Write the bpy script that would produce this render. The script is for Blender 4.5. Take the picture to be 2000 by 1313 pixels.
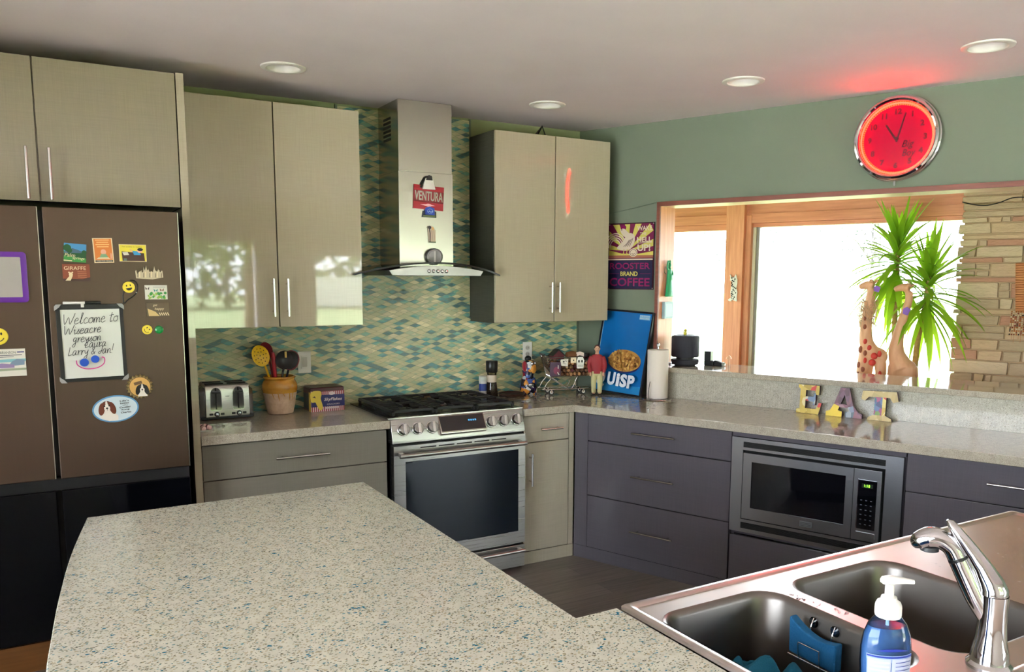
import bpy, bmesh, math, random
from mathutils import Vector, Matrix

# ------------------------------------------------------------------ scene, camera, sky, daylight, exposure
for o in list(bpy.data.objects):
    bpy.data.objects.remove(o)
SC = bpy.context.scene
COL = SC.collection
PI = math.pi


def cam():
    c = bpy.data.cameras.new('camera')
    o = bpy.data.objects.new('camera', c)
    COL.objects.link(o)
    y, p, r = (math.radians(a) for a in (30.6714, -7.5863, 0.3232))
    F = Vector((math.sin(y) * math.cos(p), math.cos(y) * math.cos(p), math.sin(p)))
    Rt = Vector((math.cos(y), -math.sin(y), 0))
    U = Rt.cross(F)
    R2 = Rt * math.cos(r) + U * math.sin(r)
    U2 = -Rt * math.sin(r) + U * math.cos(r)
    m = Matrix((R2, U2, -F)).transposed().to_4x4()
    m.translation = Vector((-3.0361, -4.5523, 1.6297))
    o.matrix_world = m
    c.sensor_fit = 'HORIZONTAL'
    c.sensor_width = 36.0
    c.lens = 1607.66 / 2000 * 36.0
    c.shift_x = -(1042.06 - 1000) / 2000
    c.shift_y = (760.57 - 656.5) / 2000
    c.clip_start = 0.05
    c.clip_end = 300
    SC.camera = o


cam()

W = bpy.data.worlds.new('sky')
SC.world = W
W.use_nodes = True
nt = W.node_tree
nt.nodes.clear()
tc = nt.nodes.new('ShaderNodeTexCoord')
sp = nt.nodes.new('ShaderNodeSeparateXYZ')
cr = nt.nodes.new('ShaderNodeValToRGB')
bg = nt.nodes.new('ShaderNodeBackground')
wo = nt.nodes.new('ShaderNodeOutputWorld')
nt.links.new(tc.outputs['Generated'], sp.inputs[0])
nt.links.new(sp.outputs['Z'], cr.inputs[0])
cr.color_ramp.elements[0].position = 0.0
cr.color_ramp.elements[0].color = (0.93, 0.97, 1.08, 1)
cr.color_ramp.elements[1].position = 0.9
cr.color_ramp.elements[1].color = (0.78, 0.88, 1.0, 1)
nt.links.new(cr.outputs[0], bg.inputs[0])
bg.inputs[1].default_value = 5.0
nt.links.new(bg.outputs[0], wo.inputs[0])

WALL_ROT = math.atan2(-0.92862687, 0.37101501)       # the window wall turns 21.8 degrees off square
WU = Vector((0.37101501, -0.92862687, 0))
WN = Vector((-0.92862687, -0.37101501, 0))           # into the kitchen


def wp(s, off, z):
    return WU * s + WN * off + Vector((0, 0, z))


def portal(name, loc, direction, w, h):
    """daylight of a window opening: guides the sky's light in"""
    l = bpy.data.lights.new(name, 'AREA')
    l.shape = 'RECTANGLE'
    l.size, l.size_y = w, h
    l.cycles.is_portal = True
    o = bpy.data.objects.new(name, l)
    COL.objects.link(o)
    o.location = loc
    o.rotation_euler = Vector(direction).to_track_quat('-Z', 'Y').to_euler()


portal('daylight_portal', wp(0.55, -1.62, 1.4), WN, 3.2, 1.5)
portal('daylight_portal', wp(-1.24, -0.85, 1.4), WU, 1.2, 1.5)
portal('daylight_portal', (-1.55, -7.67, 1.5), (0, 1, 0), 2.1, 1.35)
portal('daylight_portal', (1.4, -7.67, 1.05), (0, 1, 0), 2.4, 1.9)
portal('daylight_portal', (-6.07, -4.6, 1.25), (1, 0, 0), 4.8, 2.3)

SUN = bpy.data.lights.new('sun', 'SUN')              # stands high behind the house, falls through the rear windows
SUN.energy = 50.0
SUN.angle = math.radians(1.0)
SUN.color = (0.98, 0.96, 1.16)
so = bpy.data.objects.new('sun', SUN)
COL.objects.link(so)
so.rotation_euler = Vector((0.62, 0.66, -1.0)).to_track_quat('-Z', 'Y').to_euler()

vs = SC.view_settings
vs.view_transform = 'Standard'
vs.look = 'None'
vs.gamma = 1.0
vs.use_curve_mapping = False
vs.exposure = 2.0
cy = SC.cycles
cy.use_denoising = True
cy.max_bounces = 10
cy.diffuse_bounces = 6
cy.glossy_bounces = 5
cy.transmission_bounces = 8
cy.transparent_max_bounces = 12
cy.sample_clamp_indirect = 6.0
cy.caustics_reflective = False
cy.caustics_refractive = False


# ------------------------------------------------------------------ materials
def lin(c):
    c = c / 255.0
    return c / 12.92 if c <= 0.04045 else ((c + 0.055) / 1.055) ** 2.4


def rgb(r, g, b):
    return (lin(r), lin(g), lin(b), 1)


MATS = {}


def M(name, col=None, rough=0.5, metal=0.0, spec=0.5, coat=0.0, emit=None, es=0.0, trans=0.0, ior=1.45, alpha=1.0, aniso=0.0):
    if name in MATS:
        return MATS[name]
    m = bpy.data.materials.new(name)
    m.use_nodes = True
    b = m.node_tree.nodes['Principled BSDF']
    b.inputs['Base Color'].default_value = rgb(*col)
    b.inputs['Roughness'].default_value = rough
    b.inputs['Metallic'].default_value = metal
    b.inputs['Specular IOR Level'].default_value = spec
    b.inputs['Coat Weight'].default_value = coat
    b.inputs['Coat Roughness'].default_value = 0.03
    b.inputs['IOR'].default_value = ior
    b.inputs['Transmission Weight'].default_value = trans
    b.inputs['Alpha'].default_value = alpha
    b.inputs['Anisotropic'].default_value = aniso
    if emit:
        b.inputs['Emission Color'].default_value = rgb(*emit)
        b.inputs['Emission Strength'].default_value = es
    m.diffuse_color = rgb(*col)
    MATS[name] = m
    return m


class N:
    """small node helper on a material"""

    def __init__(self, m):
        self.t = m.node_tree
        self.b = self.t.nodes['Principled BSDF']

    def new(self, kind, **kw):
        n = self.t.nodes.new(kind)
        for k, v in kw.items():
            setattr(n, k, v)
        return n

    def link(self, a, b):
        self.t.links.new(a, b)

    def obj(self, scale=(1, 1, 1), rot=(0, 0, 0)):
        c = self.new('ShaderNodeTexCoord')
        mp = self.new('ShaderNodeMapping')
        mp.inputs['Scale'].default_value = scale
        mp.inputs['Rotation'].default_value = rot
        self.link(c.outputs['Object'], mp.inputs[0])
        return mp.outputs[0]

    def noise(self, vec, scale, detail=2, rough=0.5):
        n = self.new('ShaderNodeTexNoise')
        n.inputs['Scale'].default_value = scale
        n.inputs['Detail'].default_value = detail
        n.inputs['Roughness'].default_value = rough
        self.link(vec, n.inputs['Vector'])
        return n.outputs['Fac']

    def ramp(self, fac, stops, interp='LINEAR'):
        r = self.new('ShaderNodeValToRGB')
        r.color_ramp.interpolation = interp
        e = r.color_ramp.elements
        while len(e) > 1:
            e.remove(e[-1])
        e[0].position, e[0].color = stops[0][0], rgb(*stops[0][1])
        for p, c in stops[1:]:
            x = e.new(p)
            x.color = rgb(*c)
        self.link(fac, r.inputs[0])
        return r.outputs[0]

    def math(self, op, a, b=None, c=None):
        n = self.new('ShaderNodeMath', operation=op)
        for i, v in enumerate((a, b, c)):
            if v is None:
                continue
            if isinstance(v, (int, float)):
                n.inputs[i].default_value = v
            else:
                self.link(v, n.inputs[i])
        return n.outputs[0]

    def mix(self, fac, a, b, mode='MIX'):
        n = self.new('ShaderNodeMix', data_type='RGBA', blend_type=mode)
        for i, v in ((0, fac), (6, a), (7, b)):
            if isinstance(v, (int, float)):
                n.inputs[i].default_value = v
            elif isinstance(v, tuple):
                n.inputs[i].default_value = v
            else:
                self.link(v, n.inputs[i])
        return n.outputs[2]

    def bump(self, h, strength=0.2, dist=0.01):
        n = self.new('ShaderNodeBump')
        n.inputs['Strength'].default_value = strength
        n.inputs['Distance'].default_value = dist
        self.link(h, n.inputs['Height'])
        self.link(n.outputs[0], self.b.inputs['Normal'])

    def base(self, c):
        self.link(c, self.b.inputs['Base Color'])


def paint(name, col, rough=0.7, bump=0.05):
    m = M(name, col, rough)
    n = N(m)
    v = n.obj()
    f = n.noise(v, 3, 3)
    n.base(n.mix(f, rgb(*[c * 0.965 for c in col]), rgb(*[min(255, c * 1.03) for c in col])))
    n.bump(n.noise(v, 180, 2), bump, 0.002)
    return m


def laminate(name, col, rough, coat, amt=0.03, grain=(260, 260, 6), spec=0.5):
    """lacquered cabinet front with a fine linen grain"""
    m = M(name, col, rough, spec=spec, coat=coat)
    n = N(m)
    a = n.noise(n.obj(grain), 1, 2)
    b = n.noise(n.obj((grain[2] * 1.5, grain[2] * 1.5, grain[0])), 1, 1)
    f = n.math('MULTIPLY_ADD', b, 0.4, n.math('MULTIPLY', a, 0.6))
    n.base(n.ramp(f, [(0.3, [c * (1 - amt) for c in col]), (0.7, [min(255, c * (1 + amt)) for c in col])]))
    return m


def quartz(name, ground, specks, scale, rough=0.12):
    """engineered stone: tight chips of several colours in a pale ground"""
    m = M(name, ground, rough, coat=0.3)
    n = N(m)
    v = n.obj((1, 1.0, 1.0))
    col = n.ramp(n.noise(v, 35, 3), [(0.35, [c * 0.96 for c in ground]), (0.65, [min(255, c * 1.03) for c in ground])])
    for i, (c, sc, keep, size, clump) in enumerate(specks):
        vo = n.new('ShaderNodeTexVoronoi')
        vo.inputs['Scale'].default_value = scale * sc
        mp = n.obj((1, 1.55, 1.2), (0, 0, 0.35 + i))
        n.link(mp, vo.inputs['Vector'])
        se = n.new('ShaderNodeSeparateColor')
        n.link(vo.outputs['Color'], se.inputs[0])
        pick = n.math('LESS_THAN', se.outputs[0], keep)
        rad = n.math('LESS_THAN', vo.outputs['Distance'], n.math('MULTIPLY_ADD', se.outputs[1], size * 0.6, size * 0.4))
        f = n.math('MULTIPLY', pick, rad)
        if clump:
            f = n.math('MULTIPLY', f, n.math('GREATER_THAN', n.noise(v, 9 + 3 * i, 2), clump))
        col = n.mix(f, col, rgb(*c))
    n.base(col)
    return m


def wood(name, c0, c1, scale=(2, 30, 30), rough=0.45, rot=(0, 0, 0)):
    m = M(name, c0, rough)
    n = N(m)
    v = n.obj(scale, rot)
    f = n.noise(v, 1.6, 5, 0.6)
    n.base(n.ramp(f, [(0.3, c0), (0.7, c1)]))
    n.bump(f, 0.08, 0.004)
    return m


def steel(name, col=(190, 188, 184), rough=0.28, grain=(2, 2, 320), spec=0.5):
    m = M(name, col, rough, 1.0)
    n = N(m)
    f = n.noise(n.obj(grain), 1, 2)
    r = n.math('MULTIPLY_ADD', f, 0.04, rough - 0.02)
    n.link(r, n.b.inputs['Roughness'])
    n.base(n.ramp(f, [(0.3, [c * 0.985 for c in col]), (0.7, col)]))
    return m


def tiles():
    """glass mosaic of long pointed chips in offset rows"""
    m = M('glass_mosaic', (150, 160, 120), 0.3)
    n = N(m)
    c = n.new('ShaderNodeTexCoord')
    s = n.new('ShaderNodeSeparateXYZ')
    n.link(c.outputs['Object'], s.inputs[0])
    u = n.math('DIVIDE', s.outputs[0], 0.068)
    v = n.math('DIVIDE', s.outputs[2], 0.0140)
    ra = n.math('FLOOR', v)
    dv = n.math('SUBTRACT', v, ra)

    def chip(row):
        """cell number and half height, at this point, of the chip of a row (rows are staggered and interlock)"""
        uu = n.math('ADD', u, n.math('MULTIPLY', n.math('FLOORED_MODULO', row, 2.0), 0.5))
        cell = n.math('FLOOR', uu)
        du = n.math('SUBTRACT', n.math('SUBTRACT', uu, cell), 0.5)
        half = n.math('MULTIPLY_ADD', n.math('COSINE', n.math('MULTIPLY', du, 2 * PI)), 0.34, 0.5)
        return cell, half, du

    rb = n.math('ADD', ra, 1.0)
    ca, ha, da = chip(ra)
    cb, hb, db = chip(rb)
    in_a = n.math('LESS_THAN', dv, ha)
    gap = n.math('ABSOLUTE', n.math('SUBTRACT', dv, ha))
    mask = n.math('GREATER_THAN', gap, 0.055)
    ends = n.math('LESS_THAN', n.math('ABSOLUTE', n.math('ADD', n.math('MULTIPLY', in_a, da), n.math('MULTIPLY', n.math('SUBTRACT', 1.0, in_a), db))), 0.488)
    mask = n.math('MULTIPLY', mask, ends)
    fu = n.math('ADD', n.math('MULTIPLY', in_a, da), n.math('MULTIPLY', n.math('SUBTRACT', 1.0, in_a), db))
    cell = n.math('ADD', n.math('MULTIPLY', in_a, ca), n.math('MULTIPLY', n.math('SUBTRACT', 1.0, in_a), cb))
    row = n.math('SUBTRACT', rb, in_a)
    cv = n.new('ShaderNodeCombineXYZ')
    n.link(cell, cv.inputs[0])
    n.link(row, cv.inputs[1])
    wn = n.new('ShaderNodeTexWhiteNoise', noise_dimensions='2D')
    n.link(cv.outputs[0], wn.inputs['Vector'])
    big = n.noise(n.obj((1.0, 1.0, 2.6)), 5.5, 2)
    pick = n.math('ADD', wn.outputs['Value'], n.math('MULTIPLY', n.math('SUBTRACT', big, 0.5), 1.15))
    col = n.ramp(pick, [(0.0, (4, 92, 104)), (0.10, (10, 122, 132)), (0.19, (40, 142, 144)), (0.25, (112, 168, 148)),
                        (0.31, (176, 180, 136)), (0.50, (194, 188, 144)), (0.70, (160, 174, 138)), (0.85, (202, 194, 156)), (0.96, (226, 216, 176))], 'CONSTANT')
    f2 = n.noise(n.obj((40, 40, 90)), 1, 2)
    col = n.mix(n.math('MULTIPLY', f2, 0.25), col, rgb(225, 215, 170))
    n.base(n.mix(mask, rgb(150, 150, 116), col))
    n.link(n.math('MULTIPLY_ADD', mask, -0.36, 0.66), n.b.inputs['Roughness'])
    tilt = n.math('MULTIPLY', n.math('SUBTRACT', wn.outputs['Value'], 0.5), n.math('MULTIPLY', fu, 0.8))
    n.bump(n.math('ADD', n.math('MULTIPLY', mask, 0.5), tilt), 0.5, 0.004)
    return m


def planks():
    m = M('grey_plank_floor', (112, 104, 98), 0.34)
    n = N(m)
    v = n.obj((1, 1, 1), (0, 0, PI / 2))
    br = n.new('ShaderNodeTexBrick')
    br.inputs['Scale'].default_value = 1
    br.inputs['Brick Width'].default_value = 1.1
    br.inputs['Row Height'].default_value = 0.15
    br.inputs['Mortar Size'].default_value = 0.0016
    br.inputs['Color1'].default_value = rgb(118, 108, 100)
    br.inputs['Color2'].default_value = rgb(88, 80, 75)
    br.inputs['Mortar'].default_value = rgb(40, 36, 34)
    n.link(n.obj(), br.inputs['Vector'])
    g = n.noise(n.obj((1.5, 28, 1)), 2, 5, 0.65)
    n.base(n.mix(0.55, br.outputs['Color'], n.ramp(g, [(0.3, (66, 60, 56)), (0.7, (140, 130, 120))]), 'MULTIPLY'))
    n.base(n.mix(0.45, br.outputs['Color'], n.ramp(g, [(0.3, (70, 63, 58)), (0.7, (142, 132, 122))])))
    return m


def pane_glass(name='window_glass'):
    if name in MATS:
        return MATS[name]
    m = bpy.data.materials.new(name)
    m.use_nodes = True
    t = m.node_tree
    t.nodes.clear()
    out = t.nodes.new('ShaderNodeOutputMaterial')
    mx = t.nodes.new('ShaderNodeMixShader')
    tr = t.nodes.new('ShaderNodeBsdfTransparent')
    gl = t.nodes.new('ShaderNodeBsdfGlossy')
    fr = t.nodes.new('ShaderNodeFresnel')
    fr.inputs[0].default_value = 1.45
    tr.inputs[0].default_value = (0.95, 0.97, 0.96, 1)
    gl.inputs['Roughness'].default_value = 0.02
    t.links.new(fr.outputs[0], mx.inputs[0])
    t.links.new(tr.outputs[0], mx.inputs[1])
    t.links.new(gl.outputs[0], mx.inputs[2])
    t.links.new(mx.outputs[0], out.inputs[0])
    MATS[name] = m
    return m


def tint_glass(name, col, rough=0.02):
    """thin coloured glass"""
    if name in MATS:
        return MATS[name]
    m = pane_glass(name)
    m.node_tree.nodes['Transparent BSDF'].inputs[0].default_value = rgb(*col)
    m.node_tree.nodes['Glossy BSDF'].inputs['Roughness'].default_value = rough
    return m


# ------------------------------------------------------------------ geometry builder
def cr_spline(pts, n=6, closed=False):
    pts = [Vector(p) for p in pts]
    out = []
    k = len(pts)
    rng = range(k if closed else k - 1)
    for i in rng:
        if closed:
            p0, p1, p2, p3 = pts[(i - 1) % k], pts[i], pts[(i + 1) % k], pts[(i + 2) % k]
        else:
            p0, p1, p2, p3 = pts[max(i - 1, 0)], pts[i], pts[i + 1], pts[min(i + 2, k - 1)]
        for j in range(n):
            t = j / n
            out.append(0.5 * ((2 * p1) + (p2 - p0) * t + (2 * p0 - 5 * p1 + 4 * p2 - p3) * t * t + (3 * p1 - p0 - 3 * p2 + p3) * t ** 3))
    if not closed:
        out.append(pts[-1])
    return out


def circle2(cx, cz, rx, rz=None, n=28, a0=0.0, a1=2 * PI):
    rz = rx if rz is None else rz
    full = abs(a1 - a0 - 2 * PI) < 1e-6
    k = n if full else n + 1
    return [(cx + rx * math.cos(a0 + (a1 - a0) * i / n), cz + rz * math.sin(a0 + (a1 - a0) * i / n)) for i in range(k)]


def rrect(x0, x1, y0, y1, r, n=6):
    out = []
    for cx, cy_, a in ((x1 - r, y1 - r, 0), (x0 + r, y1 - r, PI / 2), (x0 + r, y0 + r, PI), (x1 - r, y0 + r, 1.5 * PI)):
        for i in range(n + 1):
            t = a + PI / 2 * i / n
            out.append((cx + r * math.cos(t), cy_ + r * math.sin(t)))
    return out


FONTS = {}


class G:
    """collects shapes, each face with a material, and links them as ONE mesh object"""

    def __init__(self, mat=None):
        self.v, self.f, self.m = [], [], []
        self.mat = mat
        self.xf = None
        self.ly = 0.0

    def add(self, vs, fs, mat=None):
        b = len(self.v)
        x = self.xf
        for p in vs:
            p = Vector(p)
            self.v.append(x @ p if x else p)
        for f in fs:
            self.f.append([b + i for i in f])
            self.m.append(mat or self.mat)
        return self

    def box(self, x0, x1, y0, y1, z0, z1, mat=None):
        vs = [(x, y, z) for x in (x0, x1) for y in (y0, y1) for z in (z0, z1)]
        return self.add(vs, [(0, 1, 3, 2), (4, 6, 7, 5), (0, 4, 5, 1), (2, 3, 7, 6), (0, 2, 6, 4), (1, 5, 7, 3)], mat)

    def prism(self, poly, a, b, axis='y', mat=None, top=None):
        """polygon (in xz for axis y, xy for z, yz for x) swept from a to b"""
        n = len(poly)

        def P(p, t):
            return {'y': (p[0], t, p[1]), 'z': (p[0], p[1], t), 'x': (t, p[0], p[1])}[axis]
        q = top or poly
        vs = [P(p, a) for p in poly] + [P(p, b) for p in q]
        fs = [tuple(range(n)), tuple(range(2 * n - 1, n - 1, -1))]
        fs += [(i, i + n, (i + 1) % n + n, (i + 1) % n) for i in range(n)]
        return self.add(vs, fs, mat)

    def loft(self, rings, mat=None, cap0=True, cap1=True, closed=True):
        n = len(rings[0])
        vs = [p for r in rings for p in r]
        fs = []
        for k in range(len(rings) - 1):
            for i in range(n if closed else n - 1):
                j = (i + 1) % n
                fs.append((k * n + i, k * n + j, (k + 1) * n + j, (k + 1) * n + i))
        if cap0:
            fs.append(tuple(range(n - 1, -1, -1)))
        if cap1:
            fs.append(tuple((len(rings) - 1) * n + i for i in range(n)))
        return self.add(vs, fs, mat)

    def lathe(self, prof, seg=24, c=(0, 0, 0), axis='z', mat=None, cap0=True, cap1=True, sx=1.0, sy=1.0):
        rings = []
        for r, z in prof:
            ring = []
            for i in range(seg):
                a = 2 * PI * i / seg
                x, y = r * math.cos(a) * sx, r * math.sin(a) * sy
                p = {'z': (x, y, z), 'y': (x, z, y), 'x': (z, x, y)}[axis]
                ring.append((p[0] + c[0], p[1] + c[1], p[2] + c[2]))
            rings.append(ring)
        return self.loft(rings, mat, cap0 and prof[0][0] > 1e-6, cap1 and prof[-1][0] > 1e-6)

    def cyl(self, c, r, h, axis='z', seg=20, mat=None):
        return self.lathe([(r, 0), (r, h)], seg, c, axis, mat)

    def tube(self, pts, r, seg=8, mat=None, closed=False, flat=1.0, up=None):
        pts = [Vector(p) for p in pts]
        k = len(pts)
        rs = r if isinstance(r, (list, tuple)) else [r] * k
        if len(rs) != k:
            rs = [rs[0] + (rs[-1] - rs[0]) * i / (k - 1) for i in range(k)] if len(rs) == 2 else \
                [rs[min(int(i / (k - 1) * (len(rs) - 1)), len(rs) - 2)] * (1 - (i / (k - 1) * (len(rs) - 1) - min(int(i / (k - 1) * (len(rs) - 1)), len(rs) - 2)))
                 + rs[min(int(i / (k - 1) * (len(rs) - 1)), len(rs) - 2) + 1] * (i / (k - 1) * (len(rs) - 1) - min(int(i / (k - 1) * (len(rs) - 1)), len(rs) - 2)) for i in range(k)]
        rings, nrm = [], None
        for i in range(k):
            t = (pts[(i + 1) % k] - pts[i - 1]) if closed else (pts[min(i + 1, k - 1)] - pts[max(i - 1, 0)])
            if t.length < 1e-9:
                t = Vector((0, 0, 1))
            t.normalize()
            if nrm is None:
                u = Vector(up) if up else (Vector((0, 0, 1)) if abs(t.z) < 0.9 else Vector((1, 0, 0)))
                nrm = (u - t * u.dot(t)).normalized()
            else:
                nrm = nrm - t * nrm.dot(t)
                nrm = nrm.normalized() if nrm.length > 1e-6 else t.orthogonal().normalized()
            bn = t.cross(nrm)
            rings.append([pts[i] + nrm * (rs[i] * math.cos(2 * PI * j / seg)) + bn * (rs[i] * flat * math.sin(2 * PI * j / seg)) for j in range(seg)])
        if closed:
            rings.append(rings[0])
        return self.loft(rings, mat, not closed, not closed)

    def ball(self, c, r, seg=16, rings=10, mat=None):
        rx, ry, rz = (r, r, r) if isinstance(r, (int, float)) else r
        vs = [(c[0], c[1], c[2] - rz)]
        for k in range(1, rings):
            a = -PI / 2 + PI * k / rings
            for i in range(seg):
                b = 2 * PI * i / seg
                vs.append((c[0] + rx * math.cos(a) * math.cos(b), c[1] + ry * math.cos(a) * math.sin(b), c[2] + rz * math.sin(a)))
        vs.append((c[0], c[1], c[2] + rz))
        fs = [(0, 1 + (i + 1) % seg, 1 + i) for i in range(seg)]
        for k in range(rings - 2):
            for i in range(seg):
                a, b = 1 + k * seg + i, 1 + k * seg + (i + 1) % seg
                fs.append((a, b, b + seg, a + seg))
        t = len(vs) - 1
        o = 1 + (rings - 2) * seg
        fs += [(t, o + i, o + (i + 1) % seg) for i in range(seg)]
        return self.add(vs, fs, mat)

    # flat printing on a front face (towards -y); each call lies a hair in front of the last
    def face(self, pts, mat, y=None):
        if y is None:
            self.ly -= 0.00025
            y = self.ly
        return self.add([(p[0], y, p[1]) for p in pts], [tuple(range(len(pts)))], mat)

    def rect(self, x0, x1, z0, z1, mat):
        return self.face([(x0, z0), (x1, z0), (x1, z1), (x0, z1)], mat)

    def ell(self, cx, cz, rx, rz, mat, rot=0.0, n=24):
        c, s = math.cos(rot), math.sin(rot)
        return self.face([(cx + x * c - z * s, cz + x * s + z * c) for x, z in circle2(0, 0, rx, rz, n)], mat)

    def ring(self, cx, cz, r0, r1, mat, n=36, sz=1.0, a0=0.0, a1=2 * PI):
        self.ly -= 0.00025
        vs, fs = [], []
        for i in range(n + 1):
            a = a0 + (a1 - a0) * i / n
            for r in (r0, r1):
                vs.append((cx + r * math.cos(a), self.ly, cz + r * math.sin(a) * sz))
        for i in range(n):
            fs.append((2 * i, 2 * i + 1, 2 * i + 3, 2 * i + 2))
        return self.add(vs, fs, mat)

    def line(self, pts, w, mat):
        """a painted stroke of width w through 2d points"""
        self.ly -= 0.00025
        pts = [Vector((p[0], p[1])) for p in pts]
        vs, fs = [], []
        for i, p in enumerate(pts):
            t = pts[min(i + 1, len(pts) - 1)] - pts[max(i - 1, 0)]
            if t.length < 1e-9:
                t = Vector((1, 0))
            t.normalize()
            nn = Vector((-t.y, t.x)) * w / 2
            vs += [(p.x + nn.x, self.ly, p.y + nn.y), (p.x - nn.x, self.ly, p.y - nn.y)]
        for i in range(len(pts) - 1):
            fs.append((2 * i, 2 * i + 1, 2 * i + 3, 2 * i + 2))
        return self.add(vs, fs, mat)

    def text(self, body, cx, cz, size, mat, width=None, bold=0.0, shear=0.0, rot=0.0, depth=0.0, y=None):
        """lettering centred on cx, cz; size = cap height; width squeezes to fit"""
        key = (body, bold, shear, depth > 0)
        if key not in FONTS:
            cu = bpy.data.curves.new('lettering', 'FONT')
            cu.body = body
            cu.align_x = 'CENTER'
            cu.align_y = 'CENTER'
            cu.offset = bold
            cu.shear = shear
            cu.resolution_u = 3
            cu.extrude = 0.1 if depth > 0 else 0.0
            ob = bpy.data.objects.new('lettering', cu)
            COL.objects.link(ob)
            dg = bpy.context.evaluated_depsgraph_get()
            me = bpy.data.meshes.new_from_object(ob.evaluated_get(dg))
            FONTS[key] = ([tuple(v.co) for v in me.vertices], [tuple(p.vertices) for p in me.polygons])
            bpy.data.objects.remove(ob)
            bpy.data.meshes.remove(me)
            bpy.data.curves.remove(cu)
        vs, fs = FONTS[key]
        if not vs:
            return self
        xs = [p[0] for p in vs]
        zs = [p[1] for p in vs]
        mx, mz = (min(xs) + max(xs)) / 2, (min(zs) + max(zs)) / 2
        k = size / max(max(zs) - min(zs), 1e-6)
        kx = width / (max(xs) - min(xs)) if width else k
        if y is None:
            self.ly -= 0.0003
            y = self.ly
        c, s = math.cos(rot), math.sin(rot)
        out = []
        for p in vs:
            a, b = (p[0] - mx) * kx, (p[1] - mz) * k
            out.append((cx + a * c - b * s, y - p[2] * depth / 0.1, cz + a * s + b * c))
        return self.add(out, fs, mat)

    def build(self, name, parent=None, loc=(0, 0, 0), rot=(0, 0, 0), bev=0.0, seg=2, angle=38, sub=0, remesh=0.0, smooth=0):
        me = bpy.data.meshes.new(name)
        me.from_pydata([tuple(p) for p in self.v], [], self.f)
        mats = []
        idx = []
        for m in self.m:
            if m not in mats:
                mats.append(m)
            idx.append(mats.index(m))
        for m in mats:
            me.materials.append(m)
        me.polygons.foreach_set('material_index', idx)
        bm = bmesh.new()
        bm.from_mesh(me)
        bmesh.ops.recalc_face_normals(bm, faces=bm.faces)
        bm.to_mesh(me)
        bm.free()
        me.polygons.foreach_set('use_smooth', [True] * len(me.polygons))
        me.set_sharp_from_angle(angle=math.radians(angle))
        o = bpy.data.objects.new(name, me)
        COL.objects.link(o)
        o.parent = parent
        o.location = loc
        o.rotation_euler = rot
        if bev:
            b = o.modifiers.new('edge', 'BEVEL')
            b.width = bev
            b.segments = seg
            b.limit_method = 'ANGLE'
            b.angle_limit = math.radians(40)
            b.harden_normals = True
        if remesh:
            r = o.modifiers.new('skin', 'REMESH')
            r.mode = 'VOXEL'
            r.voxel_size = remesh
            r.use_smooth_shade = True
            if smooth:
                s = o.modifiers.new('soft', 'SMOOTH')
                s.factor = 0.6
                s.iterations = smooth
        if sub:
            s = o.modifiers.new('round', 'SUBSURF')
            s.levels = s.render_levels = sub
        return o


def tag(o, label, cat, group=None):
    o['label'] = label
    o['category'] = cat
    if group:
        o['group'] = group
    return o


def thing(name, label, cat, loc=(0, 0, 0), rz=0.0, group=None, rot=None):
    o = bpy.data.objects.new(name, None)
    o.empty_display_size = 0.05
    COL.objects.link(o)
    o.location = loc
    o.rotation_euler = rot or (0, 0, rz)
    return tag(o, label, cat, group)


def struct(o):
    o['kind'] = 'structure'
    return o


def dup(root, loc=None, label=None, rz=None):
    r = root.copy()
    COL.objects.link(r)
    if loc is not None:
        r.location = loc
    if rz is not None:
        r.rotation_euler = (0, 0, rz)
    if label:
        r['label'] = label
    for ch in root.children:
        c = ch.copy()
        COL.objects.link(c)
        c.parent = r
        for g in ch.children:
            d = g.copy()
            COL.objects.link(d)
            d.parent = c
    return r


def holed(g, outer, holes, z, mat=None):
    """flat plate at height z with holes, filled"""
    bm = bmesh.new()
    for loop in [outer] + holes:
        vs = [bm.verts.new((p[0], p[1], z)) for p in loop]
        for i in range(len(vs)):
            bm.edges.new((vs[i], vs[(i + 1) % len(vs)]))
    bmesh.ops.triangle_fill(bm, use_beauty=True, edges=bm.edges[:])
    bm.verts.ensure_lookup_table()
    for i, v in enumerate(bm.verts):
        v.index = i
    g.add([v.co.copy() for v in bm.verts], [[v.index for v in f.verts] for f in bm.faces], mat)
    bm.free()
    return g


# ------------------------------------------------------------------ materials used by the setting
CEIL_Z = 2.576
m_ceil = paint('ceiling_paint', (222, 210, 208), 0.8)
m_back = paint('back_wall_paint', (140, 146, 106), 0.75)
m_sage = paint('sage_wall_paint', (108, 118, 101), 0.75)
m_cream = paint('cream_wall_paint', (226, 220, 208), 0.8)
m_tile = tiles()
m_floor = planks()
m_oak = wood('honey_wood', (204, 132, 96), (226, 160, 122), (40, 40, 2.5), 0.45)
m_oakh = wood('honey_wood_rail', (198, 126, 92), (222, 152, 116), (2.5, 40, 40), 0.45)
m_trim = wood('shaded_honey_wood', (104, 56, 44), (128, 70, 54), (3, 40, 40), 0.5)  # front edges of the honey wood boards, their shadow put into the colour
m_white = M('white_paint', (228, 226, 220), 0.5)
m_glass = pane_glass()
m_perim = quartz('grey_quartz', (172, 164, 148), [((128, 120, 106), 1.0, 0.45, 0.5, 0), ((205, 198, 184), 1.3, 0.35, 0.5, 0)], 260, 0.08)
m_upst = quartz('grey_quartz_upstand', (176, 172, 158), [((132, 128, 112), 1.0, 0.5, 0.5, 0), ((208, 204, 190), 1.3, 0.35, 0.5, 0)], 230, 0.25)
m_isle = quartz('recycled_glass_quartz', (204, 204, 188),
                [((168, 160, 132), 0.8, 0.4, 0.55, 0), ((104, 108, 92), 1.0, 0.34, 0.48, 0), ((52, 56, 50), 1.25, 0.12, 0.5, 0), ((96, 140, 146), 0.85, 0.10, 0.55, 0), ((12, 104, 132), 0.70, 0.26, 0.62, 0.60)], 165, 0.22)

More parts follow.
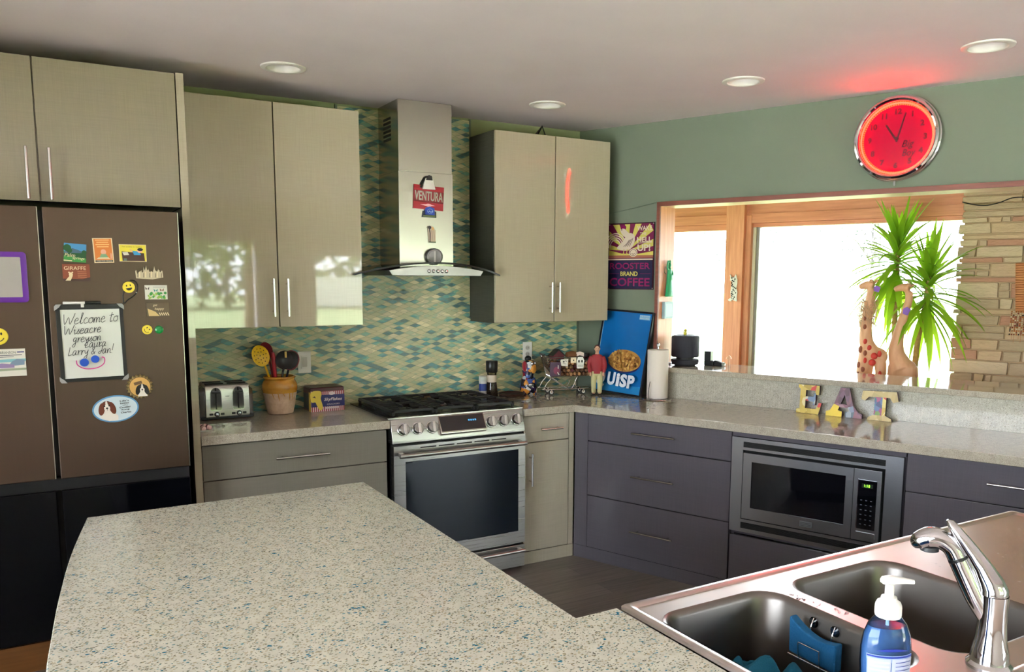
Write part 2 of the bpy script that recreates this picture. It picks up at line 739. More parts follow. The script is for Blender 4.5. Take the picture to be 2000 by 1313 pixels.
# ------------------------------------------------------------------ room shell
g = G(m_floor).box(-6.2, 3.4, -7.8, 0.2, -0.12, 0.0)
struct(g.build('floor'))
g = G(wood('bounce_oak_floor', (176, 154, 136), (198, 176, 158), (3, 30, 30), 0.4)).box(-6.0, 3.0, -7.6, -4.9, 0.0, 0.006).box(-6.0, -3.9, -4.9, -0.1, 0.0, 0.006)  # unseen pale floor, extended left to bounce sunlight up to the ceiling
struct(g.build('floor_living_bounce'))
g = G(m_ceil)
CANS = ((-2.038, -0.636), (-0.610, -0.591), (-0.097, -1.543), (0.306, -2.495))
holed(g, [(-6.2, -7.8), (3.6, -7.8), (3.6, 0.3), (-6.2, 0.3)], [circle2(x, y, 0.074, n=40) for x, y in CANS], CEIL_Z)
g.box(-6.2, 3.6, -7.8, 0.3, CEIL_Z + 0.08, CEIL_Z + 0.14)
struct(g.build('ceiling'))
g = G(m_back).box(-6.2, 0.19, 0.0, 0.12, 0, CEIL_Z)
struct(g.build('wall_back'))
g = G(m_tile)
g.box(-2.458, -0.012, -0.008, 0.0, 0.915, 1.40)
g.box(-1.595, -0.796, -0.008, 0.0, 1.40, 2.562)
struct(g.build('wall_back_mosaic'))
g = G(m_sage)
g.box(-0.012, 0.0, -0.012, 0.0, 0.915, 1.40)
g.box(-1.607, -1.595, -0.012, 0.0, 2.49, 2.57)
g.box(-0.796, -0.786, -0.012, 0.0, 2.47, 2.57)
struct(g.build('trim_2'))

# window wall: its pass-through opening runs from beside the poster to beyond the frame
OP0, OP1, OPB, OPT = 0.592, 3.6, 1.072, 2.087
WALL = (0, 0, WALL_ROT)
g = G(m_sage)
g.box(-0.05, OP0, 0, 0.18, 0, CEIL_Z)
g.box(OP0, OP1, 0, 0.18, 0, OPB)
g.box(OP0, OP1, 0, 0.18, OPT, CEIL_Z)
g.box(OP1, 8.3, 0, 0.18, 0, CEIL_Z)
struct(g.build('wall_right', rot=WALL))
g = G(m_oak)
g.box(OP0, OP0 + 0.012, 0.0, 0.18, 1.104, OPT, m_oak)
g.box(OP0 - 0.010, OP0 + 0.012, -0.014, 0.0, 1.104, OPT + 0.012, m_trim)
g.box(OP0 + 0.012, OP1, 0.0, 0.18, OPT - 0.012, OPT, M('lit_soffit_wood', (232, 202, 170), 0.5))  # jamb wood made paler, the light on the soffit put into its colour
g.box(OP0 - 0.010, OP1, -0.014, 0.0, OPT - 0.012, OPT + 0.014, m_trim)
struct(g.build('trim_1', rot=WALL))

g = G(m_cream)
XA0, XA1, ZA0, ZA1 = -2.6, -0.5, 0.83, 2.17
XB0, XB1, ZB0, ZB1 = 0.2, 2.6, 0.1, 2.0
g.box(-6.2, XA0, -7.8, -7.6, 0, CEIL_Z)
g.box(XA0, XA1, -7.8, -7.6, 0, ZA0)
g.box(XA0, XA1, -7.8, -7.6, ZA1, CEIL_Z)
g.box(XA1, XB0, -7.8, -7.6, 0, CEIL_Z)
g.box(XB0, XB1, -7.8, -7.6, 0, ZB0)
g.box(XB0, XB1, -7.8, -7.6, ZB1, CEIL_Z)
g.box(XB1, 3.3, -7.8, -7.6, 0, CEIL_Z)
struct(g.build('wall_rear'))
g = G(m_cream)
g.box(-6.2, -6.0, -7.6, -7.0, 0, CEIL_Z)
g.box(-6.2, -6.0, -7.0, -2.2, 0, 0.1)
g.box(-6.2, -6.0, -7.0, -2.2, 2.4, CEIL_Z)
g.box(-6.2, -6.0, -2.2, 0.0, 0, CEIL_Z)
struct(g.build('wall_left'))


def window(name, x0, x1, z0, z1, mull, t, fw, loc, rz, m):
    """framed window built facing -y: frame with mullions and one pane per light"""
    g = G(m)
    g.box(x0, x1, 0, t, z0, z0 + fw)
    g.box(x0, x1, 0, t, z1 - fw, z1)
    for x in [x0, x1 - fw] + [q - fw / 2 for q in mull]:
        g.box(x, x + fw, 0.002, t - 0.002, z0 + fw, z1 - fw)
    o = struct(g.build(name, loc=loc, rot=(0, 0, rz), bev=0.003))
    xs = [x0 + fw / 2] + list(mull) + [x1 - fw / 2]
    for a, b in zip(xs[:-1], xs[1:]):
        G(m_glass).box(a, b, t * 0.45, t * 0.45 + 0.004, z0 + fw / 2, z1 - fw / 2).build('pane', o)
    return o


window('window_2', XA0, XA1, ZA0, ZA1, (-1.55,), 0.08, 0.06, (0, -7.72, 0), 0, m_white)
window('window_3', XB0, XB1, ZB0, ZB1, (1.4,), 0.08, 0.06, (0, -7.72, 0), 0, m_white)
window('window_added_left', 2.2, 7.0, 0.1, 2.4, (3.8, 5.4), 0.08, 0.06, (-6.14, 0, 0), -PI / 2, m_white)  # unseen window, enlarged to bring more daylight into the room

# ------------------------------------------------------------------ sunroom beyond the opening
SUN_C = 2.42
g = G(m_cream)
g.box(-1.35, 0.0, 0.125, 0.18, 0, SUN_C)
struct(g.build('wall_sunroom_inner', rot=WALL))
g = G(m_floor).box(-1.35, 4.5, 0.18, 1.75, -0.12, 0.0)
struct(g.build('floor_sunroom', rot=WALL))
g = G(m_ceil).box(-1.35, 4.5, 0.18, 1.75, SUN_C, SUN_C + 0.1)
struct(g.build('ceiling_sunroom', rot=WALL))
g = G(m_cream)
g.box(-1.35, 2.2, 1.5, 1.65, 0, 0.75)
g.box(-1.35, 2.2, 1.52, 1.65, 2.25, SUN_C)
struct(g.build('wall_sunroom_outer', rot=WALL))
g = G(m_cream)
g.box(-1.35, -1.25, 0.18, 1.65, 0, 0.65)
g.box(-1.35, -1.25, 0.18, 1.65, 2.15, SUN_C)
struct(g.build('wall_sunroom_side', rot=WALL))
g = G(m_cream).box(4.4, 4.5, 0.18, 1.65, 0, SUN_C)
struct(g.build('wall_sunroom_far', rot=WALL))
G(m_glass).box(-1.31, -1.305, 0.18, 1.5, 0.65, 2.15)
o = struct(G(m_oak).box(-1.35, -1.25, 0.19, 0.27, 0.65, 2.15).box(-1.35, -1.25, 1.42, 1.5, 0.65, 2.15).build('window_added_side', rot=WALL))  # unseen side window, added so the stone wall gets light
G(m_glass).box(-1.31, -1.305, 0.27, 1.42, 0.65, 2.15).build('pane', o)

# window_1: header, sash rails, thick mullion post, small light and big picture light
g = G(m_oakh)
g.box(-1.25, 2.2, 1.49, 1.60, 2.12, 2.25)
g.box(-1.25, 2.2, 1.475, 1.60, 2.06, 2.13)
g.box(-1.25, 0.40, 1.50, 1.58, 2.015, 2.06)
g.box(0.56, 2.2, 1.50, 1.58, 2.03, 2.06)
g.box(-1.25, 2.2, 1.46, 1.60, 0.75, 0.83)
o = struct(g.build('window_1', rot=WALL, bev=0.003))
g = G(m_oak)
g.box(0.37, 0.515, 1.44, 1.62, 0.75, 2.25)
g.box(0.515, 0.56, 1.47, 1.60, 0.75, 2.12)
g.box(-1.25, -1.17, 1.47, 1.60, 0.75, 2.12)
g.box(-0.42, -0.36, 1.47, 1.60, 0.75, 2.12)
g.build('mullion', o, bev=0.004)
g = G(M('pale_sash', (226, 218, 196), 0.4))
g.box(0.56, 0.585, 1.505, 1.575, 0.83, 2.03)
g.box(0.585, 0.605, 1.52, 1.565, 0.83, 2.03, M('grey_gasket', (150, 146, 140), 0.5))
g.build('sash', o, bev=0.002)
G(m_glass).box(-1.17, 0.40, 1.535, 1.540, 0.80, 2.04).build('pane', o)
G(m_glass).box(0.59, 2.2, 1.535, 1.540, 0.80, 2.04).build('pane', o)

# stone wall: courses of split-face stones in front of a mortar core
rnd = random.Random(7)
ST = [M('tan_stone', (206, 176, 140), 0.85), M('buff_stone', (192, 168, 136), 0.85), M('pink_stone', (192, 144, 116), 0.85), M('sand_stone', (212, 188, 154), 0.85)]
for m in ST:
    n = N(m)
    f = n.noise(n.obj((6, 6, 22)), 2.5, 5, 0.65)
    c = m.diffuse_color
    a = tuple(v * 0.80 for v in c[:3]) + (1,)
    n.base(n.mix(f, a, tuple(min(1, v * 1.12) for v in c[:3]) + (1,)))
    n.bump(f, 0.7, 0.012)
g = G(M('mortar', (186, 158, 124), 0.9)).box(2.05, 4.4, 1.225, 1.6, 0, SUN_C)
z = 0.0
while z < SUN_C - 0.02:
    h = rnd.choice((0.034, 0.042, 0.055, 0.066, 0.085, 0.095))
    h = min(h, SUN_C - z)
    x = 2.03 + rnd.uniform(-0.012, 0.012)
    while x < 4.38:
        w = rnd.uniform(0.10, 0.42)
        if rnd.random() < 0.18:
            w = rnd.uniform(0.04, 0.08)
        x1 = min(x + w, 4.4)
        d = rnd.uniform(0.0, 0.014)
        m = rnd.choices(ST, (4, 4, 2, 3))[0]
        hs = [(z + 0.003, z + h - 0.004)]
        if h > 0.08 and rnd.random() < 0.4:
            hs = [(z + 0.003, z + h * 0.45), (z + h * 0.45 + 0.006, z + h - 0.004)]
        for a, b in hs:
            j = [rnd.uniform(-0.004, 0.004) for _ in range(8)]
            q = [(x + 0.004 + j[0], a), (x1 - 0.004 + j[1], a), (x1 - 0.004 + j[2], b + j[3]), (x + 0.004 + j[4], b + j[5])]
            g.prism(q, 1.2 + d, 1.26, 'y', m)
        x = x1
    z += h
struct(g.build('wall_stone', rot=WALL, bev=0.003, seg=1))

# ------------------------------------------------------------------ outdoors
m_lawn = M('lawn_grass', (88, 102, 60), 0.9)
n = N(m_lawn)
n.base(n.ramp(n.noise(n.obj(), 0.9, 6), [(0.35, (72, 88, 44)), (0.65, (108, 120, 76))]))
struct(G(m_lawn).box(-70, 90, -90, 90, -0.4, -0.16).build('lawn'))
g = G(paint('bounce_slab_concrete', (198, 194, 184), 0.85)).box(-14, 3.6, -13.5, -7.82, -0.158, -0.12)  # pale slab added outside to bounce sunlight into the room
g.box(-14, -6.22, -7.82, 2, -0.158, -0.12)
struct(g.build('bounce_slab'))
m_leafs = [M('dark_leaves', (62, 92, 44), 0.7), M('mid_leaves', (98, 126, 62), 0.7), M('pale_leaves', (138, 156, 84), 0.7)]
m_haze = M('glare_faint_leaves', (62, 70, 60), 0.8)  # leaf tone chosen so the tree shows only faintly in the glare
m_pbark = M('glare_faint_bark', (74, 70, 66), 0.9)  # bark toned the same way, faint in the glare
m_bark = wood('tree_bark', (92, 74, 56), (120, 98, 76), (30, 30, 4), 0.9)


def tree(x, y, h, r, label, seed, group=None, pale=False):
    t = thing('garden_tree', label, 'tree', (x, y, -0.2), group=group)
    rr = random.Random(seed)
    g = G(m_pbark if pale else m_bark)
    g.tube([(0, 0, 0), (0.05, 0.03, h * 0.3), (0, 0, h * 0.62)], [r * 0.09, r * 0.05], 9)
    for k in range(5):
        a = rr.uniform(0, 6.28)
        g.tube([(0, 0, h * (0.3 + 0.05 * k)), (math.cos(a) * r * 0.3, math.sin(a) * r * 0.3, h * (0.45 + 0.06 * k)), (math.cos(a) * r * 0.7, math.sin(a) * r * 0.7, h * (0.52 + 0.07 * k))], [r * 0.035, r * 0.01], 6)
    g.build('trunk', t)
    g = G()
    for _ in range(1700):
        while True:
            p = Vector((rr.uniform(-1, 1), rr.uniform(-1, 1), rr.uniform(-1, 1)))
            if 0.35 < p.length < 1:
                break
        p = Vector((p.x * r, p.y * r, h * 0.64 + p.z * h * 0.36))
        s = rr.uniform(0.10, 0.22) * (r / 2.2) * (0.5 if pale else 1)
        a = Vector((rr.uniform(-1, 1), rr.uniform(-1, 1), rr.uniform(-1, 1))).normalized()
        b = a.orthogonal().normalized()
        g.add([p - a * s, p - b * s * 0.45, p + a * s, p + b * s * 0.45], [(0, 1, 2, 3)], m_haze if pale else rr.choice(m_leafs))
    g.build('crown', t)


for i, (x, y, h, r, lb) in enumerate([
        (-3.6, -13.5, 5.5, 2.2, 'leafy garden tree close outside the rear window, nearest the fridge side'),
        (-0.9, -17.5, 7.0, 2.6, 'leafy garden tree outside the rear window, on the lawn between patio and hedge'),
        (2.8, -24.0, 8.0, 3.0, 'tall tree standing behind the white garden fence'),
        (-6.5, -22.0, 8.0, 3.0, 'tall tree beyond the left end of the white garden fence')]):
    tree(x, y, h, r, lb, 20 + i)
p = wp(-8.5, -38, 0)
tree(p.x, p.y, 8.5, 3.0, 'tree toned to look faint in the glare, far out on the lawn beyond the picture window', 41, pale=True)
p = wp(-25, -60, 0)
tree(p.x, p.y, 11.0, 4.5, 'distant tree toned to look faint in the glare, on the lawn seen through the narrow window light', 42, pale=True)
hd = thing('garden_hedge', 'tall leafy hedge behind the white fence outside the rear windows', 'hedge', (8, -50, -0.16))
g = G()
rr = random.Random(77)
for _ in range(5200):
    p = Vector((rr.uniform(-22, 19), rr.uniform(-1.2, 1.2), rr.uniform(0.05, 8.6) + 0.8 * rr.random()))
    s_ = rr.uniform(0.26, 0.55)
    a_ = Vector((rr.uniform(-1, 1), rr.uniform(-1, 1), rr.uniform(-1, 1))).normalized()
    b_ = a_.orthogonal().normalized()
    g.add([p - a_ * s_, p - b_ * s_ * 0.5, p + a_ * s_, p + b_ * s_ * 0.5], [(0, 1, 2, 3)], rr.choice(m_leafs))
g.build('foliage', hd)
for k in range(9):
    G(m_bark).tube([(-20 + k * 4.7, 0, 0), (-20 + k * 4.7 + 0.1, 0.05, 7.6)], [0.16, 0.05], 7).build('stem', hd)
f = thing('garden_fence', 'long white board fence across the lawn outside the rear windows', 'fence', (14.5, -46, -0.16))
for k in range(14):
    G(m_white).box(-6.5 + k, -6.38 + k, 0.02, 0.14, 0, 2.0).build('post', f)
g = G(m_white)
for k in range(42):
    g.box(-6.5 + k * 0.315, -6.21 + k * 0.315, 0, 0.02, 0.1, 1.9)
g.build('boards', f)
# ------------------------------------------------------------------ cabinets and worktops
m_lam = laminate('greige_gloss_laminate', (172, 162, 138), 0.035, 0.7)
m_lamd = laminate('shaded_side_laminate', (56, 55, 48), 0.4, 0.1, 0.2, (8, 8, 220))  # cabinet sides: greige darkened, their shade put into the colour
m_tall = laminate('olive_gloss_laminate', (140, 132, 108), 0.08, 0.5)
m_base = laminate('grey_gloss_laminate', (124, 120, 108), 0.16, 0.4)
m_violet = laminate('violet_grey_laminate', (92, 88, 96), 0.16, 0.4)
m_pale = laminate('pale_gloss_laminate', (176, 168, 150), 0.10, 0.5)
m_gap = M('dark_gap', (14, 13, 13), 0.8)
m_chrome = M('brushed_handle', (206, 204, 200), 0.18, 1.0)
m_polish = M('polished_chrome', (222, 222, 224), 0.05, 1.0)
m_blackp = M('black_plastic', (16, 16, 17), 0.35)
m_steel = steel('brushed_steel', (196, 192, 186), 0.26, (2, 2, 320))
m_steelv = steel('brushed_steel_upright', (188, 182, 172), 0.24, (320, 2, 2))
m_bglass = M('black_glass', (10, 12, 18), 0.04, spec=0.7, coat=0.4)


def bar_handle(parent, x, y, z, L, vertical, r=0.006, out=0.034):
    """round bar pull on two posts; y is the door face"""
    g = G(m_chrome)
    ax = 'z' if vertical else 'x'
    c = (x, y - out, z - L / 2) if vertical else (x - L / 2, y - out, z)
    g.lathe([(r * 0.7, 0), (r, 0.001), (r, L - 0.001), (r * 0.7, L)], 14, c, ax)
    for s in (-1, 1):
        k = s * L * 0.36
        p = (x, y - out, z + k) if vertical else (x + k, y - out, z)
        g.cyl(p, r * 0.8, out, 'y', 10)
    return g.build('handle', parent)


def front(kind, parent, x0, x1, z0, z1, y, m, t=0.019, gap=0.0027):
    return G(m).box(x0 + gap, x1 - gap, y, y + t, z0 + gap, z1 - gap).build(kind, parent, bev=0.0016)


# wall cabinet between the tall panel and the hood
t = thing('wall_cabinet', 'glossy greige two-door wall cabinet left of the range hood', 'cabinet', (-2.018, 0, 1.384))
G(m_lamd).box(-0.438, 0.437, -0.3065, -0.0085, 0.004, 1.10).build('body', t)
d = front('door', t, -0.438, 0.0, 0, 1.101, -0.327, m_lam)
bar_handle(d, -0.030, -0.327, 0.150, 0.190, True)
d = front('door', t, 0.0, 0.437, 0, 1.101, -0.327, m_lam)
bar_handle(d, 0.040, -0.327, 0.150, 0.190, True)

# wall cabinet right of the hood
t = thing('wall_cabinet', 'glossy greige two-door wall cabinet in the corner, right of the range hood', 'cabinet', (-0.388, 0, 1.377))
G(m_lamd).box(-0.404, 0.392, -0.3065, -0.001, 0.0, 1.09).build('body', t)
d = front('door', t, -0.404, 0.0, 0, 1.091, -0.327, m_lam)
bar_handle(d, -0.034, -0.327, 0.148, 0.180, True)
d = front('door', t, 0.0, 0.397, 0, 1.091, -0.327, m_lam)
bar_handle(d, 0.020, -0.327, 0.148, 0.180, True)

# over-fridge cabinet and tall end panel
t = thing('fridge_cabinet', 'olive-grey deep two-door cabinet above the fridge', 'cabinet', (-3.02, 0, 1.93))
G(m_tall).box(-0.53, 0.524, -0.598, -0.001, 0.004, 0.565).build('body', t)
d = front('door', t, -0.53, 0.0, 0, 0.567, -0.62, m_tall)
bar_handle(d, -0.040, -0.62, 0.110, 0.205, True)
d = front('door', t, 0.0, 0.527, 0, 0.567, -0.62, m_tall)
bar_handle(d, 0.040, -0.62, 0.110, 0.205, True)
o = G(m_lam).box(-2.492, -2.4605, -0.625, -0.001, 0.0, 2.497).build('end_panel', bev=0.001)
tag(o, 'tall greige end panel standing between the fridge and the counter', 'panel')

# base cabinet left of the range: wide drawers
t = thing('base_cabinet', 'grey base cabinet of wide drawers between fridge and range', 'cabinet', (-2.01, 0, 0))
G(m_base).box(-0.445, 0.440, -0.580, -0.001, 0.075, 0.871).build('body', t)
G(m_base).box(-0.445, 0.440, -0.560, -0.545, 0.0, 0.075).build('toe_kick', t)
for z0, z1 in ((0.698, 0.866), (0.388, 0.698), (0.078, 0.388)):
    d = front('drawer', t, -0.447, 0.444, z0, z1, -0.604, m_base, gap=0.0025)
    bar_handle(d, 0.008, -0.604, z0 + (z1 - z0) * 0.48, 0.26, False)
o = G(m_perim).box(-2.460, -1.558, -0.634, -0.0085, 0.8725, 0.915).build('worktop', bev=0.003)
tag(o, 'speckled grey stone worktop under the toaster, left of the range', 'worktop')

# narrow pale cabinet right of the range
t = thing('base_cabinet', 'narrow pale base cabinet with one drawer and door, right of the range', 'cabinet', (-0.6, 0, 0))
G(m_pale).box(-0.160, 0.150, -0.580, -0.001, 0.075, 0.871).build('body', t)
G(m_pale).box(-0.165, 0.186, -0.598, -0.582, 0.0, 0.073).build('toe_kick', t)
d = front('drawer', t, -0.160, 0.148, 0.714, 0.868, -0.604, m_pale)
bar_handle(d, 0.012, -0.604, 0.788, 0.145, False)
d = front('door', t, -0.160, 0.148, 0.076, 0.714, -0.604, m_pale)
bar_handle(d, -0.118, -0.604, 0.562, 0.19, True)
G(m_pale).box(0.149, 0.182, -0.602, -0.584, 0.076, 0.868).build('stile', t, bev=0.001)

# drawer cabinet on the window wall (local: x along the wall, y into it)
FA = -0.611                                            # front plane of the doors there
t = thing('base_cabinet', 'violet-grey three-drawer base cabinet in the corner, left of the microwave', 'cabinet', rz=WALL_ROT)
G(m_violet).box(0.47, 1.384, -0.586, -0.022, 0.075, 0.871).build('body', t)
G(m_violet).box(0.406, 1.386, -0.604, -0.588, 0.0, 0.074).build('toe_kick', t)
G(m_violet).box(0.410, 0.500, -0.608, -0.588, 0.076, 0.871).build('filler', t, bev=0.001)
for z0, z1, hz in ((0.7095, 0.868, 0.792), (0.389, 0.7095, 0.548), (0.076, 0.389, 0.234)):
    d = front('drawer', t, 0.501, 1.386, z0, z1, FA, m_violet, gap=0.0025)
    bar_handle(d, 0.943, FA, hz, 0.265, False, 0.005)

# cabinet that carries the microwave
t = thing('microwave_cabinet', 'dark grey base cabinet built around the microwave', 'cabinet', rz=WALL_ROT)
g = G(m_violet)
g.box(1.389, 1.405, -0.586, -0.022, 0.075, 0.871)
g.box(2.203, 2.219, -0.586, -0.022, 0.075, 0.871)
g.box(1.405, 2.203, -0.586, -0.022, 0.075, 0.095)
g.box(1.405, 2.203, -0.586, -0.022, 0.335, 0.352)
g.box(1.389, 2.219, -0.608, -0.588, 0.847, 0.871)
g.build('body', t)
G(m_violet).box(1.388, 2.220, -0.560, -0.545, 0.0, 0.074).build('toe_kick', t)
front('drawer', t, 1.389, 2.219, 0.076, 0.333, FA, m_violet, gap=0.0025)

# drawers right of the microwave
t = thing('base_cabinet', 'dark grey base cabinet with drawers, right of the microwave', 'cabinet', rz=WALL_ROT)
G(m_violet).box(2.224, 3.19, -0.586, -0.022, 0.075, 0.871).build('body', t)
G(m_violet).box(2.222, 3.19, -0.560, -0.545, 0.0, 0.074).build('toe_kick', t)
for z0, z1, hz in ((0.6925, 0.868, 0.783), (0.385, 0.6925, 0.54), (0.076, 0.385, 0.23)):
    d = front('drawer', t, 2.223, 3.19, z0, z1, FA, m_violet, gap=0.0025)
    bar_handle(d, 2.705, FA, hz, 0.31, False, 0.005)

# the long worktop turns the corner
a, b, c, d_ = wp(3.25, 0.641, 0), wp(3.25, 0.0215, 0), wp(0.0, 0.0215, 0), None
# the inner front corner lies where both front edges meet
s_in = (-0.634 - WN.y * 0.641) / WU.y
k = wp(s_in, 0.641, 0)
back = (-0.0085 - WN.y * 0.002) / WU.y
e = wp(back, 0.002, 0)
e2, e3 = wp(0.58, 0.002, 0), wp(0.58, 0.0215, 0)
g = G(m_perim).prism([(-0.771, -0.0085), (-0.771, -0.634), (k.x, -0.634), (a.x, a.y), (b.x, b.y), (e3.x, e3.y), (e2.x, e2.y), (e.x, e.y)], 0.8725, 0.915, 'z')
o = g.build('worktop', bev=0.003)
tag(o, 'long speckled grey stone worktop from the range round the corner under the window', 'worktop')
o = G(m_upst).box(0.585, 3.25, -0.021, -0.001, 0.9155, 1.0715).build('stone_upstand', rot=WALL)
tag(o, 'speckled stone upstand behind the EAT letters, below the ledge', 'upstand')
o = G(m_perim).prism([(0.597, -0.045), (3.3, -0.045), (3.3, 0.46), (0.30, 0.36), (0.30, 0.185), (0.606, 0.185), (0.606, 0.0), (0.597, -0.001)], 1.0725, 1.1035, 'z').build('stone_ledge', rot=WALL, bev=0.003)
tag(o, 'stone ledge of the pass-through opening in front of the window', 'ledge')

# island with curved left end, leg with the sink
t = thing('kitchen_island', 'pale island with blue-flecked worktop and curved end in the foreground', 'kitchen island', (0, 0, 0))
curve = cr_spline([(-2.964, -1.81, 0), (-3.014, -2.152, 0), (-3.046, -2.461, 0), (-3.064, -2.702, 0), (-3.075, -2.93, 0), (-3.06, -3.3, 0), (-3.0, -3.62, 0), (-2.9, -3.86, 0)], 6)
poly = [(p.x, p.y) for p in curve] + [(-1.992, -3.86), (-1.992, -3.157), (-2.100, -3.157), (-2.098, -1.79)]
g = G(m_isle).prism(poly, 0.873, 0.915, 'z')
g.box(-1.992, -0.40, -3.86, -3.795, 0.873, 0.915)
g.build('worktop', t, bev=0.003)
g = G(m_violet)
g.prism([(-2.70, -1.90), (-2.14, -1.90), (-2.14, -3.80), (-2.70, -3.80)], 0.08, 0.8725, 'z')
g.build('body', t)
G(m_gap).box(-2.66, -2.18, -3.76, -1.95, 0.0, 0.08).build('plinth', t)
t = thing('sink_cabinet', 'dark base cabinet under the double sink', 'cabinet', (0, 0, 0))
g = G(m_violet)
g.box(-2.135, -0.42, -3.195, -3.178, 0.08, 0.872)
g.box(-2.135, -0.42, -3.80, -3.782, 0.08, 0.872)
g.box(-2.135, -2.118, -3.782, -3.195, 0.08, 0.872)
g.box(-0.437, -0.42, -3.782, -3.195, 0.08, 0.872)
g.box(-2.118, -0.437, -3.782, -3.195, 0.08, 0.10)
g.build('body', t)
G(m_gap).box(-2.10, -0.46, -3.76, -3.23, 0.0, 0.08).build('plinth', t)
# ------------------------------------------------------------------ appliances
# fridge: bronze upper doors, black glass lower doors
m_bronze = steel('bronze_door', (82, 66, 54), 0.32, (90, 2, 2))
MATS['bronze_door'].node_tree.nodes['Principled BSDF'].inputs['Metallic'].default_value = 0.55
m_edge = M('pale_metal_edge', (186, 178, 168), 0.25, 0.9)
t = thing('refrigerator', 'four-door fridge with bronze upper doors and black glass lower doors', 'refrigerator', (-3.035, -0.72, 0))
G(M('charcoal_side', (30, 29, 30), 0.5)).box(-0.505, 0.500, 0.060, 0.70, 0.12, 1.895).build('body', t, bev=0.003)
for x0, x1 in ((-0.515, -0.0035), (0.0155, 0.5095)):
    d = G(m_bronze).box(x0, x1, 0.0, 0.055, 0.806, 1.905).build('door', t, bev=0.004)
    e = G(m_edge)
    if x0 < 0:
        e.box(x1 - 0.0005, x1 + 0.0025, -0.001, 0.05, 0.808, 1.903)
    else:
        e.box(x1 - 0.0005, x1 + 0.0025, -0.001, 0.05, 0.808, 1.903)
    e.build('edge_trim', d)
    G(M('black_door_glass', (5, 6, 10), 0.06, spec=0.22)).box(x0, x1, 0.0, 0.055, 0.128, 0.758).build('door', t, bev=0.004)
G(m_gap).box(-0.510, 0.508, 0.012, 0.058, 0.757, 0.807).build('handle_recess', t)
G(wood('amber_wood', (104, 66, 30), (122, 80, 40), (3, 40, 40), 0.4)).box(-0.52, 0.505, 0.012, 0.30, 0.0, 0.119).build('plinth', t)

# range hood
t = thing('range_hood', 'steel chimney range hood with curved glass canopy', 'range hood', (-1.206, 0, 0))
G(m_steelv).box(-0.156, 0.156, -0.307, -0.0085, 2.203, 2.574).build('upper_chimney', t, bev=0.0015)
d = G(m_steelv).box(-0.159, 0.159, -0.310, -0.0085, 1.69, 2.2025).build('lower_chimney', t, bev=0.0015)
g = G(M('vent_dark', (48, 46, 40), 0.6))
for k in range(6):
    g.box(-0.1575, -0.155, -0.20, -0.09, 2.375 + k * 0.022, 2.388 + k * 0.022)
g.build('vent_slots', t)
arc = []
for i in range(25):
    x = -0.430 + 0.86 * i / 24
    arc.append((x, 1.712 - 0.064 * (abs(x) / 0.43) ** 2))
g = G(tint_glass('smoky_canopy_glass', (120, 128, 124)))
rings = []
for x, z in arc:
    rings.append([(x, -0.46 + 0.10 * (abs(x) / 0.43) ** 2.5, z), (x, -0.012, z), (x, -0.012, z + 0.007), (x, -0.46 + 0.10 * (abs(x) / 0.43) ** 2.5, z + 0.007)])
g.loft(rings)
g.build('glass_canopy', t)
g = G(m_blackp)
rings = []
for x, z in arc:
    yy = -0.46 + 0.10 * (abs(x) / 0.43) ** 2.5
    rings.append([(x, yy - 0.002, z - 0.001), (x, yy + 0.002, z - 0.001), (x, yy + 0.002, z + 0.008), (x, yy - 0.002, z + 0.008)])
g.loft(rings)
g.build('canopy_edge', t)
top = [(-0.275 + 0.55 * i / 16, 1.700 - 0.026 * ((-0.275 + 0.55 * i / 16) / 0.275) ** 2) for i in range(17)]
bar = G(steel('bar_steel', (150, 146, 144), 0.34, (2, 2, 320))).prism([(-0.258, 1.648), (0.258, 1.648)] + top[::-1], -0.452, -0.02, 'y').build('control_bar', t, bev=0.0015)
for k in range(5):
    g = G(m_polish).lathe([(0.0085, 0), (0.0085, -0.004), (0.0055, -0.006)], 16, (-0.050 + k * 0.0255, -0.452, 1.672), 'y')
    g.lathe([(0.0102, -0.0006), (0.0102, -0.0022)], 16, (-0.050 + k * 0.0255, -0.452, 1.672), 'y', m_blackp)
    g.build('button', bar)

# gas range
X0, X1 = -1.553, -0.776
XC = (X0 + X1) / 2
t = thing('gas_range', 'slide-in steel gas range with black grates and six knobs', 'range', (XC, 0, 0))
hw = (X1 - X0) / 2
G(m_blackp).box(-hw + 0.004, hw - 0.004, -0.612, -0.012, 0.045, 0.905).build('body', t)
for sx in (-1, 1):
    for y in (-0.58, -0.06):
        G(m_blackp).cyl((sx * (hw - 0.05), y, 0.0), 0.018, 0.046).build('foot', t)
ck = G(M('black_enamel', (14, 14, 15), 0.18, coat=0.3))
ck.box(-hw - 0.010, hw + 0.004, -0.60, -0.010, 0.9165, 0.9235)
ck.box(-hw + 0.03, hw - 0.03, -0.56, -0.045, 0.9235, 0.926, M('cooktop_floor', (34, 34, 35), 0.25))
ck = ck.build('cooktop', t, bev=0.002)
G(m_steel).box(-hw - 0.010, hw + 0.004, -0.618, -0.600, 0.9165, 0.9245).build('cooktop_lip', t, bev=0.001)
m_iron = M('cast_iron', (22, 22, 23), 0.5, spec=0.6)
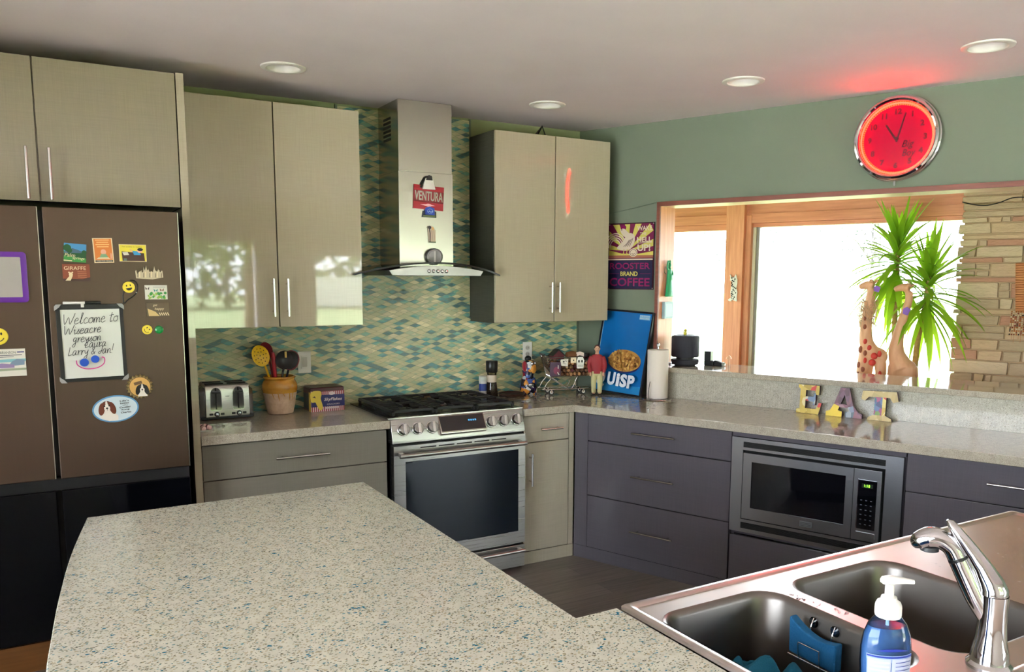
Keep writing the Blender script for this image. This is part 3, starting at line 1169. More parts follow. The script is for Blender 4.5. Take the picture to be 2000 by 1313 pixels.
for k in range(3):
    w = (2 * hw - 0.05) / 3
    x0 = -hw + 0.025 + k * w + 0.003
    x1 = x0 + w - 0.006
    g = G(m_iron)
    y0, y1, zt = -0.575, -0.045, 0.955
    b = 0.007
    for x in (x0 + b, x1 - b):
        g.box(x - b, x + b, y0, y1, zt - 0.014, zt)
    for y in (y0 + b, (y0 + y1) / 2, y1 - b):
        g.box(x0, x1, y - b, y + b, zt - 0.014, zt)
    xm = (x0 + x1) / 2
    for yc in ((y0 * 0.76 + y1 * 0.24), (y0 * 0.24 + y1 * 0.76)):
        if k == 1 and yc < -0.3:
            pass
        g.box(xm - 0.005, xm + 0.005, yc + 0.035, yc + 0.125, zt - 0.012, zt)
        g.box(xm - 0.005, xm + 0.005, yc - 0.125, yc - 0.035, zt - 0.012, zt)
        g.box(x0, xm - 0.035, yc - 0.005, yc + 0.005, zt - 0.012, zt)
        g.box(xm + 0.035, x1, yc - 0.005, yc + 0.005, zt - 0.012, zt)
        for q in (0.065, -0.065):
            g.box(x0, xm - 0.055, yc + q - 0.004, yc + q + 0.004, zt - 0.012, zt)
            g.box(xm + 0.055, x1, yc + q - 0.004, yc + q + 0.004, zt - 0.012, zt)
    for x in (x0 + b, x1 - b):
        for y in (y0 + b, (y0 + y1) / 2, y1 - b):
            g.prism([(x - 0.006, y - 0.006), (x + 0.006, y - 0.006), (x + 0.006, y + 0.006), (x - 0.006, y + 0.006)], 0.925, zt - 0.01, 'z',
                    top=[(x - 0.010, y - 0.008), (x + 0.010, y - 0.008), (x + 0.010, y + 0.008), (x - 0.010, y + 0.008)])
    g.build('grate', t, bev=0.0015, seg=1)
for x, y, r in ((-0.25, -0.44, 0.045), (-0.25, -0.17, 0.038), (0.0, -0.31, 0.050), (0.25, -0.44, 0.050), (0.25, -0.17, 0.038)):
    g = G(M('burner_alloy', (120, 118, 114), 0.4, 0.9)).lathe([(r * 1.25, 0.926), (r * 1.2, 0.932), (r, 0.934)], 24, (x, y, 0))
    g.lathe([(r, 0.9335), (r, 0.941), (r * 0.9, 0.943)], 24, (x, y, 0), 'z', m_iron)
    g.build('burner', t)
# sloping control panel
m_range = steel('range_steel', (172, 168, 165), 0.28, (2, 2, 320))
ztop, zbot, yt, yb = 0.917, 0.793, -0.618, -0.650
G(m_range).prism([(yt, ztop), (yb, zbot + 0.020), (yb, zbot), (-0.58, zbot), (-0.58, ztop)], -hw, hw, 'x').build('control_panel', t, bev=0.003)
tilt = math.atan2(yt - yb, ztop - zbot - 0.020)


def on_panel(z):
    return yt + (yb - yt) * (ztop - z) / (ztop - zbot - 0.02)


for x in (-1.489, -1.410, -1.330, -0.982, -0.905, -0.825):
    z = 0.862
    g = G(m_polish)
    g.lathe([(0.0335, 0), (0.0335, -0.006), (0.031, -0.008), (0.029, -0.008)], 30, (0, 0, 0), 'y')
    g.lathe([(0.0285, -0.004), (0.0275, -0.026), (0.0255, -0.029)], 30, (0, 0, 0), 'y', M('knob_steel', (150, 148, 146), 0.16, 1.0))
    g.box(-0.007, 0.007, -0.038, -0.02, -0.0265, 0.0265, M('knob_grip', (206, 203, 198), 0.22, 1.0))
    g.build('knob', t, (x - XC, on_panel(z) + 0.0005, z), (-tilt, 0, 0), bev=0.001)
g = G(m_steelv)
x0, x1 = -1.290 - XC, -1.022 - XC
g.prism([(on_panel(0.914) - 0.001, 0.914), (yb - 0.020, 0.834), (yb - 0.020, 0.826), (on_panel(0.815), 0.815)], x0, x1, 'x')
dp = g.build('display_housing', t, bev=0.002)
g = G(m_bglass)
pz = [(0.9095, 0.007), (0.8365, 0.007)]


def house(z):
    f = (0.914 - z) / (0.914 - 0.834)
    return on_panel(0.914) - 0.001 + f * (yb - 0.020 - on_panel(0.914) + 0.001)


g.add([(x0 + 0.006, house(0.839) - 0.0012, 0.839), (x1 - 0.006, house(0.839) - 0.0012, 0.839), (x1 - 0.006, house(0.911) - 0.0012, 0.911), (x0 + 0.006, house(0.911) - 0.0012, 0.911)], [(0, 1, 2, 3)])
m_cyan = M('display_glow', (40, 90, 130), 0.3, emit=(70, 140, 190), es=0.35)
for k in range(4):
    a = x1 - 0.100 + k * 0.013
    z = 0.880
    g.add([(a, house(z) - 0.002, z), (a + 0.009, house(z) - 0.002, z), (a + 0.009, house(z + .008) - 0.002, z + 0.008), (a, house(z + .008) - 0.002, z + 0.008)], [(0, 1, 2, 3)], m_cyan)
g.build('display', dp)
# oven door
dr = G(m_range)
z0, z1, y0 = 0.160, 0.782, -0.656
wx0, wx1, wz0, wz1 = -hw + 0.066, hw - 0.044, 0.228, 0.697
dr.box(-hw + 0.003, wx0, y0, -0.614, z0, z1)
dr.box(wx1, hw - 0.001, y0, -0.614, z0, z1)
dr.box(wx0, wx1, y0, -0.614, z0, wz0)
dr.box(wx0, wx1, y0, -0.614, wz1, z1)
door = dr.build('oven_door', t)
G(M('oven_glass', (10, 18, 28), 0.03, spec=0.45)).box(wx0, wx1, y0 + 0.004, y0 + 0.012, wz0, wz1).build('oven_window', door)
g = G(m_gap)
for k in range(5):
    g.box(-0.24 + k * 0.104, -0.24 + k * 0.104 + 0.090, y0 - 0.0006, y0 + 0.002, 0.762, 0.768)
g.build('door_vents', door)
g = G(m_range)
g.lathe([(0.010, 0), (0.0125, 0.002), (0.0125, 2 * hw - 0.036), (0.010, 2 * hw - 0.034)], 18, (-hw + 0.018, y0 - 0.045, 0.738), 'x')
for s in (-1, 1):
    g.box(s * (hw - 0.040) - 0.012, s * (hw - 0.040) + 0.012, y0 - 0.040, y0 + 0.001, 0.729, 0.747)
g.build('handle', door, bev=0.001)
dw = G(m_range).box(-hw + 0.003, hw - 0.001, y0 + 0.002, -0.614, 0.020, 0.146).build('warming_drawer', t, bev=0.002)
g = G(m_range)
g.lathe([(0.008, 0), (0.0105, 0.002), (0.0105, 2 * hw - 0.036), (0.008, 2 * hw - 0.034)], 16, (-hw + 0.018, y0 - 0.032, 0.122), 'x')
for s in (-1, 1):
    g.box(s * (hw - 0.040) - 0.010, s * (hw - 0.040) + 0.010, y0 - 0.028, y0 + 0.003, 0.114, 0.130)
g.build('handle', dw, bev=0.001)

# microwave in its trim kit (window wall frame)
m_mw = steel('microwave_steel', (176, 178, 182), 0.26, (2, 2, 320))
t = thing('microwave', 'built-in steel microwave with black window and green clock digits', 'microwave', rz=WALL_ROT)
YF = -0.622
g = G(m_mw)
L, R_, T, B = 1.392, 2.214, 0.845, 0.356
ix0, ix1, iz0, iz1 = 1.452, 2.138, 0.424, 0.783
g.box(L, ix0, YF, -0.596, B, T)
g.box(ix1, R_, YF, -0.596, B, T)
g.box(ix0, ix1, YF, -0.596, iz1, T)
g.box(ix0, ix1, YF, -0.596, B, iz0)
g.box(1.41, 2.198, -0.594, -0.10, 0.36, 0.80, m_blackp)
g.build('trim_frame', t)
for za, zb in ((0.797, 0.825), (0.377, 0.408)):
    g = G(m_gap).box(1.454, 2.137, YF - 0.0008, YF + 0.003, za, zb)
    for k in range(5):
        g.box(1.456, 2.135, YF - 0.0016, YF, za + 0.004 + k * 0.005, za + 0.0055 + k * 0.005, m_blackp)
    g.build('vent_slot', t)
G(m_gap).box(ix0, ix1, -0.602, -0.596, iz0, iz1).build('shadow_gap', t)
YD = -0.640
g = G(m_mw)
dx0, dx1, dz0, dz1 = 1.463, 2.128, 0.434, 0.772
a0, a1, b0, b1 = 1.508, 1.969, 0.494, 0.730
xs = 2.005
g.box(dx0, a0, YD, -0.604, dz0, dz1)
g.box(a1, xs - 0.001, YD, -0.604, dz0, dz1)
g.box(a0, a1, YD, -0.604, dz0, b0)
g.box(a0, a1, YD, -0.604, b1, dz1)
door = g.build('door', t)
G(m_bglass).box(a0, a1, YD + 0.004, YD + 0.01, b0, b1).build('window', door)
g = G(M('logo_plate', (130, 132, 138), 0.3, 0.8))
g.box(1.763, 1.823, YD - 0.002, YD, 0.449, 0.476)
g.ly = YD - 0.002
for k in range(3):
    g.rect(1.767, 1.819, 0.454 + k * 0.007, 0.456 + k * 0.007, M('plate_dark_lines', (60, 62, 68), 0.5))  # dark lines across the logo plate
g.build('badge', door)
cp = G(m_mw).box(xs + 0.001, dx1, YD, -0.604, dz0, dz1).build('control_panel', t, bev=0.001)
g = G(m_bglass).box(2.030, 2.110, YD - 0.003, YD, 0.491, 0.723)
g.box(2.0265, 2.030, YD - 0.004, YD, 0.489, 0.725, m_polish)
g.ly = YD - 0.003
m_dim = M('pad_marks', (92, 96, 106), 0.5)
for r in range(6):
    for c in range(3):
        g.rect(2.042 + c * 0.022, 2.050 + c * 0.022, 0.512 + r * 0.023, 0.5155 + r * 0.023, m_dim)
g.rect(2.045, 2.095, 0.688, 0.708, M('lcd_dark', (18, 30, 18), 0.3))
g.text('1:18', 2.069, 0.698, 0.012, M('green_digits', (120, 220, 60), 0.4, emit=(130, 235, 50), es=1.2))
g.build('keypad', cp)
G(m_mw).box(2.028, 2.112, YD - 0.004, YD, 0.448, 0.476).build('open_button', cp, bev=0.001)
# ------------------------------------------------------------------ sink, faucet and what stands there
m_sink = M('sink_steel', (220, 208, 206), 0.24, 1.0)
n = N(m_sink)
n.link(n.math('MULTIPLY_ADD', n.noise(n.obj((3, 90, 3)), 1, 2), 0.08, 0.27), n.b.inputs['Roughness'])
t = thing('double_sink', 'stainless double-bowl sink with a drainboard at its right end', 'sink', (0, 0, 0))
SX0, SX1, SY0, SY1 = -1.990, -0.470, -3.790, -3.162
ZR = 0.9155


def ring_at(x0, x1, y0, y1, r, z):
    return [(p[0], p[1], z) for p in rrect(x0, x1, y0, y1, r, 6)]


g = G(m_sink)
rim = []
for d, z, r in ((0, 0.9152, 0.012), (0.0, 0.9200, 0.012), (0.004, 0.9235, 0.011), (0.014, 0.9240, 0.010), (0.022, 0.9222, 0.010), (0.027, 0.9195, 0.010)):
    rim.append(ring_at(SX0 + d, SX1 - d, SY0 + d, SY1 - d, r, z))
g.loft(rim, cap0=False, cap1=False)
B1 = (-1.957, -1.632, -3.655, -3.252)
B2 = (-1.566, -1.212, -3.685, -3.252)
RF = 0.030                                              # raised lip around each bowl

loops = [[(p[0], p[1]) for p in rrect(b[0] - 0.012, b[1] + 0.012, b[2] - 0.012, b[3] + 0.012, 0.07, 6)] for b in (B1, B2)]
holed(g, [(p[0], p[1]) for p in rim[-1]], loops, 0.9195)
g.build('deck', t, angle=50)
m_bowl = M('shaded_bowl_steel', (120, 115, 110), 0.36, 1.0)  # darker copy of the sink steel, shade of the bowls put into the colour
for b, nm in ((B1, 'left'), (B2, 'right')):
    g = G(m_bowl)
    rings = []
    for d, z, r in ((-0.012, 0.9195, 0.07), (-0.007, 0.9185, 0.066), (-0.002, 0.914, 0.062), (0.002, 0.905, 0.06), (0.010, 0.76, 0.056), (0.018, 0.735, 0.052), (0.035, 0.722, 0.045), (0.06, 0.719, 0.03)):
        rings.append(ring_at(b[0] + d, b[1] - d, b[2] + d, b[3] - d, r, z))
    g.loft(rings, cap0=False, cap1=True)
    bowl = g.build('bowl', t, angle=50)
    cx, cyy = (b[0] + b[1]) / 2, (b[2] + b[3]) / 2
    G(m_polish).lathe([(0.045, 0.7205), (0.043, 0.723), (0.036, 0.7215), (0.0, 0.7205)], 24, (cx, cyy, 0)).build('drain', bowl)
# water drops on the divider and drainboard
mw_ = M('water_drop', (235, 240, 245), 0.02, trans=1.0, ior=1.33)
rr = random.Random(3)
dr = G(mw_)
for _ in range(46):
    if rr.random() < 0.45:
        x, y, z = rr.uniform(-1.615, -1.58), rr.uniform(-3.50, -3.30), 0.9195
    else:
        x, y, z = rr.uniform(-1.16, -0.62), rr.uniform(-3.66, -3.24), 0.9195
    s = rr.uniform(0.0015, 0.0042)
    dr.ball((x, y, z), (s * 1.2, s, s * 0.55), 8, 6)
o = dr.build('water_drops')
o['kind'] = 'stuff'
tag(o, 'water drops splashed over the sink divider and drainboard', 'water')

# faucet: column, pull-out spout and lever; spout leans out over the bowls
FB = (-1.560, -3.735, 0.9195)
FA_ = math.radians(120)
t = thing('kitchen_faucet', 'chrome pull-out kitchen faucet with blade lever, by the double sink', 'faucet', FB, FA_)
CH = M('faucet_chrome', (205, 205, 208), 0.06, 1.0)
g = G(CH)
g.lathe([(0.040, 0.0), (0.040, 0.006), (0.034, 0.012), (0.033, 0.022), (0.031, 0.035), (0.0265, 0.055), (0.0245, 0.085), (0.0240, 0.118), (0.0250, 0.139)], 32)
g.build('column', t)
g = G(CH)
g.tube(cr_spline([(0.004, 0, 0.085), (0.028, 0, 0.125), (0.050, 0, 0.168), (0.064, 0, 0.196)], 6), [0.016, 0.019, 0.0185, 0.0175], 20)
g.build('spout', t)
g = G(m_blackp)
g.tube([(0.0630, 0, 0.1935), (0.0655, 0, 0.1990)], 0.0178, 20)
g.build('seam_ring', t)
g = G(CH)
g.tube(cr_spline([(0.0650, 0, 0.198), (0.076, 0, 0.217), (0.094, 0, 0.229), (0.114, 0, 0.229), (0.132, 0, 0.219), (0.141, 0, 0.209)], 6), [0.0172, 0.0175, 0.019, 0.021, 0.018, 0.006], 22)
sh = g.build('spray_head', t)
g = G(M('nozzle_grey', (60, 60, 64), 0.4))
g.lathe([(0.0165, 0.0), (0.0165, -0.008), (0.013, -0.0095), (0.0, -0.0095)], 22, (0.113, 0, 0.2125))
g.build('nozzle', sh)
# lever: cap over the column rising into a long blade
g = G(CH)
rings = []
for d, z, w, th in ((0.002, 0.1400, 0.0252, 0.0252), (0.002, 0.150, 0.0250, 0.0250), (0.009, 0.164, 0.0215, 0.0225), (0.024, 0.188, 0.0165, 0.0175), (0.040, 0.210, 0.0150, 0.0150), (0.056, 0.231, 0.0150, 0.0130), (0.070, 0.249, 0.0135, 0.0105), (0.081, 0.263, 0.0095, 0.0070), (0.0865, 0.268, 0.003, 0.002)):
    f = min(1.0, max(0.0, (z - 0.145) / 0.05))
    ax = Vector((0.62 * f, 0, 1 - 0.3 * f)).normalized()
    nx = Vector((ax.z, 0, -ax.x))
    rings.append([Vector((d, 0, z)) + Vector((0, 1, 0)) * (w * math.sin(a)) + nx * (th * math.cos(a)) for a in [2 * PI * k / 24 for k in range(24)]])
g.loft(rings)
g.build('lever', t)

# soap bottle
t = thing('soap_bottle', 'clear blue hand soap bottle with white pump, beside the faucet', 'bottle', (-1.84, -3.715, 0.9195), math.radians(-31))
prof = [(0.030, 0.0), (0.036, 0.004), (0.0395, 0.03), (0.0425, 0.07), (0.0425, 0.095), (0.0395, 0.118), (0.0325, 0.137), (0.022, 0.150), (0.0155, 0.155), (0.0150, 0.160)]
G(tint_glass('clear_plastic', (206, 226, 246), 0.03)).lathe(prof, 32, sy=0.62, cap1=False).build('bottle_shell', t)
inner = [(r * 0.955, z + 0.002) for r, z in prof if z < 0.128] + [(0.0335 * 0.955, 0.1335)]
soap = M('blue_soap', (130, 178, 236), 0.08, trans=0.6, ior=1.33)
G(soap).lathe(inner, 32, sy=0.60).build('liquid_soap', t)
g = G(M('pump_white', (232, 230, 226), 0.35))
g.lathe([(0.0205, 0.150), (0.0210, 0.152), (0.0210, 0.170), (0.0190, 0.175), (0.0135, 0.1785), (0.0125, 0.184), (0.0075, 0.186), (0.0072, 0.206)], 28)
for k in range(28):
    a = 2 * PI * k / 28
    g.box(0.0205 * math.cos(a) - 0.0007, 0.0205 * math.cos(a) + 0.0007, 0.0205 * math.sin(a) - 0.0007, 0.0205 * math.sin(a) + 0.0007, 0.153, 0.168)
g.build('pump_collar', t)
g = G(M('pump_white'))
rings = []
for x, w, z, th in ((-0.0165, 0.002, 0.2125, 0.003), (-0.012, 0.009, 0.2125, 0.0065), (0.0, 0.012, 0.2130, 0.0075), (0.012, 0.009, 0.2125, 0.0065), (0.028, 0.0055, 0.2110, 0.0048), (0.040, 0.0042, 0.2095, 0.0038), (0.0405, 0.0025, 0.2095, 0.0024)):
    rings.append([(x, w * math.cos(a), z + th * math.sin(a)) for a in [2 * PI * k / 16 for k in range(16)]])
g.loft(rings)
g.build('pump_head', t)
G(M('dip_tube', (225, 232, 240), 0.2)).cyl((0, 0, 0.012), 0.003, 0.138, 'z', 10).build('dip_tube', t)
lab = G()


def soap_label(u0, u1, z0, z1, mat, off):
    seg = 10
    vs = []
    for i in range(seg + 1):
        a = math.radians(-90 + u0 + (u1 - u0) * i / seg)
        for z in (z0, z1):
            r = 0.0425 + off
            for k in range(len(prof) - 1):
                if prof[k][1] <= z <= prof[k + 1][1]:
                    f = (z - prof[k][1]) / (prof[k + 1][1] - prof[k][1])
                    r = prof[k][0] + f * (prof[k + 1][0] - prof[k][0]) + off
            vs.append((r * math.cos(a), r * math.sin(a) * 0.62 - off, z))
    lab.add(vs, [(2 * i, 2 * i + 2, 2 * i + 3, 2 * i + 1) for i in range(seg)], mat)


m_l1, m_l2, m_l3 = M('label_blue', (30, 52, 150), 0.4), M('label_grey', (176, 182, 206), 0.4), M('label_ivory', (206, 206, 190), 0.4)
soap_label(-62, 62, 0.018, 0.090, M('label_pale', (150, 176, 224), 0.4), 0.0003)
soap_label(-58, -2, 0.052, 0.084, m_l2, 0.0008)
soap_label(0, 60, 0.052, 0.084, m_l2, 0.0008)
soap_label(-60, 60, 0.086, 0.089, m_l1, 0.0008)
for k in range(4):
    soap_label(-50, -6, 0.056 + k * 0.007, 0.0585 + k * 0.007, m_l3, 0.0012)
    soap_label(8, 52, 0.057 + k * 0.007, 0.0580 + k * 0.007, m_l1, 0.0012)
for u in range(-36, 37, 4):
    h = 0.0045 * math.cos(math.radians(u * 2.4))
    soap_label(u, u + 4, 0.0975, 0.098 + max(h, 0.0006), m_l1, 0.0008)
soap_label(6, 60, 0.030, 0.048, m_l3, 0.0008)
soap_label(-60, 2, 0.020, 0.046, m_l1, 0.0008)
lab.build('label', t)

# sponge in its wire holder on the divider, teal dishcloth in the left bowl
t = thing('sponge_holder', 'thin wire sponge holder hooked on the sink divider', 'holder', (-1.646, -3.425, 0.86))
g = G(m_polish)
for y in (-0.028, 0.028):
    g.tube(cr_spline([(0.006, y, 0.045), (-0.004, y, 0.02), (-0.006, y, -0.035), (-0.034, y, -0.038), (-0.040, y, -0.010), (-0.040, y, 0.0)], 4), 0.0014, 6)
g.tube([(-0.040, -0.028, 0.0), (-0.040, 0.028, 0.0)], 0.0014, 6)
g.tube([(-0.034, -0.06, -0.038), (-0.034, 0.06, -0.038)], 0.0014, 6)
g.build('wire', t)
for y in (-0.028, 0.028):
    G(tint_glass('suction_clear', (200, 205, 210))).lathe([(0.001, 0.0), (0.004, 0.002), (0.012, 0.005)], 14, (0.001, y, 0.035), 'x').build('suction_cup', t)
g = G(M('blue_sponge', (10, 84, 128), 0.9))
n = N(g.mat)
n.bump(n.noise(n.obj(), 220, 3), 0.6, 0.003)
pts = []
for k in range(15):
    y = -0.062 + 0.124 * k / 14
    pts.append((y, 0.040 - 0.020 * math.cos(y / 0.062 * 1.4) + 0.010 * (y / 0.062)))
g.prism([(-0.062, -0.036), (0.060, -0.034)] + pts[::-1], -0.032, -0.0085, 'x')
o = g.build('sponge', None, (-1.647, -3.425, 0.860), bev=0.004, seg=2)
tag(o, 'blue curved sponge in the wire holder inside the left bowl', 'sponge')

g = G(M('teal_cloth', (22, 100, 126), 0.92))
n = N(g.mat)
n.bump(n.noise(n.obj(), 320, 2), 0.5, 0.002)
rr = random.Random(11)
NU, NV = 44, 34
vs = []
for i in range(NU + 1):
    for j in range(NV + 1):
        u, v = i / NU - 0.5, j / NV - 0.5
        e = 1 - max(abs(u), abs(v)) * 1.7
        x = u * 0.20 + 0.012 * math.sin(v * 17 + 1) + 0.01 * math.sin(u * 23)
        y = v * 0.18 + 0.014 * math.sin(u * 15 + 2)
        h = 0.052 + 0.026 * math.exp(-((u - 0.10) ** 2 + (v - 0.08) ** 2) * 9)
        h += 0.016 * math.sin(u * 13 + v * 6) + 0.012 * math.sin(v * 17 - u * 5 + 1.3) + 0.004 * math.sin((u + v) * 30)
        h = max(0.004, h * (0.30 + 0.70 * math.sin(0.5 * PI * max(0, min(1, e * 2.2)))))
        vs.append((x, y, h))
fs = []
for i in range(NU):
    for j in range(NV):
        a = i * (NV + 1) + j
        fs.append((a, a + NV + 1, a + NV + 2, a + 1))
g.add(vs, fs)
o = g.build('dishcloth', None, (-1.762, -3.375, 0.7205), (0, 0, 0.5), angle=180)
s = o.modifiers.new('thick', 'SOLIDIFY')
s.thickness = 0.003
s.offset = 1
tag(o, 'crumpled teal dishcloth lying in the left sink bowl', 'dishcloth')

# ------------------------------------------------------------------ recessed ceiling lights
m_can = M('can_white', (226, 222, 214), 0.35)
for i, (x, y, lb) in enumerate(((-2.038, -0.636, 'recessed ceiling light above the left wall cabinets'), (-0.610, -0.591, 'recessed ceiling light in front of the corner wall cabinet'),
                               (-0.097, -1.543, 'recessed ceiling light between the corner cabinet and the red wall clock'), (0.306, -2.495, 'recessed ceiling light right of the red wall clock'))):
    t = thing('recessed_light', lb, 'ceiling light', (x, y, CEIL_Z), group=None)
    g = G(m_can)
    g.lathe([(0.100, -0.0005), (0.099, -0.006), (0.092, -0.009), (0.076, -0.0085), (0.072, -0.004)], 40, cap0=False, cap1=False)
    g.build('trim_ring', t)
    g = G(m_can)
    g.lathe([(0.0735, -0.006), (0.066, 0.028), (0.060, 0.066)], 40, cap0=False, cap1=False)
    g.build('baffle', t)
    g = G(M('lamp_glass', (238, 230, 206), 0.3))
    g.lathe([(0.060, 0.066), (0.050, 0.052), (0.030, 0.043), (0.0, 0.040)], 32, cap0=False)
    g.build('lamp', t)
# ------------------------------------------------------------------ wall clock
t = thing('neon_clock', 'round chrome wall clock glowing red, above the pass-through opening', 'clock', wp(1.943, 0.0, 2.343), WALL_ROT)
g = G(m_polish)
g.lathe([(0.196, -0.001), (0.208, -0.012), (0.2115, -0.026), (0.206, -0.034), (0.2035, -0.036), (0.2055, -0.044), (0.2000, -0.054), (0.190, -0.058), (0.182, -0.054), (0.1785, -0.046), (0.178, -0.020)], 72, axis='y', cap0=True, cap1=False)
g.build('rim', t)
m_neon = M('neon_tube', (255, 60, 40), 0.4, emit=(255, 13, 6), es=24.0)
g = G(m_neon)
ringp = [(0.1705 * math.cos(2 * PI * k / 64), -0.030, 0.1705 * math.sin(2 * PI * k / 64)) for k in range(64)]
g.tube(ringp, 0.0045, 8, closed=True)
g.build('neon_tube', t)
g = G(M('glowing_ribbed_reflector', (255, 150, 90), 0.25, emit=(255, 110, 40), es=0.30))  # reflected neon light put into the ribs and cone as their own glow
for k in range(96):
    a, b = 2 * PI * k / 96, 2 * PI * (k + 0.55) / 96
    vs = []
    for r, y in ((0.1775, -0.026), (0.1615, -0.016)):
        for q in (a, b):
            vs.append((r * math.cos(q), y, r * math.sin(q)))
    g.add(vs, [(0, 1, 3, 2)])
g.lathe([(0.178, -0.022), (0.161, -0.013)], 72, axis='y', cap0=False, cap1=False, mat=M('glowing_red_reflector', (230, 60, 40), 0.3, emit=(235, 40, 20), es=0.2))
g.build('reflector', t)
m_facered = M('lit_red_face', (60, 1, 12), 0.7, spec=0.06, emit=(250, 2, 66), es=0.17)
m_mark = M('dark_red_print', (34, 0, 8), 0.6)
g = G()
g.lathe([(0.0, -0.016), (0.162, -0.016)], 64, axis='y', cap0=False, cap1=False, mat=m_facered)
g.ly = -0.0165
for h in range(1, 13):
    a = PI / 2 - h * PI / 6
    g.text(str(h), 0.132 * math.cos(a), 0.132 * math.sin(a), 0.029, m_mark, bold=0.045)
g.text('Big', 0.054, -0.034, 0.044, m_mark, 0.058, bold=0.008, shear=0.3)
g.text('Boy', 0.060, -0.078, 0.044, m_mark, 0.062, bold=0.008, shear=0.3)
g.build('dial', t)
g = G(M('hand_dark', (60, 4, 16), 0.4))
g.prism([(0.004, -0.010), (-0.050, 0.070), (-0.058, 0.067), (-0.004, -0.014)], -0.026, -0.024, 'y')
g.build('hour_hand', t)
g = G(M('hand_dark'))
g.prism([(-0.004, -0.018), (0.034, 0.122), (0.040, 0.120), (0.004, -0.018)], -0.029, -0.027, 'y')
g.cyl((0, -0.031, 0), 0.007, 0.016, 'y')
g.build('minute_hand', t)
G(tint_glass('clock_lens', (250, 240, 242))).lathe([(0.0, -0.046), (0.178, -0.040)], 64, axis='y', cap0=False, cap1=False).build('lens', t)
G(M('grey_knob', (150, 150, 148), 0.4)).lathe([(0.006, 0), (0.006, -0.02), (0.003, -0.026)], 12, (0.0, -0.020, -0.207)).build('pull_knob', t)

# ------------------------------------------------------------------ rooster sign on the window wall
t = thing('coffee_sign', 'purple tin coffee sign with a rooster on the green wall', 'sign', wp(0.401, 0.0, 1.778), WALL_ROT)
sw, sh = 0.166, 0.206
P_PUR, P_NAVY, P_YEL, P_CRE = M('sign_plum', (112, 34, 72), 0.25), M('sign_navy', (38, 34, 66), 0.25), M('sign_yellow', (196, 184, 92), 0.25), M('sign_cream', (214, 196, 178), 0.25)
P_PINK, P_DK = M('sign_magenta', (128, 30, 84), 0.25), M('sign_line', (58, 30, 44), 0.25)
g = G().box(-sw, sw, -0.006, -0.0005, -sh, sh, P_DK)
g.ly = -0.0061
g.rect(-sw + 0.006, sw - 0.006, -0.012, sh - 0.006, P_PUR)
c0 = (-0.02, 0.035)
for k in range(7):
    a = math.radians(8 + k * 26)
    pts = [c0]
    for q in (a, a + math.radians(13)):
        dx, dz = math.cos(q), math.sin(q)
        s = min((0.158 + (c0[0] if dx < 0 else -c0[0])) / max(abs(dx), 1e-3), (0.198 - c0[1]) / max(dz, 1e-3))
        pts.append((c0[0] + dx * s, c0[1] + dz * s))
    g.face(pts, P_YEL)
g.face([(-0.16, -0.010), (0.16, -0.010), (0.16, 0.030), (0.05, 0.014), (-0.05, 0.014), (-0.16, 0.040)], P_YEL)
g.face([(-0.16, -0.010), (0.16, -0.010), (0.16, 0.006), (-0.16, 0.006)], M('sign_rust', (150, 92, 70), 0.3))
# rooster: tail plumes, body, neck, head, comb, legs
for k in range(4):
    r = 0.034 + 0.013 * k
    g.ring(-0.112, 0.066, r, r + 0.0065, P_CRE, a0=0.35, a1=PI * 1.08)
g.face([(p.x, p.y) for p in cr_spline([(-0.10, 0.052, 0), (-0.05, 0.036, 0), (0.0, 0.046, 0), (0.028, 0.09, 0), (0.022, 0.132, 0), (-0.012, 0.142, 0), (-0.040, 0.118, 0), (-0.062, 0.088, 0)], 5, True)], P_CRE)
g.face([(p.x, p.y) for p in cr_spline([(-0.040, 0.118, 0), (0.0, 0.125, 0), (-0.032, 0.158, 0), (-0.058, 0.176, 0), (-0.076, 0.168, 0), (-0.070, 0.145, 0)], 5, True)], P_CRE)
g.face([(-0.078, 0.166), (-0.098, 0.158), (-0.076, 0.156)], P_YEL)
for k in range(3):
    g.ell(-0.068 + k * 0.013, 0.182 - 0.003 * abs(k - 1), 0.008, 0.011, P_PINK)
g.ell(-0.066, 0.164, 0.0035, 0.0035, P_DK)
for k in range(4):
    g.line([(-0.05 + 0.014 * k, 0.06), (-0.03 + 0.014 * k, 0.075 + 0.008 * k), (-0.01 + 0.009 * k, 0.10 + 0.004 * k)], 0.003, P_DK)
for x in (-0.046, -0.022):
    g.line([(x, 0.046), (x - 0.004, 0.018), (x + 0.012, 0.012)], 0.005, P_YEL)
    g.line([(x - 0.004, 0.018), (x - 0.018, 0.010)], 0.004, P_YEL)
g.ell(0.022, 0.022, 0.030, 0.026, P_CRE)
g.ring(0.022, 0.022, 0.021, 0.024, P_DK, sz=0.86)
g.line([(0.010, 0.018), (0.022, 0.011), (0.034, 0.018)], 0.003, P_DK)
g.text('WAKE', 0.100, 0.170, 0.028, P_CRE, 0.105, bold=0.02)
g.text('THE', 0.090, 0.137, 0.018, P_CRE, 0.045)
g.text('HELL', 0.100, 0.102, 0.030, P_CRE, 0.105, bold=0.02)
g.line([(0.05, 0.080), (0.154, 0.083)], 0.003, P_CRE)
g.text('UP!', 0.098, 0.052, 0.040, P_CRE, 0.092, bold=0.03)
g.rect(-sw + 0.004, sw - 0.004, -0.023, -0.015, P_CRE)
g.rect(-sw + 0.006, sw - 0.006, -sh + 0.006, -0.026, P_NAVY)
g.text('ROOSTER', 0.0, -0.060, 0.040, P_PINK, 0.29, bold=0.02)
g.text('BRAND', -0.004, -0.108, 0.028, P_YEL, 0.125, bold=0.02)
for s in (-1, 1):
    g.line([(s * 0.075, -0.108), (s * 0.15, -0.108)], 0.002, P_PINK)
g.text('COFFEE', 0.0, -0.160, 0.052, P_PINK, 0.29, bold=0.02)
g.build('panel', t)
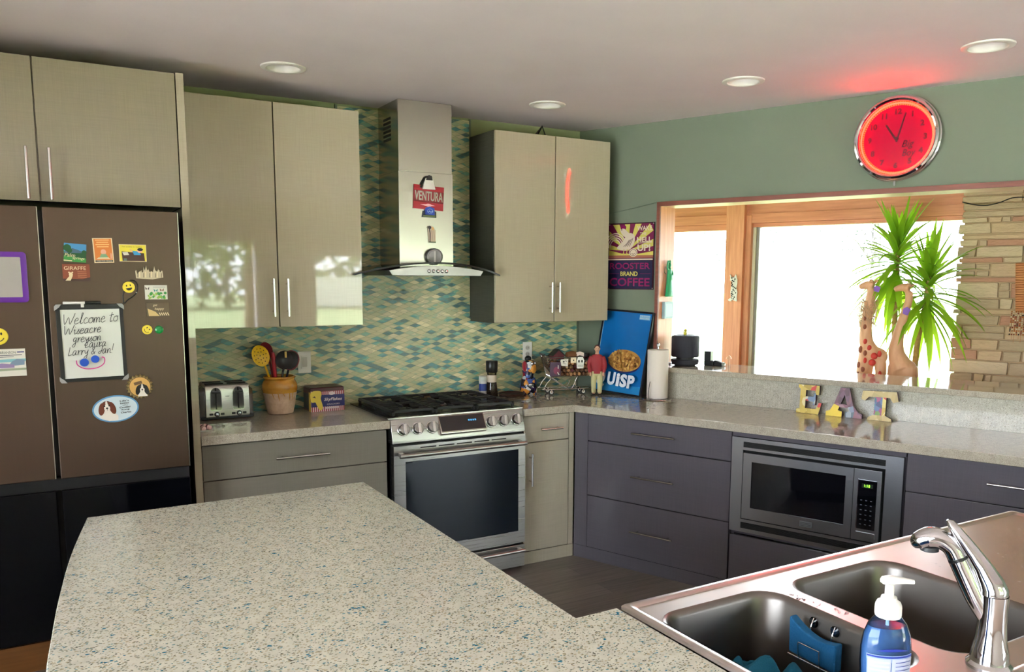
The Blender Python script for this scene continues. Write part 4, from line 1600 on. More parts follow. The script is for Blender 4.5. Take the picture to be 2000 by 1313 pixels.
g = G(M('sign_screw', (150, 145, 138), 0.3, 0.9))
for x in (-1, 1):
    for z in (-1, 1):
        g.lathe([(0.004, -0.006), (0.0035, -0.0085), (0, -0.009)], 10, (x * 0.158, 0, z * 0.198), 'y')
g.build('corner_screws', t)

# thin cable from the cabinet side up to the trim
g = G(M('pale_cable', (92, 104, 88), 0.6))
g.tube(cr_spline([(0.17, -0.003, 2.026), (0.26, -0.003, 2.050), (0.42, -0.003, 2.074), (0.575, -0.003, 2.101)], 6), 0.0022, 6)
o = g.build('wall_cable', None, (0, 0, 0), WALL)
tag(o, 'thin cable running up the green wall above the coffee sign', 'cable')

# wire stand on top of the corner cabinet
g = G(m_blackp)
g.tube([(-0.465, -0.20, 2.471), (-0.405, -0.20, 2.540), (-0.375, -0.20, 2.471)], 0.0045, 8)
g.tube([(-0.405, -0.20, 2.540), (-0.400, -0.10, 2.471)], 0.0045, 8)
o = g.build('wire_easel')
tag(o, 'small black wire easel on top of the corner wall cabinet', 'easel')

# ------------------------------------------------------------------ magnets on the hood
HX, HY = -1.206, -0.3102


def magnet(name, label, cat, x, y, z, rot=0.0, rz=0.0):
    return thing(name, label, cat, (x, y, z), rot=(0, rot, rz))


t = magnet('souvenir_magnet', 'red rectangular souvenir magnet with silver letters on the hood', 'magnet', -1.194, HY, 2.069, math.radians(3))
R1, R2, R3 = M('magnet_red', (170, 30, 46), 0.3), M('magnet_pinkprint', (236, 170, 176), 0.4), M('silver_print', (196, 182, 172), 0.25, 0.6)
g = G().box(-0.088, 0.088, -0.006, 0, -0.064, 0.064, R1)
g.ly = -0.0061
g.rect(-0.088, 0.088, -0.026, 0.036, M('magnet_darkred', (120, 24, 34), 0.35))
g.text('VENTURA', 0.0, 0.008, 0.050, R3, 0.166, bold=0.02)
g.face([(-0.05, -0.040), (0, -0.034), (0.04, -0.040), (0, -0.047)], R2)
g.ell(0, -0.040, 0.018, 0.008, R2)
g.build('plate', t)
t = magnet('bag_clip', 'white magnetic clip with black grip at the top of the red magnet', 'clip', -1.199, HY - 0.010, 2.142)
g = G(M('clip_white', (232, 226, 220), 0.35)).prism([(-0.036, -0.030), (0.038, -0.030), (0.022, 0.030), (-0.018, 0.030)], -0.014, 0.0, 'y')
g.build('jaw', t, bev=0.002)
g = G(m_blackp)
g.prism([(-0.018, 0.018), (0.022, 0.018), (0.016, 0.042), (0.0, 0.046), (-0.012, 0.040)], -0.017, 0.006, 'y')
g.tube([(-0.012, -0.002, 0.036), (-0.034, 0.0, 0.004), (-0.042, 0.002, -0.022)], 0.006, 8)
g.build('grip', t, bev=0.002)
t = magnet('souvenir_magnet', 'small blue sign-shaped magnet just below the red magnet', 'magnet', -1.192, HY, 1.991)
g = G().prism([(-0.042, -0.026), (0.042, -0.028), (0.042, 0.004), (0.026, 0.010), (-0.036, 0.008)], -0.005, 0, 'y', M('magnet_slate', (44, 52, 60), 0.4))
g.prism([(-0.024, -0.012), (0.028, -0.014), (0.028, 0.022), (0.0, 0.031), (-0.024, 0.024)], -0.013, -0.005, 'y', M('magnet_blue', (40, 70, 170), 0.3))
g.ly = -0.0131
g.ring(0.002, 0.006, 0.015, 0.017, M('pale_blue_print', (150, 175, 225), 0.4), sz=0.75)
for k in range(4):
    g.ell(-0.010 + k * 0.008, 0.002 + 0.003 * (k % 2), 0.0028, 0.0045, MATS['pale_blue_print'])
g.ly = -0.0052
g.rect(-0.036, 0.036, -0.024, -0.016, M('moss_print', (104, 116, 70), 0.5))
g.build('plate', t)
t = magnet('figure_magnet', 'small carved figure magnet on the hood between sign and timer', 'magnet', -1.178, HY, 1.874)
g = G(M('figurine_ivory', (206, 190, 168), 0.5))
g.prism([(-0.018, -0.046), (0.022, -0.046), (0.022, 0.022), (0.012, 0.030), (0.006, 0.044), (-0.010, 0.046), (-0.024, 0.036), (-0.020, 0.0)], -0.008, 0, 'y')
g.ly = -0.0082
g.rect(-0.018, 0.022, -0.046, -0.040, M('moss_dark', (40, 62, 40), 0.5))
g.ell(-0.014, 0.036, 0.010, 0.009, M('figurine_dark', (58, 48, 54), 0.5))
g.line([(-0.016, 0.03), (-0.012, 0.005), (-0.013, -0.04)], 0.006, MATS['figurine_dark'])
for x in (0.0, 0.012):
    g.line([(x - 0.002, 0.022), (x, -0.01), (x - 0.001, -0.036)], 0.003, M('figurine_tan', (150, 122, 100), 0.5))
g.ell(0.004, 0.030, 0.008, 0.008, M('figurine_gold', (214, 172, 120), 0.5))
g.build('plate', t, bev=0.0015)
t = magnet('kitchen_timer', 'round grey dial kitchen timer on the hood above the buttons', 'timer', -1.168, HY - 0.014, 1.752, 0, math.radians(-18))
g = G(M('timer_dark', (66, 64, 64), 0.4)).lathe([(0.044, 0.013), (0.046, -0.006), (0.044, -0.012)], 36, axis='y')
g.build('case', t)
g = G(M('timer_grey', (150, 146, 146), 0.35))
g.lathe([(0.042, -0.012), (0.040, -0.028), (0.036, -0.030), (0.032, -0.026), (0.0, -0.026)], 36, axis='y')
g.box(-0.005, 0.005, -0.036, -0.026, -0.030, 0.030, M('timer_pale', (196, 192, 190), 0.3))
g.build('dial', t)

# ------------------------------------------------------------------ fridge door magnets (on the plane y = -0.72)
FY = -0.7203


def card(name, label, x0, x1, z0, z1, mat, rot=0.0, t=0.004, cat='magnet', y=FY):
    th = thing(name, label, cat, ((x0 + x1) / 2, y, (z0 + z1) / 2), rot=(0, rot, 0))
    w, h = (x1 - x0) / 2, (z1 - z0) / 2
    g = G().box(-w, w, -t, 0, -h, h, mat)
    g.ly = -t - 0.0001
    return th, g, w, h


K_W, K_BK, K_GR = M('card_white', (222, 218, 206), 0.35), M('card_black', (26, 24, 26), 0.4), M('card_green', (54, 140, 60), 0.4)
K_SKY, K_DKG, K_OR, K_YE = M('card_sky', (70, 140, 190), 0.4), M('card_dkgreen', (24, 80, 40), 0.4), M('card_orange', (212, 122, 50), 0.4), M('card_yellow', (222, 206, 62), 0.4)
K_RU, K_BR, K_CR, K_BL = M('card_rust', (130, 62, 38), 0.4), M('card_brown', (70, 44, 40), 0.4), M('card_cream', (226, 206, 166), 0.4), M('card_blue', (60, 150, 200), 0.4)
K_SK = M('card_skin', (222, 166, 140), 0.4)

t, g, w, h = card('postcard_magnet', 'green landscape postcard magnet with white script, top left on the fridge', -2.954, -2.875, 1.690, 1.763, K_GR, math.radians(4))
g.rect(-w, w, 0.004, h, K_SKY)
g.face([(-w, 0.0), (-0.01, 0.018), (0.012, 0.012), (w, 0.0), (w, -0.005), (-w, -0.005)], M('card_hill', (70, 96, 120), 0.4))
for x, z, r in ((-0.028, 0.018, 0.014), (-0.020, 0.008, 0.010), (0.032, 0.004, 0.009)):
    g.ell(x, z, r, r, K_DKG)
g.face([(-w, -0.004), (w, 0.002), (w, -0.020), (-w, -0.014)], K_DKG)
g.text('Palm', -0.018, -0.010, 0.014, K_CR, shear=0.2)
g.text('Springs', 0.012, -0.022, 0.014, K_CR, shear=0.2)
g.rect(-w, -0.010, -h + 0.002, -h + 0.006, K_CR)
g.build('plate', t)
t, g, w, h = card('postcard_magnet', 'rust red giraffe magnet below the green landscape magnet', -2.963, -2.866, 1.613, 1.682, K_RU)
g.text('GIRAFFE', -0.004, 0.018, 0.014, K_CR, 0.078)
g.face([(-w, -h), (w, -h), (w, -0.018), (0.02, -0.026), (-w, -0.024)], K_BR)
g.ell(-0.020, -0.008, 0.007, 0.009, K_CR)
g.ell(-0.026, 0.001, 0.003, 0.003, K_CR)
g.ell(-0.014, 0.001, 0.003, 0.003, K_CR)
g.face([(-0.026, -0.014), (-0.014, -0.014), (-0.022, -0.032), (-0.040, -0.032)], K_CR)
for k in range(4):
    g.line([(0.004, 0.004 - k * 0.007), (0.036, 0.003 - k * 0.007)], 0.0018, M('card_peach', (200, 130, 90), 0.4))
g.build('plate', t)
t, g, w, h = card('cartoon_magnet', 'upright orange cartoon magnet with a sitting figure and bottle', -2.849, -2.777, 1.688, 1.788, K_CR, math.radians(-2))
g.rect(-w + 0.004, w - 0.004, -h + 0.012, h - 0.003, K_OR)
for k, (s, q) in enumerate((('I MEDITATE', 0.042), ('AT SUNRISE', 0.033), ('AND SUNSET', 0.024), ('IN COMFORT', 0.015))):
    g.line([(-0.026 + 0.004 * (k % 2), q), (0.024 - 0.003 * (k % 2), q)], 0.0035, M('card_palelet', (240, 190, 120), 0.4))
g.ell(0.0, -0.006, 0.010, 0.011, K_SK)
g.face([(-0.018, -0.032), (0.018, -0.032), (0.009, -0.014), (-0.009, -0.014)], M('card_seagreen', (120, 160, 120), 0.4))
g.face([(-0.028, -0.034), (0.024, -0.034), (0.016, -0.028), (-0.020, -0.028)], K_CR)
g.face([(0.024, -0.034), (0.030, -0.034), (0.030, -0.020), (0.028, -0.010), (0.026, -0.010), (0.024, -0.020)], K_SK)
g.rect(-w + 0.004, w - 0.004, -h + 0.004, -h + 0.011, K_BK)
g.text('CREATIVE MINDS', 0, -h + 0.0075, 0.004, K_W, 0.056)
g.build('plate', t)
t, g, w, h = card('cartoon_magnet', 'wide yellow cartoon magnet with a person lying on a sofa', -2.755, -2.653, 1.695, 1.765, K_CR)
g.rect(-w + 0.002, w - 0.002, -h + 0.002, h - 0.002, K_YE)
g.text("I'm awake in reality", -0.002, 0.025, 0.006, K_BR, 0.074)
g.face([(-0.040, -h + 0.002), (0.044, -h + 0.002), (0.042, 0.000), (-0.042, 0.006)], K_BR)
g.face([(-0.040, 0.003), (-0.020, 0.004), (-0.014, -0.008), (-0.034, -0.010)], K_W)
g.face([(-0.002, 0.010), (0.024, 0.006), (0.030, -0.008), (0.004, -0.008)], K_BL)
g.ell(0.026, 0.010, 0.010, 0.009, K_SK)
g.ell(0.028, 0.015, 0.011, 0.006, K_BK)
g.line([(-0.003, 0.004), (-0.010, 0.016)], 0.005, K_SK)
g.rect(-0.036, -0.024, -0.032, -0.022, M('card_grey', (90, 110, 104), 0.4))
g.build('plate', t)
# skyline
t = thing('skyline_magnet', 'silver city skyline magnet cut to the outline of its towers', 'magnet', (-2.645, FY, 1.648))
m_pew = M('pewter', (176, 160, 140), 0.35, 0.7)
sky = [(-0.052, -0.022), (-0.054, 0.008), (-0.050, 0.012), (-0.047, -0.004), (-0.040, 0.004), (-0.034, 0.010), (-0.028, 0.002), (-0.024, 0.004), (-0.022, 0.026), (-0.018, 0.010), (-0.012, 0.032), (-0.009, 0.010), (-0.004, 0.018), (0.0, 0.004), (0.008, 0.008), (0.014, 0.004), (0.016, 0.014), (0.019, 0.028), (0.022, 0.012), (0.030, 0.006), (0.034, 0.018), (0.038, 0.006), (0.044, 0.004), (0.045, 0.010), (0.050, 0.010), (0.052, -0.018), (0.010, -0.026)]
g = G(m_pew).prism(sky, -0.006, 0, 'y')
g.ly = -0.0062
for k in range(13):
    x = -0.046 + k * 0.0075
    g.line([(x, -0.018), (x + 0.001, 0.0 + 0.006 * (k % 3))], 0.0022, (K_BR, K_CR, m_pew)[k % 3])
g.build('plate', t)


def smiley(t, g, r, mouth, rot=0.0):
    Y = M('smiley_yellow', (232, 210, 60), 0.3)
    g.lathe([(r, 0.0), (r, -0.004), (r * 0.94, -0.006), (0, -0.0065)], 28, axis='y', mat=Y)
    g.ly = -0.0068
    c, s = math.cos(rot), math.sin(rot)

    def q(x, z):
        return (x * c - z * s) * r, (x * s + z * c) * r
    for sx in (-1, 1):
        a = q(sx * 0.30, 0.32)
        g.ell(a[0], a[1], r * 0.10, r * 0.17, K_BK, rot)
    if mouth == 'open':
        g.face([q(0.5 * math.cos(a), -0.12 + 0.42 * math.sin(a)) for a in [PI + PI * k / 12 for k in range(13)]], K_BK)
    else:
        g.line([q(0.55 * math.cos(a), -0.05 + 0.52 * math.sin(a)) for a in [PI * 1.08 + PI * 0.84 * k / 12 for k in range(13)]], r * 0.10, K_BK)
    return g


t = thing('smiley_magnet', 'yellow laughing smiley magnet with a black cord loop', 'magnet', (-2.727, FY, 1.589))
smiley(t, G(), 0.0235, 'open', 0.15).build('face', t)
g = G(K_BK)
g.tube(cr_spline([(-0.018, -0.002, -0.016), (-0.024, -0.002, -0.040), (-0.020, -0.002, -0.066), (-0.006, -0.002, -0.052), (0.012, -0.002, -0.040), (0.028, -0.002, -0.022), (0.034, -0.002, 0.006), (0.024, -0.002, 0.026), (0.006, -0.002, 0.029)], 5), 0.0024, 7)
g.ball((0.028, -0.003, -0.022), 0.003, 8, 6, K_W)
g.tube([(-0.022, -0.002, -0.055), (-0.026, -0.002, -0.072)], 0.0015, 6)
g.build('cord', t)
t, g, w, h = card('picture_magnet', 'white magnet with green leaves and butterflies, right side of the fridge', -2.667, -2.580, 1.538, 1.598, K_W)
rr = random.Random(5)
for k in range(16):
    g.ell(rr.uniform(-0.034, 0.036), rr.uniform(-0.024, 0.0), rr.uniform(0.004, 0.009), rr.uniform(0.003, 0.006), (K_GR, M('card_lime', (150, 184, 80), 0.4))[k % 2], rr.uniform(0, 3))
for x, z, m in ((-0.034, 0.014, K_BR), (-0.002, 0.006, M('card_teal', (30, 130, 130), 0.4)), (0.022, 0.008, K_RU)):
    g.face([(x, z), (x - 0.008, z + 0.009), (x - 0.006, z - 0.004)], m)
    g.face([(x, z), (x + 0.008, z + 0.009), (x + 0.006, z - 0.004)], m)
g.line([(-0.012, 0.022), (0.036, 0.022)], 0.0025, M('card_grey2', (160, 158, 150), 0.4))
g.build('plate', t)
t, g, w, h = card('picture_magnet', 'brown sepia magnet with pale script below the butterfly magnet', -2.664, -2.577, 1.468, 1.524, M('card_sepia', (92, 78, 56), 0.4))
g.text('get', -0.010, 0.016, 0.010, K_CR, shear=0.2)
g.text('happy', 0.006, 0.001, 0.014, K_CR, shear=0.2)
g.face([(-0.040, 0.004), (-0.010, -0.010), (0.006, -h), (-0.036, -h)], M('card_sand', (206, 178, 120), 0.4))
for k in range(5):
    g.line([(0.004 + k * 0.008, -0.014), (0.010 + k * 0.008, -0.026)], 0.0035, K_CR)
g.build('plate', t)
t = thing('smiley_magnet', 'small yellow smiley button beside the green dot magnet', 'magnet', (-2.666, FY, 1.411))
smiley(t, G(), 0.020, 'smile', -0.7).build('face', t)
t = thing('dot_magnet', 'glossy green round dot magnet on the fridge', 'magnet', (-2.620, FY, 1.410))
G(M('green_dot', (20, 140, 60), 0.1, coat=0.5)).lathe([(0.017, 0), (0.017, -0.003), (0.013, -0.007), (0.006, -0.0088), (0, -0.009)], 24, axis='y').build('dome', t)

# whiteboard with handwriting and marker
t = thing('whiteboard', 'small black-framed whiteboard with handwritten welcome note on the fridge', 'whiteboard', (-2.8745, FY, 1.362), rot=(0, math.radians(-0.6), 0))
g = G(M('frame_black', (24, 23, 24), 0.4))
w, h = 0.118, 0.152
g.box(-w - 0.004, w + 0.004, -0.009, 0, h - 0.014, h + 0.006)
g.box(-w - 0.004, w + 0.004, -0.009, 0, -h - 0.004, -h + 0.010)
g.box(-w - 0.004, -w + 0.012, -0.009, 0, -h + 0.010, h - 0.014)
g.box(w - 0.010, w + 0.004, -0.009, 0, -h + 0.010, h - 0.014)
g.build('frame', t, bev=0.001)
g = G(M('corner_grey', (150, 150, 148), 0.3))
for sx in (-1, 1):
    for sz in (-1, 1):
        c = (sx * (w - 0.006), sz * (h - 0.006))
        g.prism([(c[0] + sx * 0.014, c[1] - sz * 0.012), (c[0] + sx * 0.014, c[1] + sz * 0.004), (c[0] + sx * 0.008, c[1] + sz * 0.013), (c[0] - sx * 0.012, c[1] + sz * 0.014), (c[0] - sx * 0.004, c[1] + sz * 0.002)], -0.0105, -0.001, 'y')
g.build('corner_caps', t)
g = G(M('board_white', (216, 218, 208), 0.2)).box(-w + 0.010, w - 0.008, -0.006, -0.001, -h + 0.008, h - 0.012)
bd = g.build('board', t)
GL = {'W': ['0,10 2,0 4.5,7 6.5,0 9.5,10.5'], 'e': ['0,2.8 2.6,3.3 2.8,5 1.5,5.6 .2,3.2 .6,.5 2,0 4,1.2'], 'l': ['0,1 1.4,6 1.9,10 1,9.6 .8,2 1.5,0 3,1'],
      'c': ['3,4.6 1.5,5.5 .1,3 .7,.4 2,0 3.6,1.2'], 'o': ['2,5.2 .3,4 .3,1 2,0 3.5,1.5 3.3,4 2,5.2 4,4.8'],
      'm': ['0,5 .3,0 .6,3.4 1.6,5.2 2.3,4 2.4,0 2.8,3.4 3.9,5.2 4.7,4 4.9,.5 5.8,.7'], 't': ['1.7,9 1.2,1 2,0 3,1', '-.4,6.2 3.4,6.8'],
      'i': ['0,4 .8,5 .8,.8 1.5,0 2.4,1.2', '.9,7.4 1,7.8'], 's': ['0,.5 1.8,5.2 1.5,4 2.7,1.6 1.8,0 .3,.6'], 'a': ['3,5 1.2,5.3 0,2.4 .8,0 2.4,1.4 3,5 3,.8 4.2,.8'],
      'r': ['0,4.6 .6,5.2 .6,0 1,3 2,5 3,4.6'], 'g': ['3,5 1,5.3 .2,2.8 1.2,1 2.8,2.6 3,5 2.8,-3 1.4,-5 .1,-3.4 3.8,.8'],
      'y': ['0,5 .6,2 1.8,1.4 3,4 3.2,5 2.8,-3 1.4,-5 .3,-3.2 3.8,.8'], 'n': ['0,5 .3,0 .7,3.4 1.8,5.3 2.8,4 2.9,.6 4,.8'], 'u': ['0,5 .3,1 1.4,0 2.8,1.6 3,5 3,.6 4,.8'],
      'L': ['.6,9.5 .4,4 .2,.4 1.4,.2 3.8,1.2'], '&': ['3.6,0 .6,6.4 1.5,8 2.5,6.6 .2,2 1.4,0 3.8,3'], 'J': ['0,8.4 3,9 3.2,3 1.6,0 .2,1.6 4,4'], '!': ['.8,11 .4,3', '.3,.6 .3,0'], ' ': []}


def handwrite(g, s, x, z, k, w, mat, slope=0.0):
    x0 = x
    for ch in s:
        mxx = 2.6
        for st in GL[ch]:
            pts = [tuple(float(v) for v in p.split(',')) for p in st.split()]
            sp = cr_spline([(p[0], p[1], 0) for p in pts], 4) if len(pts) > 2 else [Vector((p[0], p[1], 0)) for p in pts]
            g.line([(x + (p.x + 0.22 * p.y) * k, z + p.y * k + (x - x0 + p.x * k) * slope) for p in sp], w, mat)
            mxx = max(mxx, max(p[0] for p in pts) + 0.5)
        x += mxx * k
    return x


ink = M('marker_ink', (30, 28, 32), 0.5)
g = G()
g.ly = -0.0062
handwrite(g, 'Welcome to', -0.102, 0.077, 0.0042, 0.0021, ink, 0.05)
handwrite(g, 'Wiseacre', -0.102, 0.036, 0.0037, 0.0021, ink, 0.06)
handwrite(g, 'greyson', -0.070, 0.004, 0.0036, 0.0021, ink, 0.06)
handwrite(g, 'Laura', -0.028, -0.018, 0.0036, 0.0021, ink, 0.04)
handwrite(g, 'Larry & Jan!', -0.090, -0.048, 0.0036, 0.0021, ink, 0.03)
m_bd = M('blue_doodle', (30, 84, 190), 0.5)
g.ell(-0.034, -0.078, 0.0165, 0.0165, m_bd)
g.ell(0.006, -0.066, 0.0155, 0.0155, m_bd)
g.line([(p.x, p.y) for p in cr_spline([(-0.062, -0.068, 0), (-0.058, -0.088, 0), (-0.030, -0.104, 0), (0.010, -0.102, 0), (0.036, -0.086, 0), (0.040, -0.064, 0), (0.030, -0.058, 0)], 5)], 0.004, M('pink_doodle', (196, 50, 130), 0.5))
g.build('handwriting', bd)
t2 = thing('dry_erase_marker', 'white and black marker clipped on top of the whiteboard', 'marker', (-2.904, FY - 0.011, 1.5265))
g = G(M('marker_white', (226, 224, 218), 0.35)).lathe([(0.004, -0.066), (0.0055, -0.064), (0.0055, 0.012)], 14, axis='x')
g.box(-0.003, 0.008, -0.007, 0.010, -0.018, 0.0, MATS['marker_white'])
g.build('barrel', t2)
G(m_blackp).lathe([(0.0062, 0.012), (0.0062, 0.066), (0.005, 0.070)], 14, axis='x').build('cap', t2)

# bottle-cap dog magnet, oval dog magnet
t = thing('bottle_cap_magnet', 'round bottle-cap magnet with a black and white dog', 'magnet', (-2.707, FY - 0.0005, 1.171))
CAPM = M('cap_brass', (164, 142, 92), 0.35, 0.6)
pts = []
for k in range(84):
    a = 2 * PI * k / 84
    r = 0.050 + 0.0035 * math.cos(21 * a)
    pts.append((r * math.cos(a), r * math.sin(a)))
g = G(CAPM).prism(pts, -0.001, -0.010, 'y', top=[(x * 0.88, z * 0.88) for x, z in pts])
g.ly = -0.0102
g.ell(0, 0, 0.0425, 0.0425, M('cap_rim', (96, 74, 40), 0.4), n=40)
g.ell(0, 0, 0.040, 0.040, M('cap_ochre', (206, 162, 90), 0.4), n=40)
g.face([(-0.024, 0.018), (0.006, 0.026), (0.010, 0.014), (-0.020, 0.006)], M('cap_tag', (112, 84, 52), 0.4))


def dogface(g, x, z, k, ear, body=None):
    W_ = M('dog_white', (228, 220, 208), 0.6)
    if body:
        g.face([(x + p[0] * k, z + p[1] * k) for p in body], W_)
    for s in (-1, 1):
        g.ell(x + s * 0.72 * k, z - 0.25 * k, 0.42 * k, 0.95 * k, ear, s * 0.22)
    g.ell(x, z + 0.25 * k, 0.70 * k, 0.66 * k, ear)
    g.ell(x, z - 0.20 * k, 0.40 * k, 0.62 * k, W_)
    g.ell(x, z + 0.42 * k, 0.15 * k, 0.50 * k, W_)
    for s in (-1, 1):
        g.ell(x + s * 0.32 * k, z + 0.18 * k, 0.12 * k, 0.13 * k, K_BK)
    g.ell(x, z - 0.18 * k, 0.15 * k, 0.12 * k, K_BK)
    g.line([(x, z - 0.3 * k), (x, z - 0.52 * k)], 0.06 * k, K_BK)


dogface(g, 0.008, -0.008, 0.022, K_BK, [(-0.8, -1.5), (0.9, -1.5), (0.5, 0), (-0.5, 0)])
g.build('cap', t)
t = thing('oval_magnet', 'pale blue oval magnet with a brown and white spaniel', 'magnet', (-2.803, FY, 1.083), rot=(0, math.radians(-4), 0))
g = G(M('oval_blue', (92, 148, 190), 0.35)).prism(circle2(0, 0, 0.088, 0.0565, 48), -0.004, 0, 'y')
g.ly = -0.0041
g.ell(0, 0, 0.082, 0.051, M('oval_pale', (206, 222, 226), 0.35), n=48)
g.face([(-0.062, -0.030), (-0.050, -0.002), (-0.016, -0.002), (0.006, -0.030), (0.004, -0.048), (-0.030, -0.049)], MATS['dog_white'])
dogface(g, -0.032, 0.012, 0.028, M('dog_chestnut', (104, 50, 28), 0.6), None)
for s, z, w in (("Life's", 0.030, 0.034), ('better', 0.020, 0.034), ('with a', 0.0115, 0.020), ('Cavalier', 0.003, 0.044), ('King', -0.008, 0.030), ('Charles', -0.019, 0.040)):
    g.text(s, 0.036, z, 0.0072 if s != 'with a' else 0.004, K_BK, w, bold=0.015)
g.build('plate', t)

# left door: purple-framed mirror, smiley, postcard
t = thing('mirror_frame', 'purple-framed magnetic mirror on the left fridge door', 'mirror', (-3.192, FY, 1.628))
g = G(M('purple_plastic', (92, 30, 140), 0.35))
o_ = rrect(-0.108, 0.108, -0.098, 0.098, 0.014, 5)
i_ = rrect(-0.088, 0.088, -0.078, 0.078, 0.004, 5)
g.loft([[(p[0], 0, p[1]) for p in o_], [(p[0], -0.010, p[1]) for p in o_], [(p[0] * 0.94, -0.013, p[1] * 0.94) for p in o_], [(p[0], -0.010, p[1]) for p in i_], [(p[0], -0.004, p[1]) for p in i_]], cap0=False, cap1=False)
g.build('frame', t)
G(M('mirror_silver', (170, 172, 172), 0.03, 1.0)).box(-0.0885, 0.0885, -0.005, -0.0005, -0.0785, 0.0785).build('mirror', t)
t = thing('smiley_magnet', 'large yellow smiley magnet on the left fridge door', 'magnet', (-3.196, FY, 1.398))
smiley(t, G(), 0.033, 'smile').build('face', t)
t, g, w, h = card('postcard_magnet', 'white postcard magnet with a watercolour lakeside scene, left fridge door', -3.250, -3.111, 1.240, 1.348, K_W)
g.text('BRANSON', 0.012, 0.040, 0.010, K_BK, 0.052)
g.rect(0.042, 0.066, 0.039, 0.043, M('card_navy', (40, 44, 110), 0.4))
g.line([(-0.06, 0.028), (0.058, 0.030)], 0.003, M('card_greytext', (90, 90, 96), 0.4))
g.line([(-0.06, 0.021), (0.03, 0.023)], 0.002, MATS['card_greytext'])
g.face([(-w, 0.012), (w, 0.015), (w, 0.004), (-w, 0.0)], M('card_aqua', (130, 186, 190), 0.4))
g.face([(0.01, -0.014), (0.064, -0.010), (0.066, 0.010), (0.04, 0.014), (0.022, 0.004)], M('card_bluegrey', (120, 140, 160), 0.4))
g.face([(-w, -0.022), (0.03, -0.020), (0.03, -0.008), (-0.01, -0.002), (-w, -0.004)], M('card_mauve', (140, 120, 160), 0.4))
g.face([(-w, -0.034), (w, -0.030), (w, -0.022), (-w, -0.024)], M('card_moss', (150, 160, 130), 0.4))
g.build('plate', t)

# magnets on the fridge's side, seen edge on
SXF = -3.035 + 0.5005
for z, h, col, lb, y in ((1.765, 0.035, (60, 66, 56), 'dark bulldog-shaped magnet on the fridge side, topmost of the edge-on magnets', -0.60),
                         (1.640, 0.045, (24, 44, 30), 'dark green leaf-shaped magnet on the fridge side below the topmost', -0.58),
                         (1.545, 0.035, (140, 70, 50), 'rust-brown magnet on the fridge side, in the middle of the edge-on magnets', -0.59),
                         (1.262, 0.045, (130, 40, 38), 'red flower cluster magnet low on the fridge side', -0.58)):
    g = G(M('edge_magnet_%d' % int(z * 1000), col, 0.5))
    rr = random.Random(int(z * 1000))
    for k in range(9):
        g.ball((rr.uniform(0.004, 0.018), rr.uniform(-0.02, 0.02), rr.uniform(-h, h)), rr.uniform(0.006, 0.011), 10, 7)
    g.box(0.0, 0.006, -0.022, 0.022, -h, h)
    o = g.build('side_magnet', None, (SXF, y, z))
    tag(o, lb, 'magnet', None)
# ------------------------------------------------------------------ on the left worktop
CT = 0.9152
t = thing('toaster', 'four-slice steel toaster with two levers beside the end panel', 'toaster', (-2.262, -0.108, CT))
m_toast = steel('toaster_steel', (186, 184, 178), 0.28, (2, 2, 320))
g = G(m_blackp).box(-0.128, 0.128, -0.085, 0.080, 0.004, 0.018)
for x in (-0.10, 0.10):
    for y in (-0.06, 0.06):
        g.cyl((x, y, 0), 0.010, 0.005, 'z', 12)
g.build('base', t, bev=0.003)
g = G(m_toast)
sec = [(-0.091, 0.016), (-0.092, 0.03), (-0.091, 0.150), (-0.088, 0.168), (-0.078, 0.179), (0.066, 0.181), (0.078, 0.172), (0.082, 0.150), (0.082, 0.016)]
g.prism(sec, -0.106, 0.106, 'x')
body = g.build('body', t, bev=0.003)
m_cap = M('cap_steel', (150, 152, 156), 0.22, 0.9)
for s in (-1, 1):
    g = G(m_cap)
    sec2 = [(y * 0.93, 0.012 + (z - 0.016) * 0.95) for y, z in sec]
    g.prism(sec2, s * 0.106, s * 0.130, 'x', top=[(y * 0.72, 0.016 + (z - 0.016) * 0.80) for y, z in sec])
    g.build('end_cap', t, bev=0.004, seg=3)
for x in (-0.056, 0.052):
    for y in (-0.046, 0.026):
        G(m_gap).box(x - 0.044, x + 0.044, y - 0.014, y + 0.014, 0.172, 0.1822).build('slot', t)
m_rec = M('recess_steel', (150, 146, 142), 0.14, 1.0)
for x in (-0.056, 0.052):
    g = G(m_rec)
    arch = [(-0.026, 0.056), (-0.022, 0.050), (0.022, 0.050), (0.026, 0.056), (0.024, 0.130)] + [(0.024 * math.cos(a), 0.132 + 0.034 * math.sin(a)) for a in [PI * k / 10 for k in range(11)]] + [(-0.024, 0.130)]
    g.prism([(x + p[0], p[1]) for p in arch], -0.0935, -0.0905, 'y')
    g.ly = -0.0937
    g.line([(x + p[0] * 1.04, p[1]) for p in arch + arch[:1]], 0.003, M('recess_rim', (222, 220, 214), 0.15, 1.0))
    g.rect(x - 0.003, x + 0.003, 0.056, 0.164, m_gap)
    rec = g.build('lever_recess', t)
    g = G(m_blackp).box(x - 0.021, x + 0.021, -0.112, -0.093, 0.138, 0.148)
    g.build('lever', rec, bev=0.003)
    g = G(m_blackp).lathe([(0.0135, -0.091), (0.0130, -0.099)], 20, (x + 0.002, 0, 0.030), 'y')
    g.lathe([(0.0095, -0.099), (0.008, -0.105), (0.0, -0.106)], 20, (x + 0.002, 0, 0.030), 'y', m_cap)
    g.build('browning_knob', t)
    for s in (-1, 1):
        G(m_blackp).box(x + 0.002 + s * 0.027 - 0.009, x + 0.002 + s * 0.027 + 0.009, -0.0955, -0.090, 0.025, 0.036).build('button', t, bev=0.002)
g = G()
g.ly = -0.0925
g.text('oster', 0.0, 0.120, 0.006, m_blackp, 0.020, bold=0.02)
g.build('lettering', body)

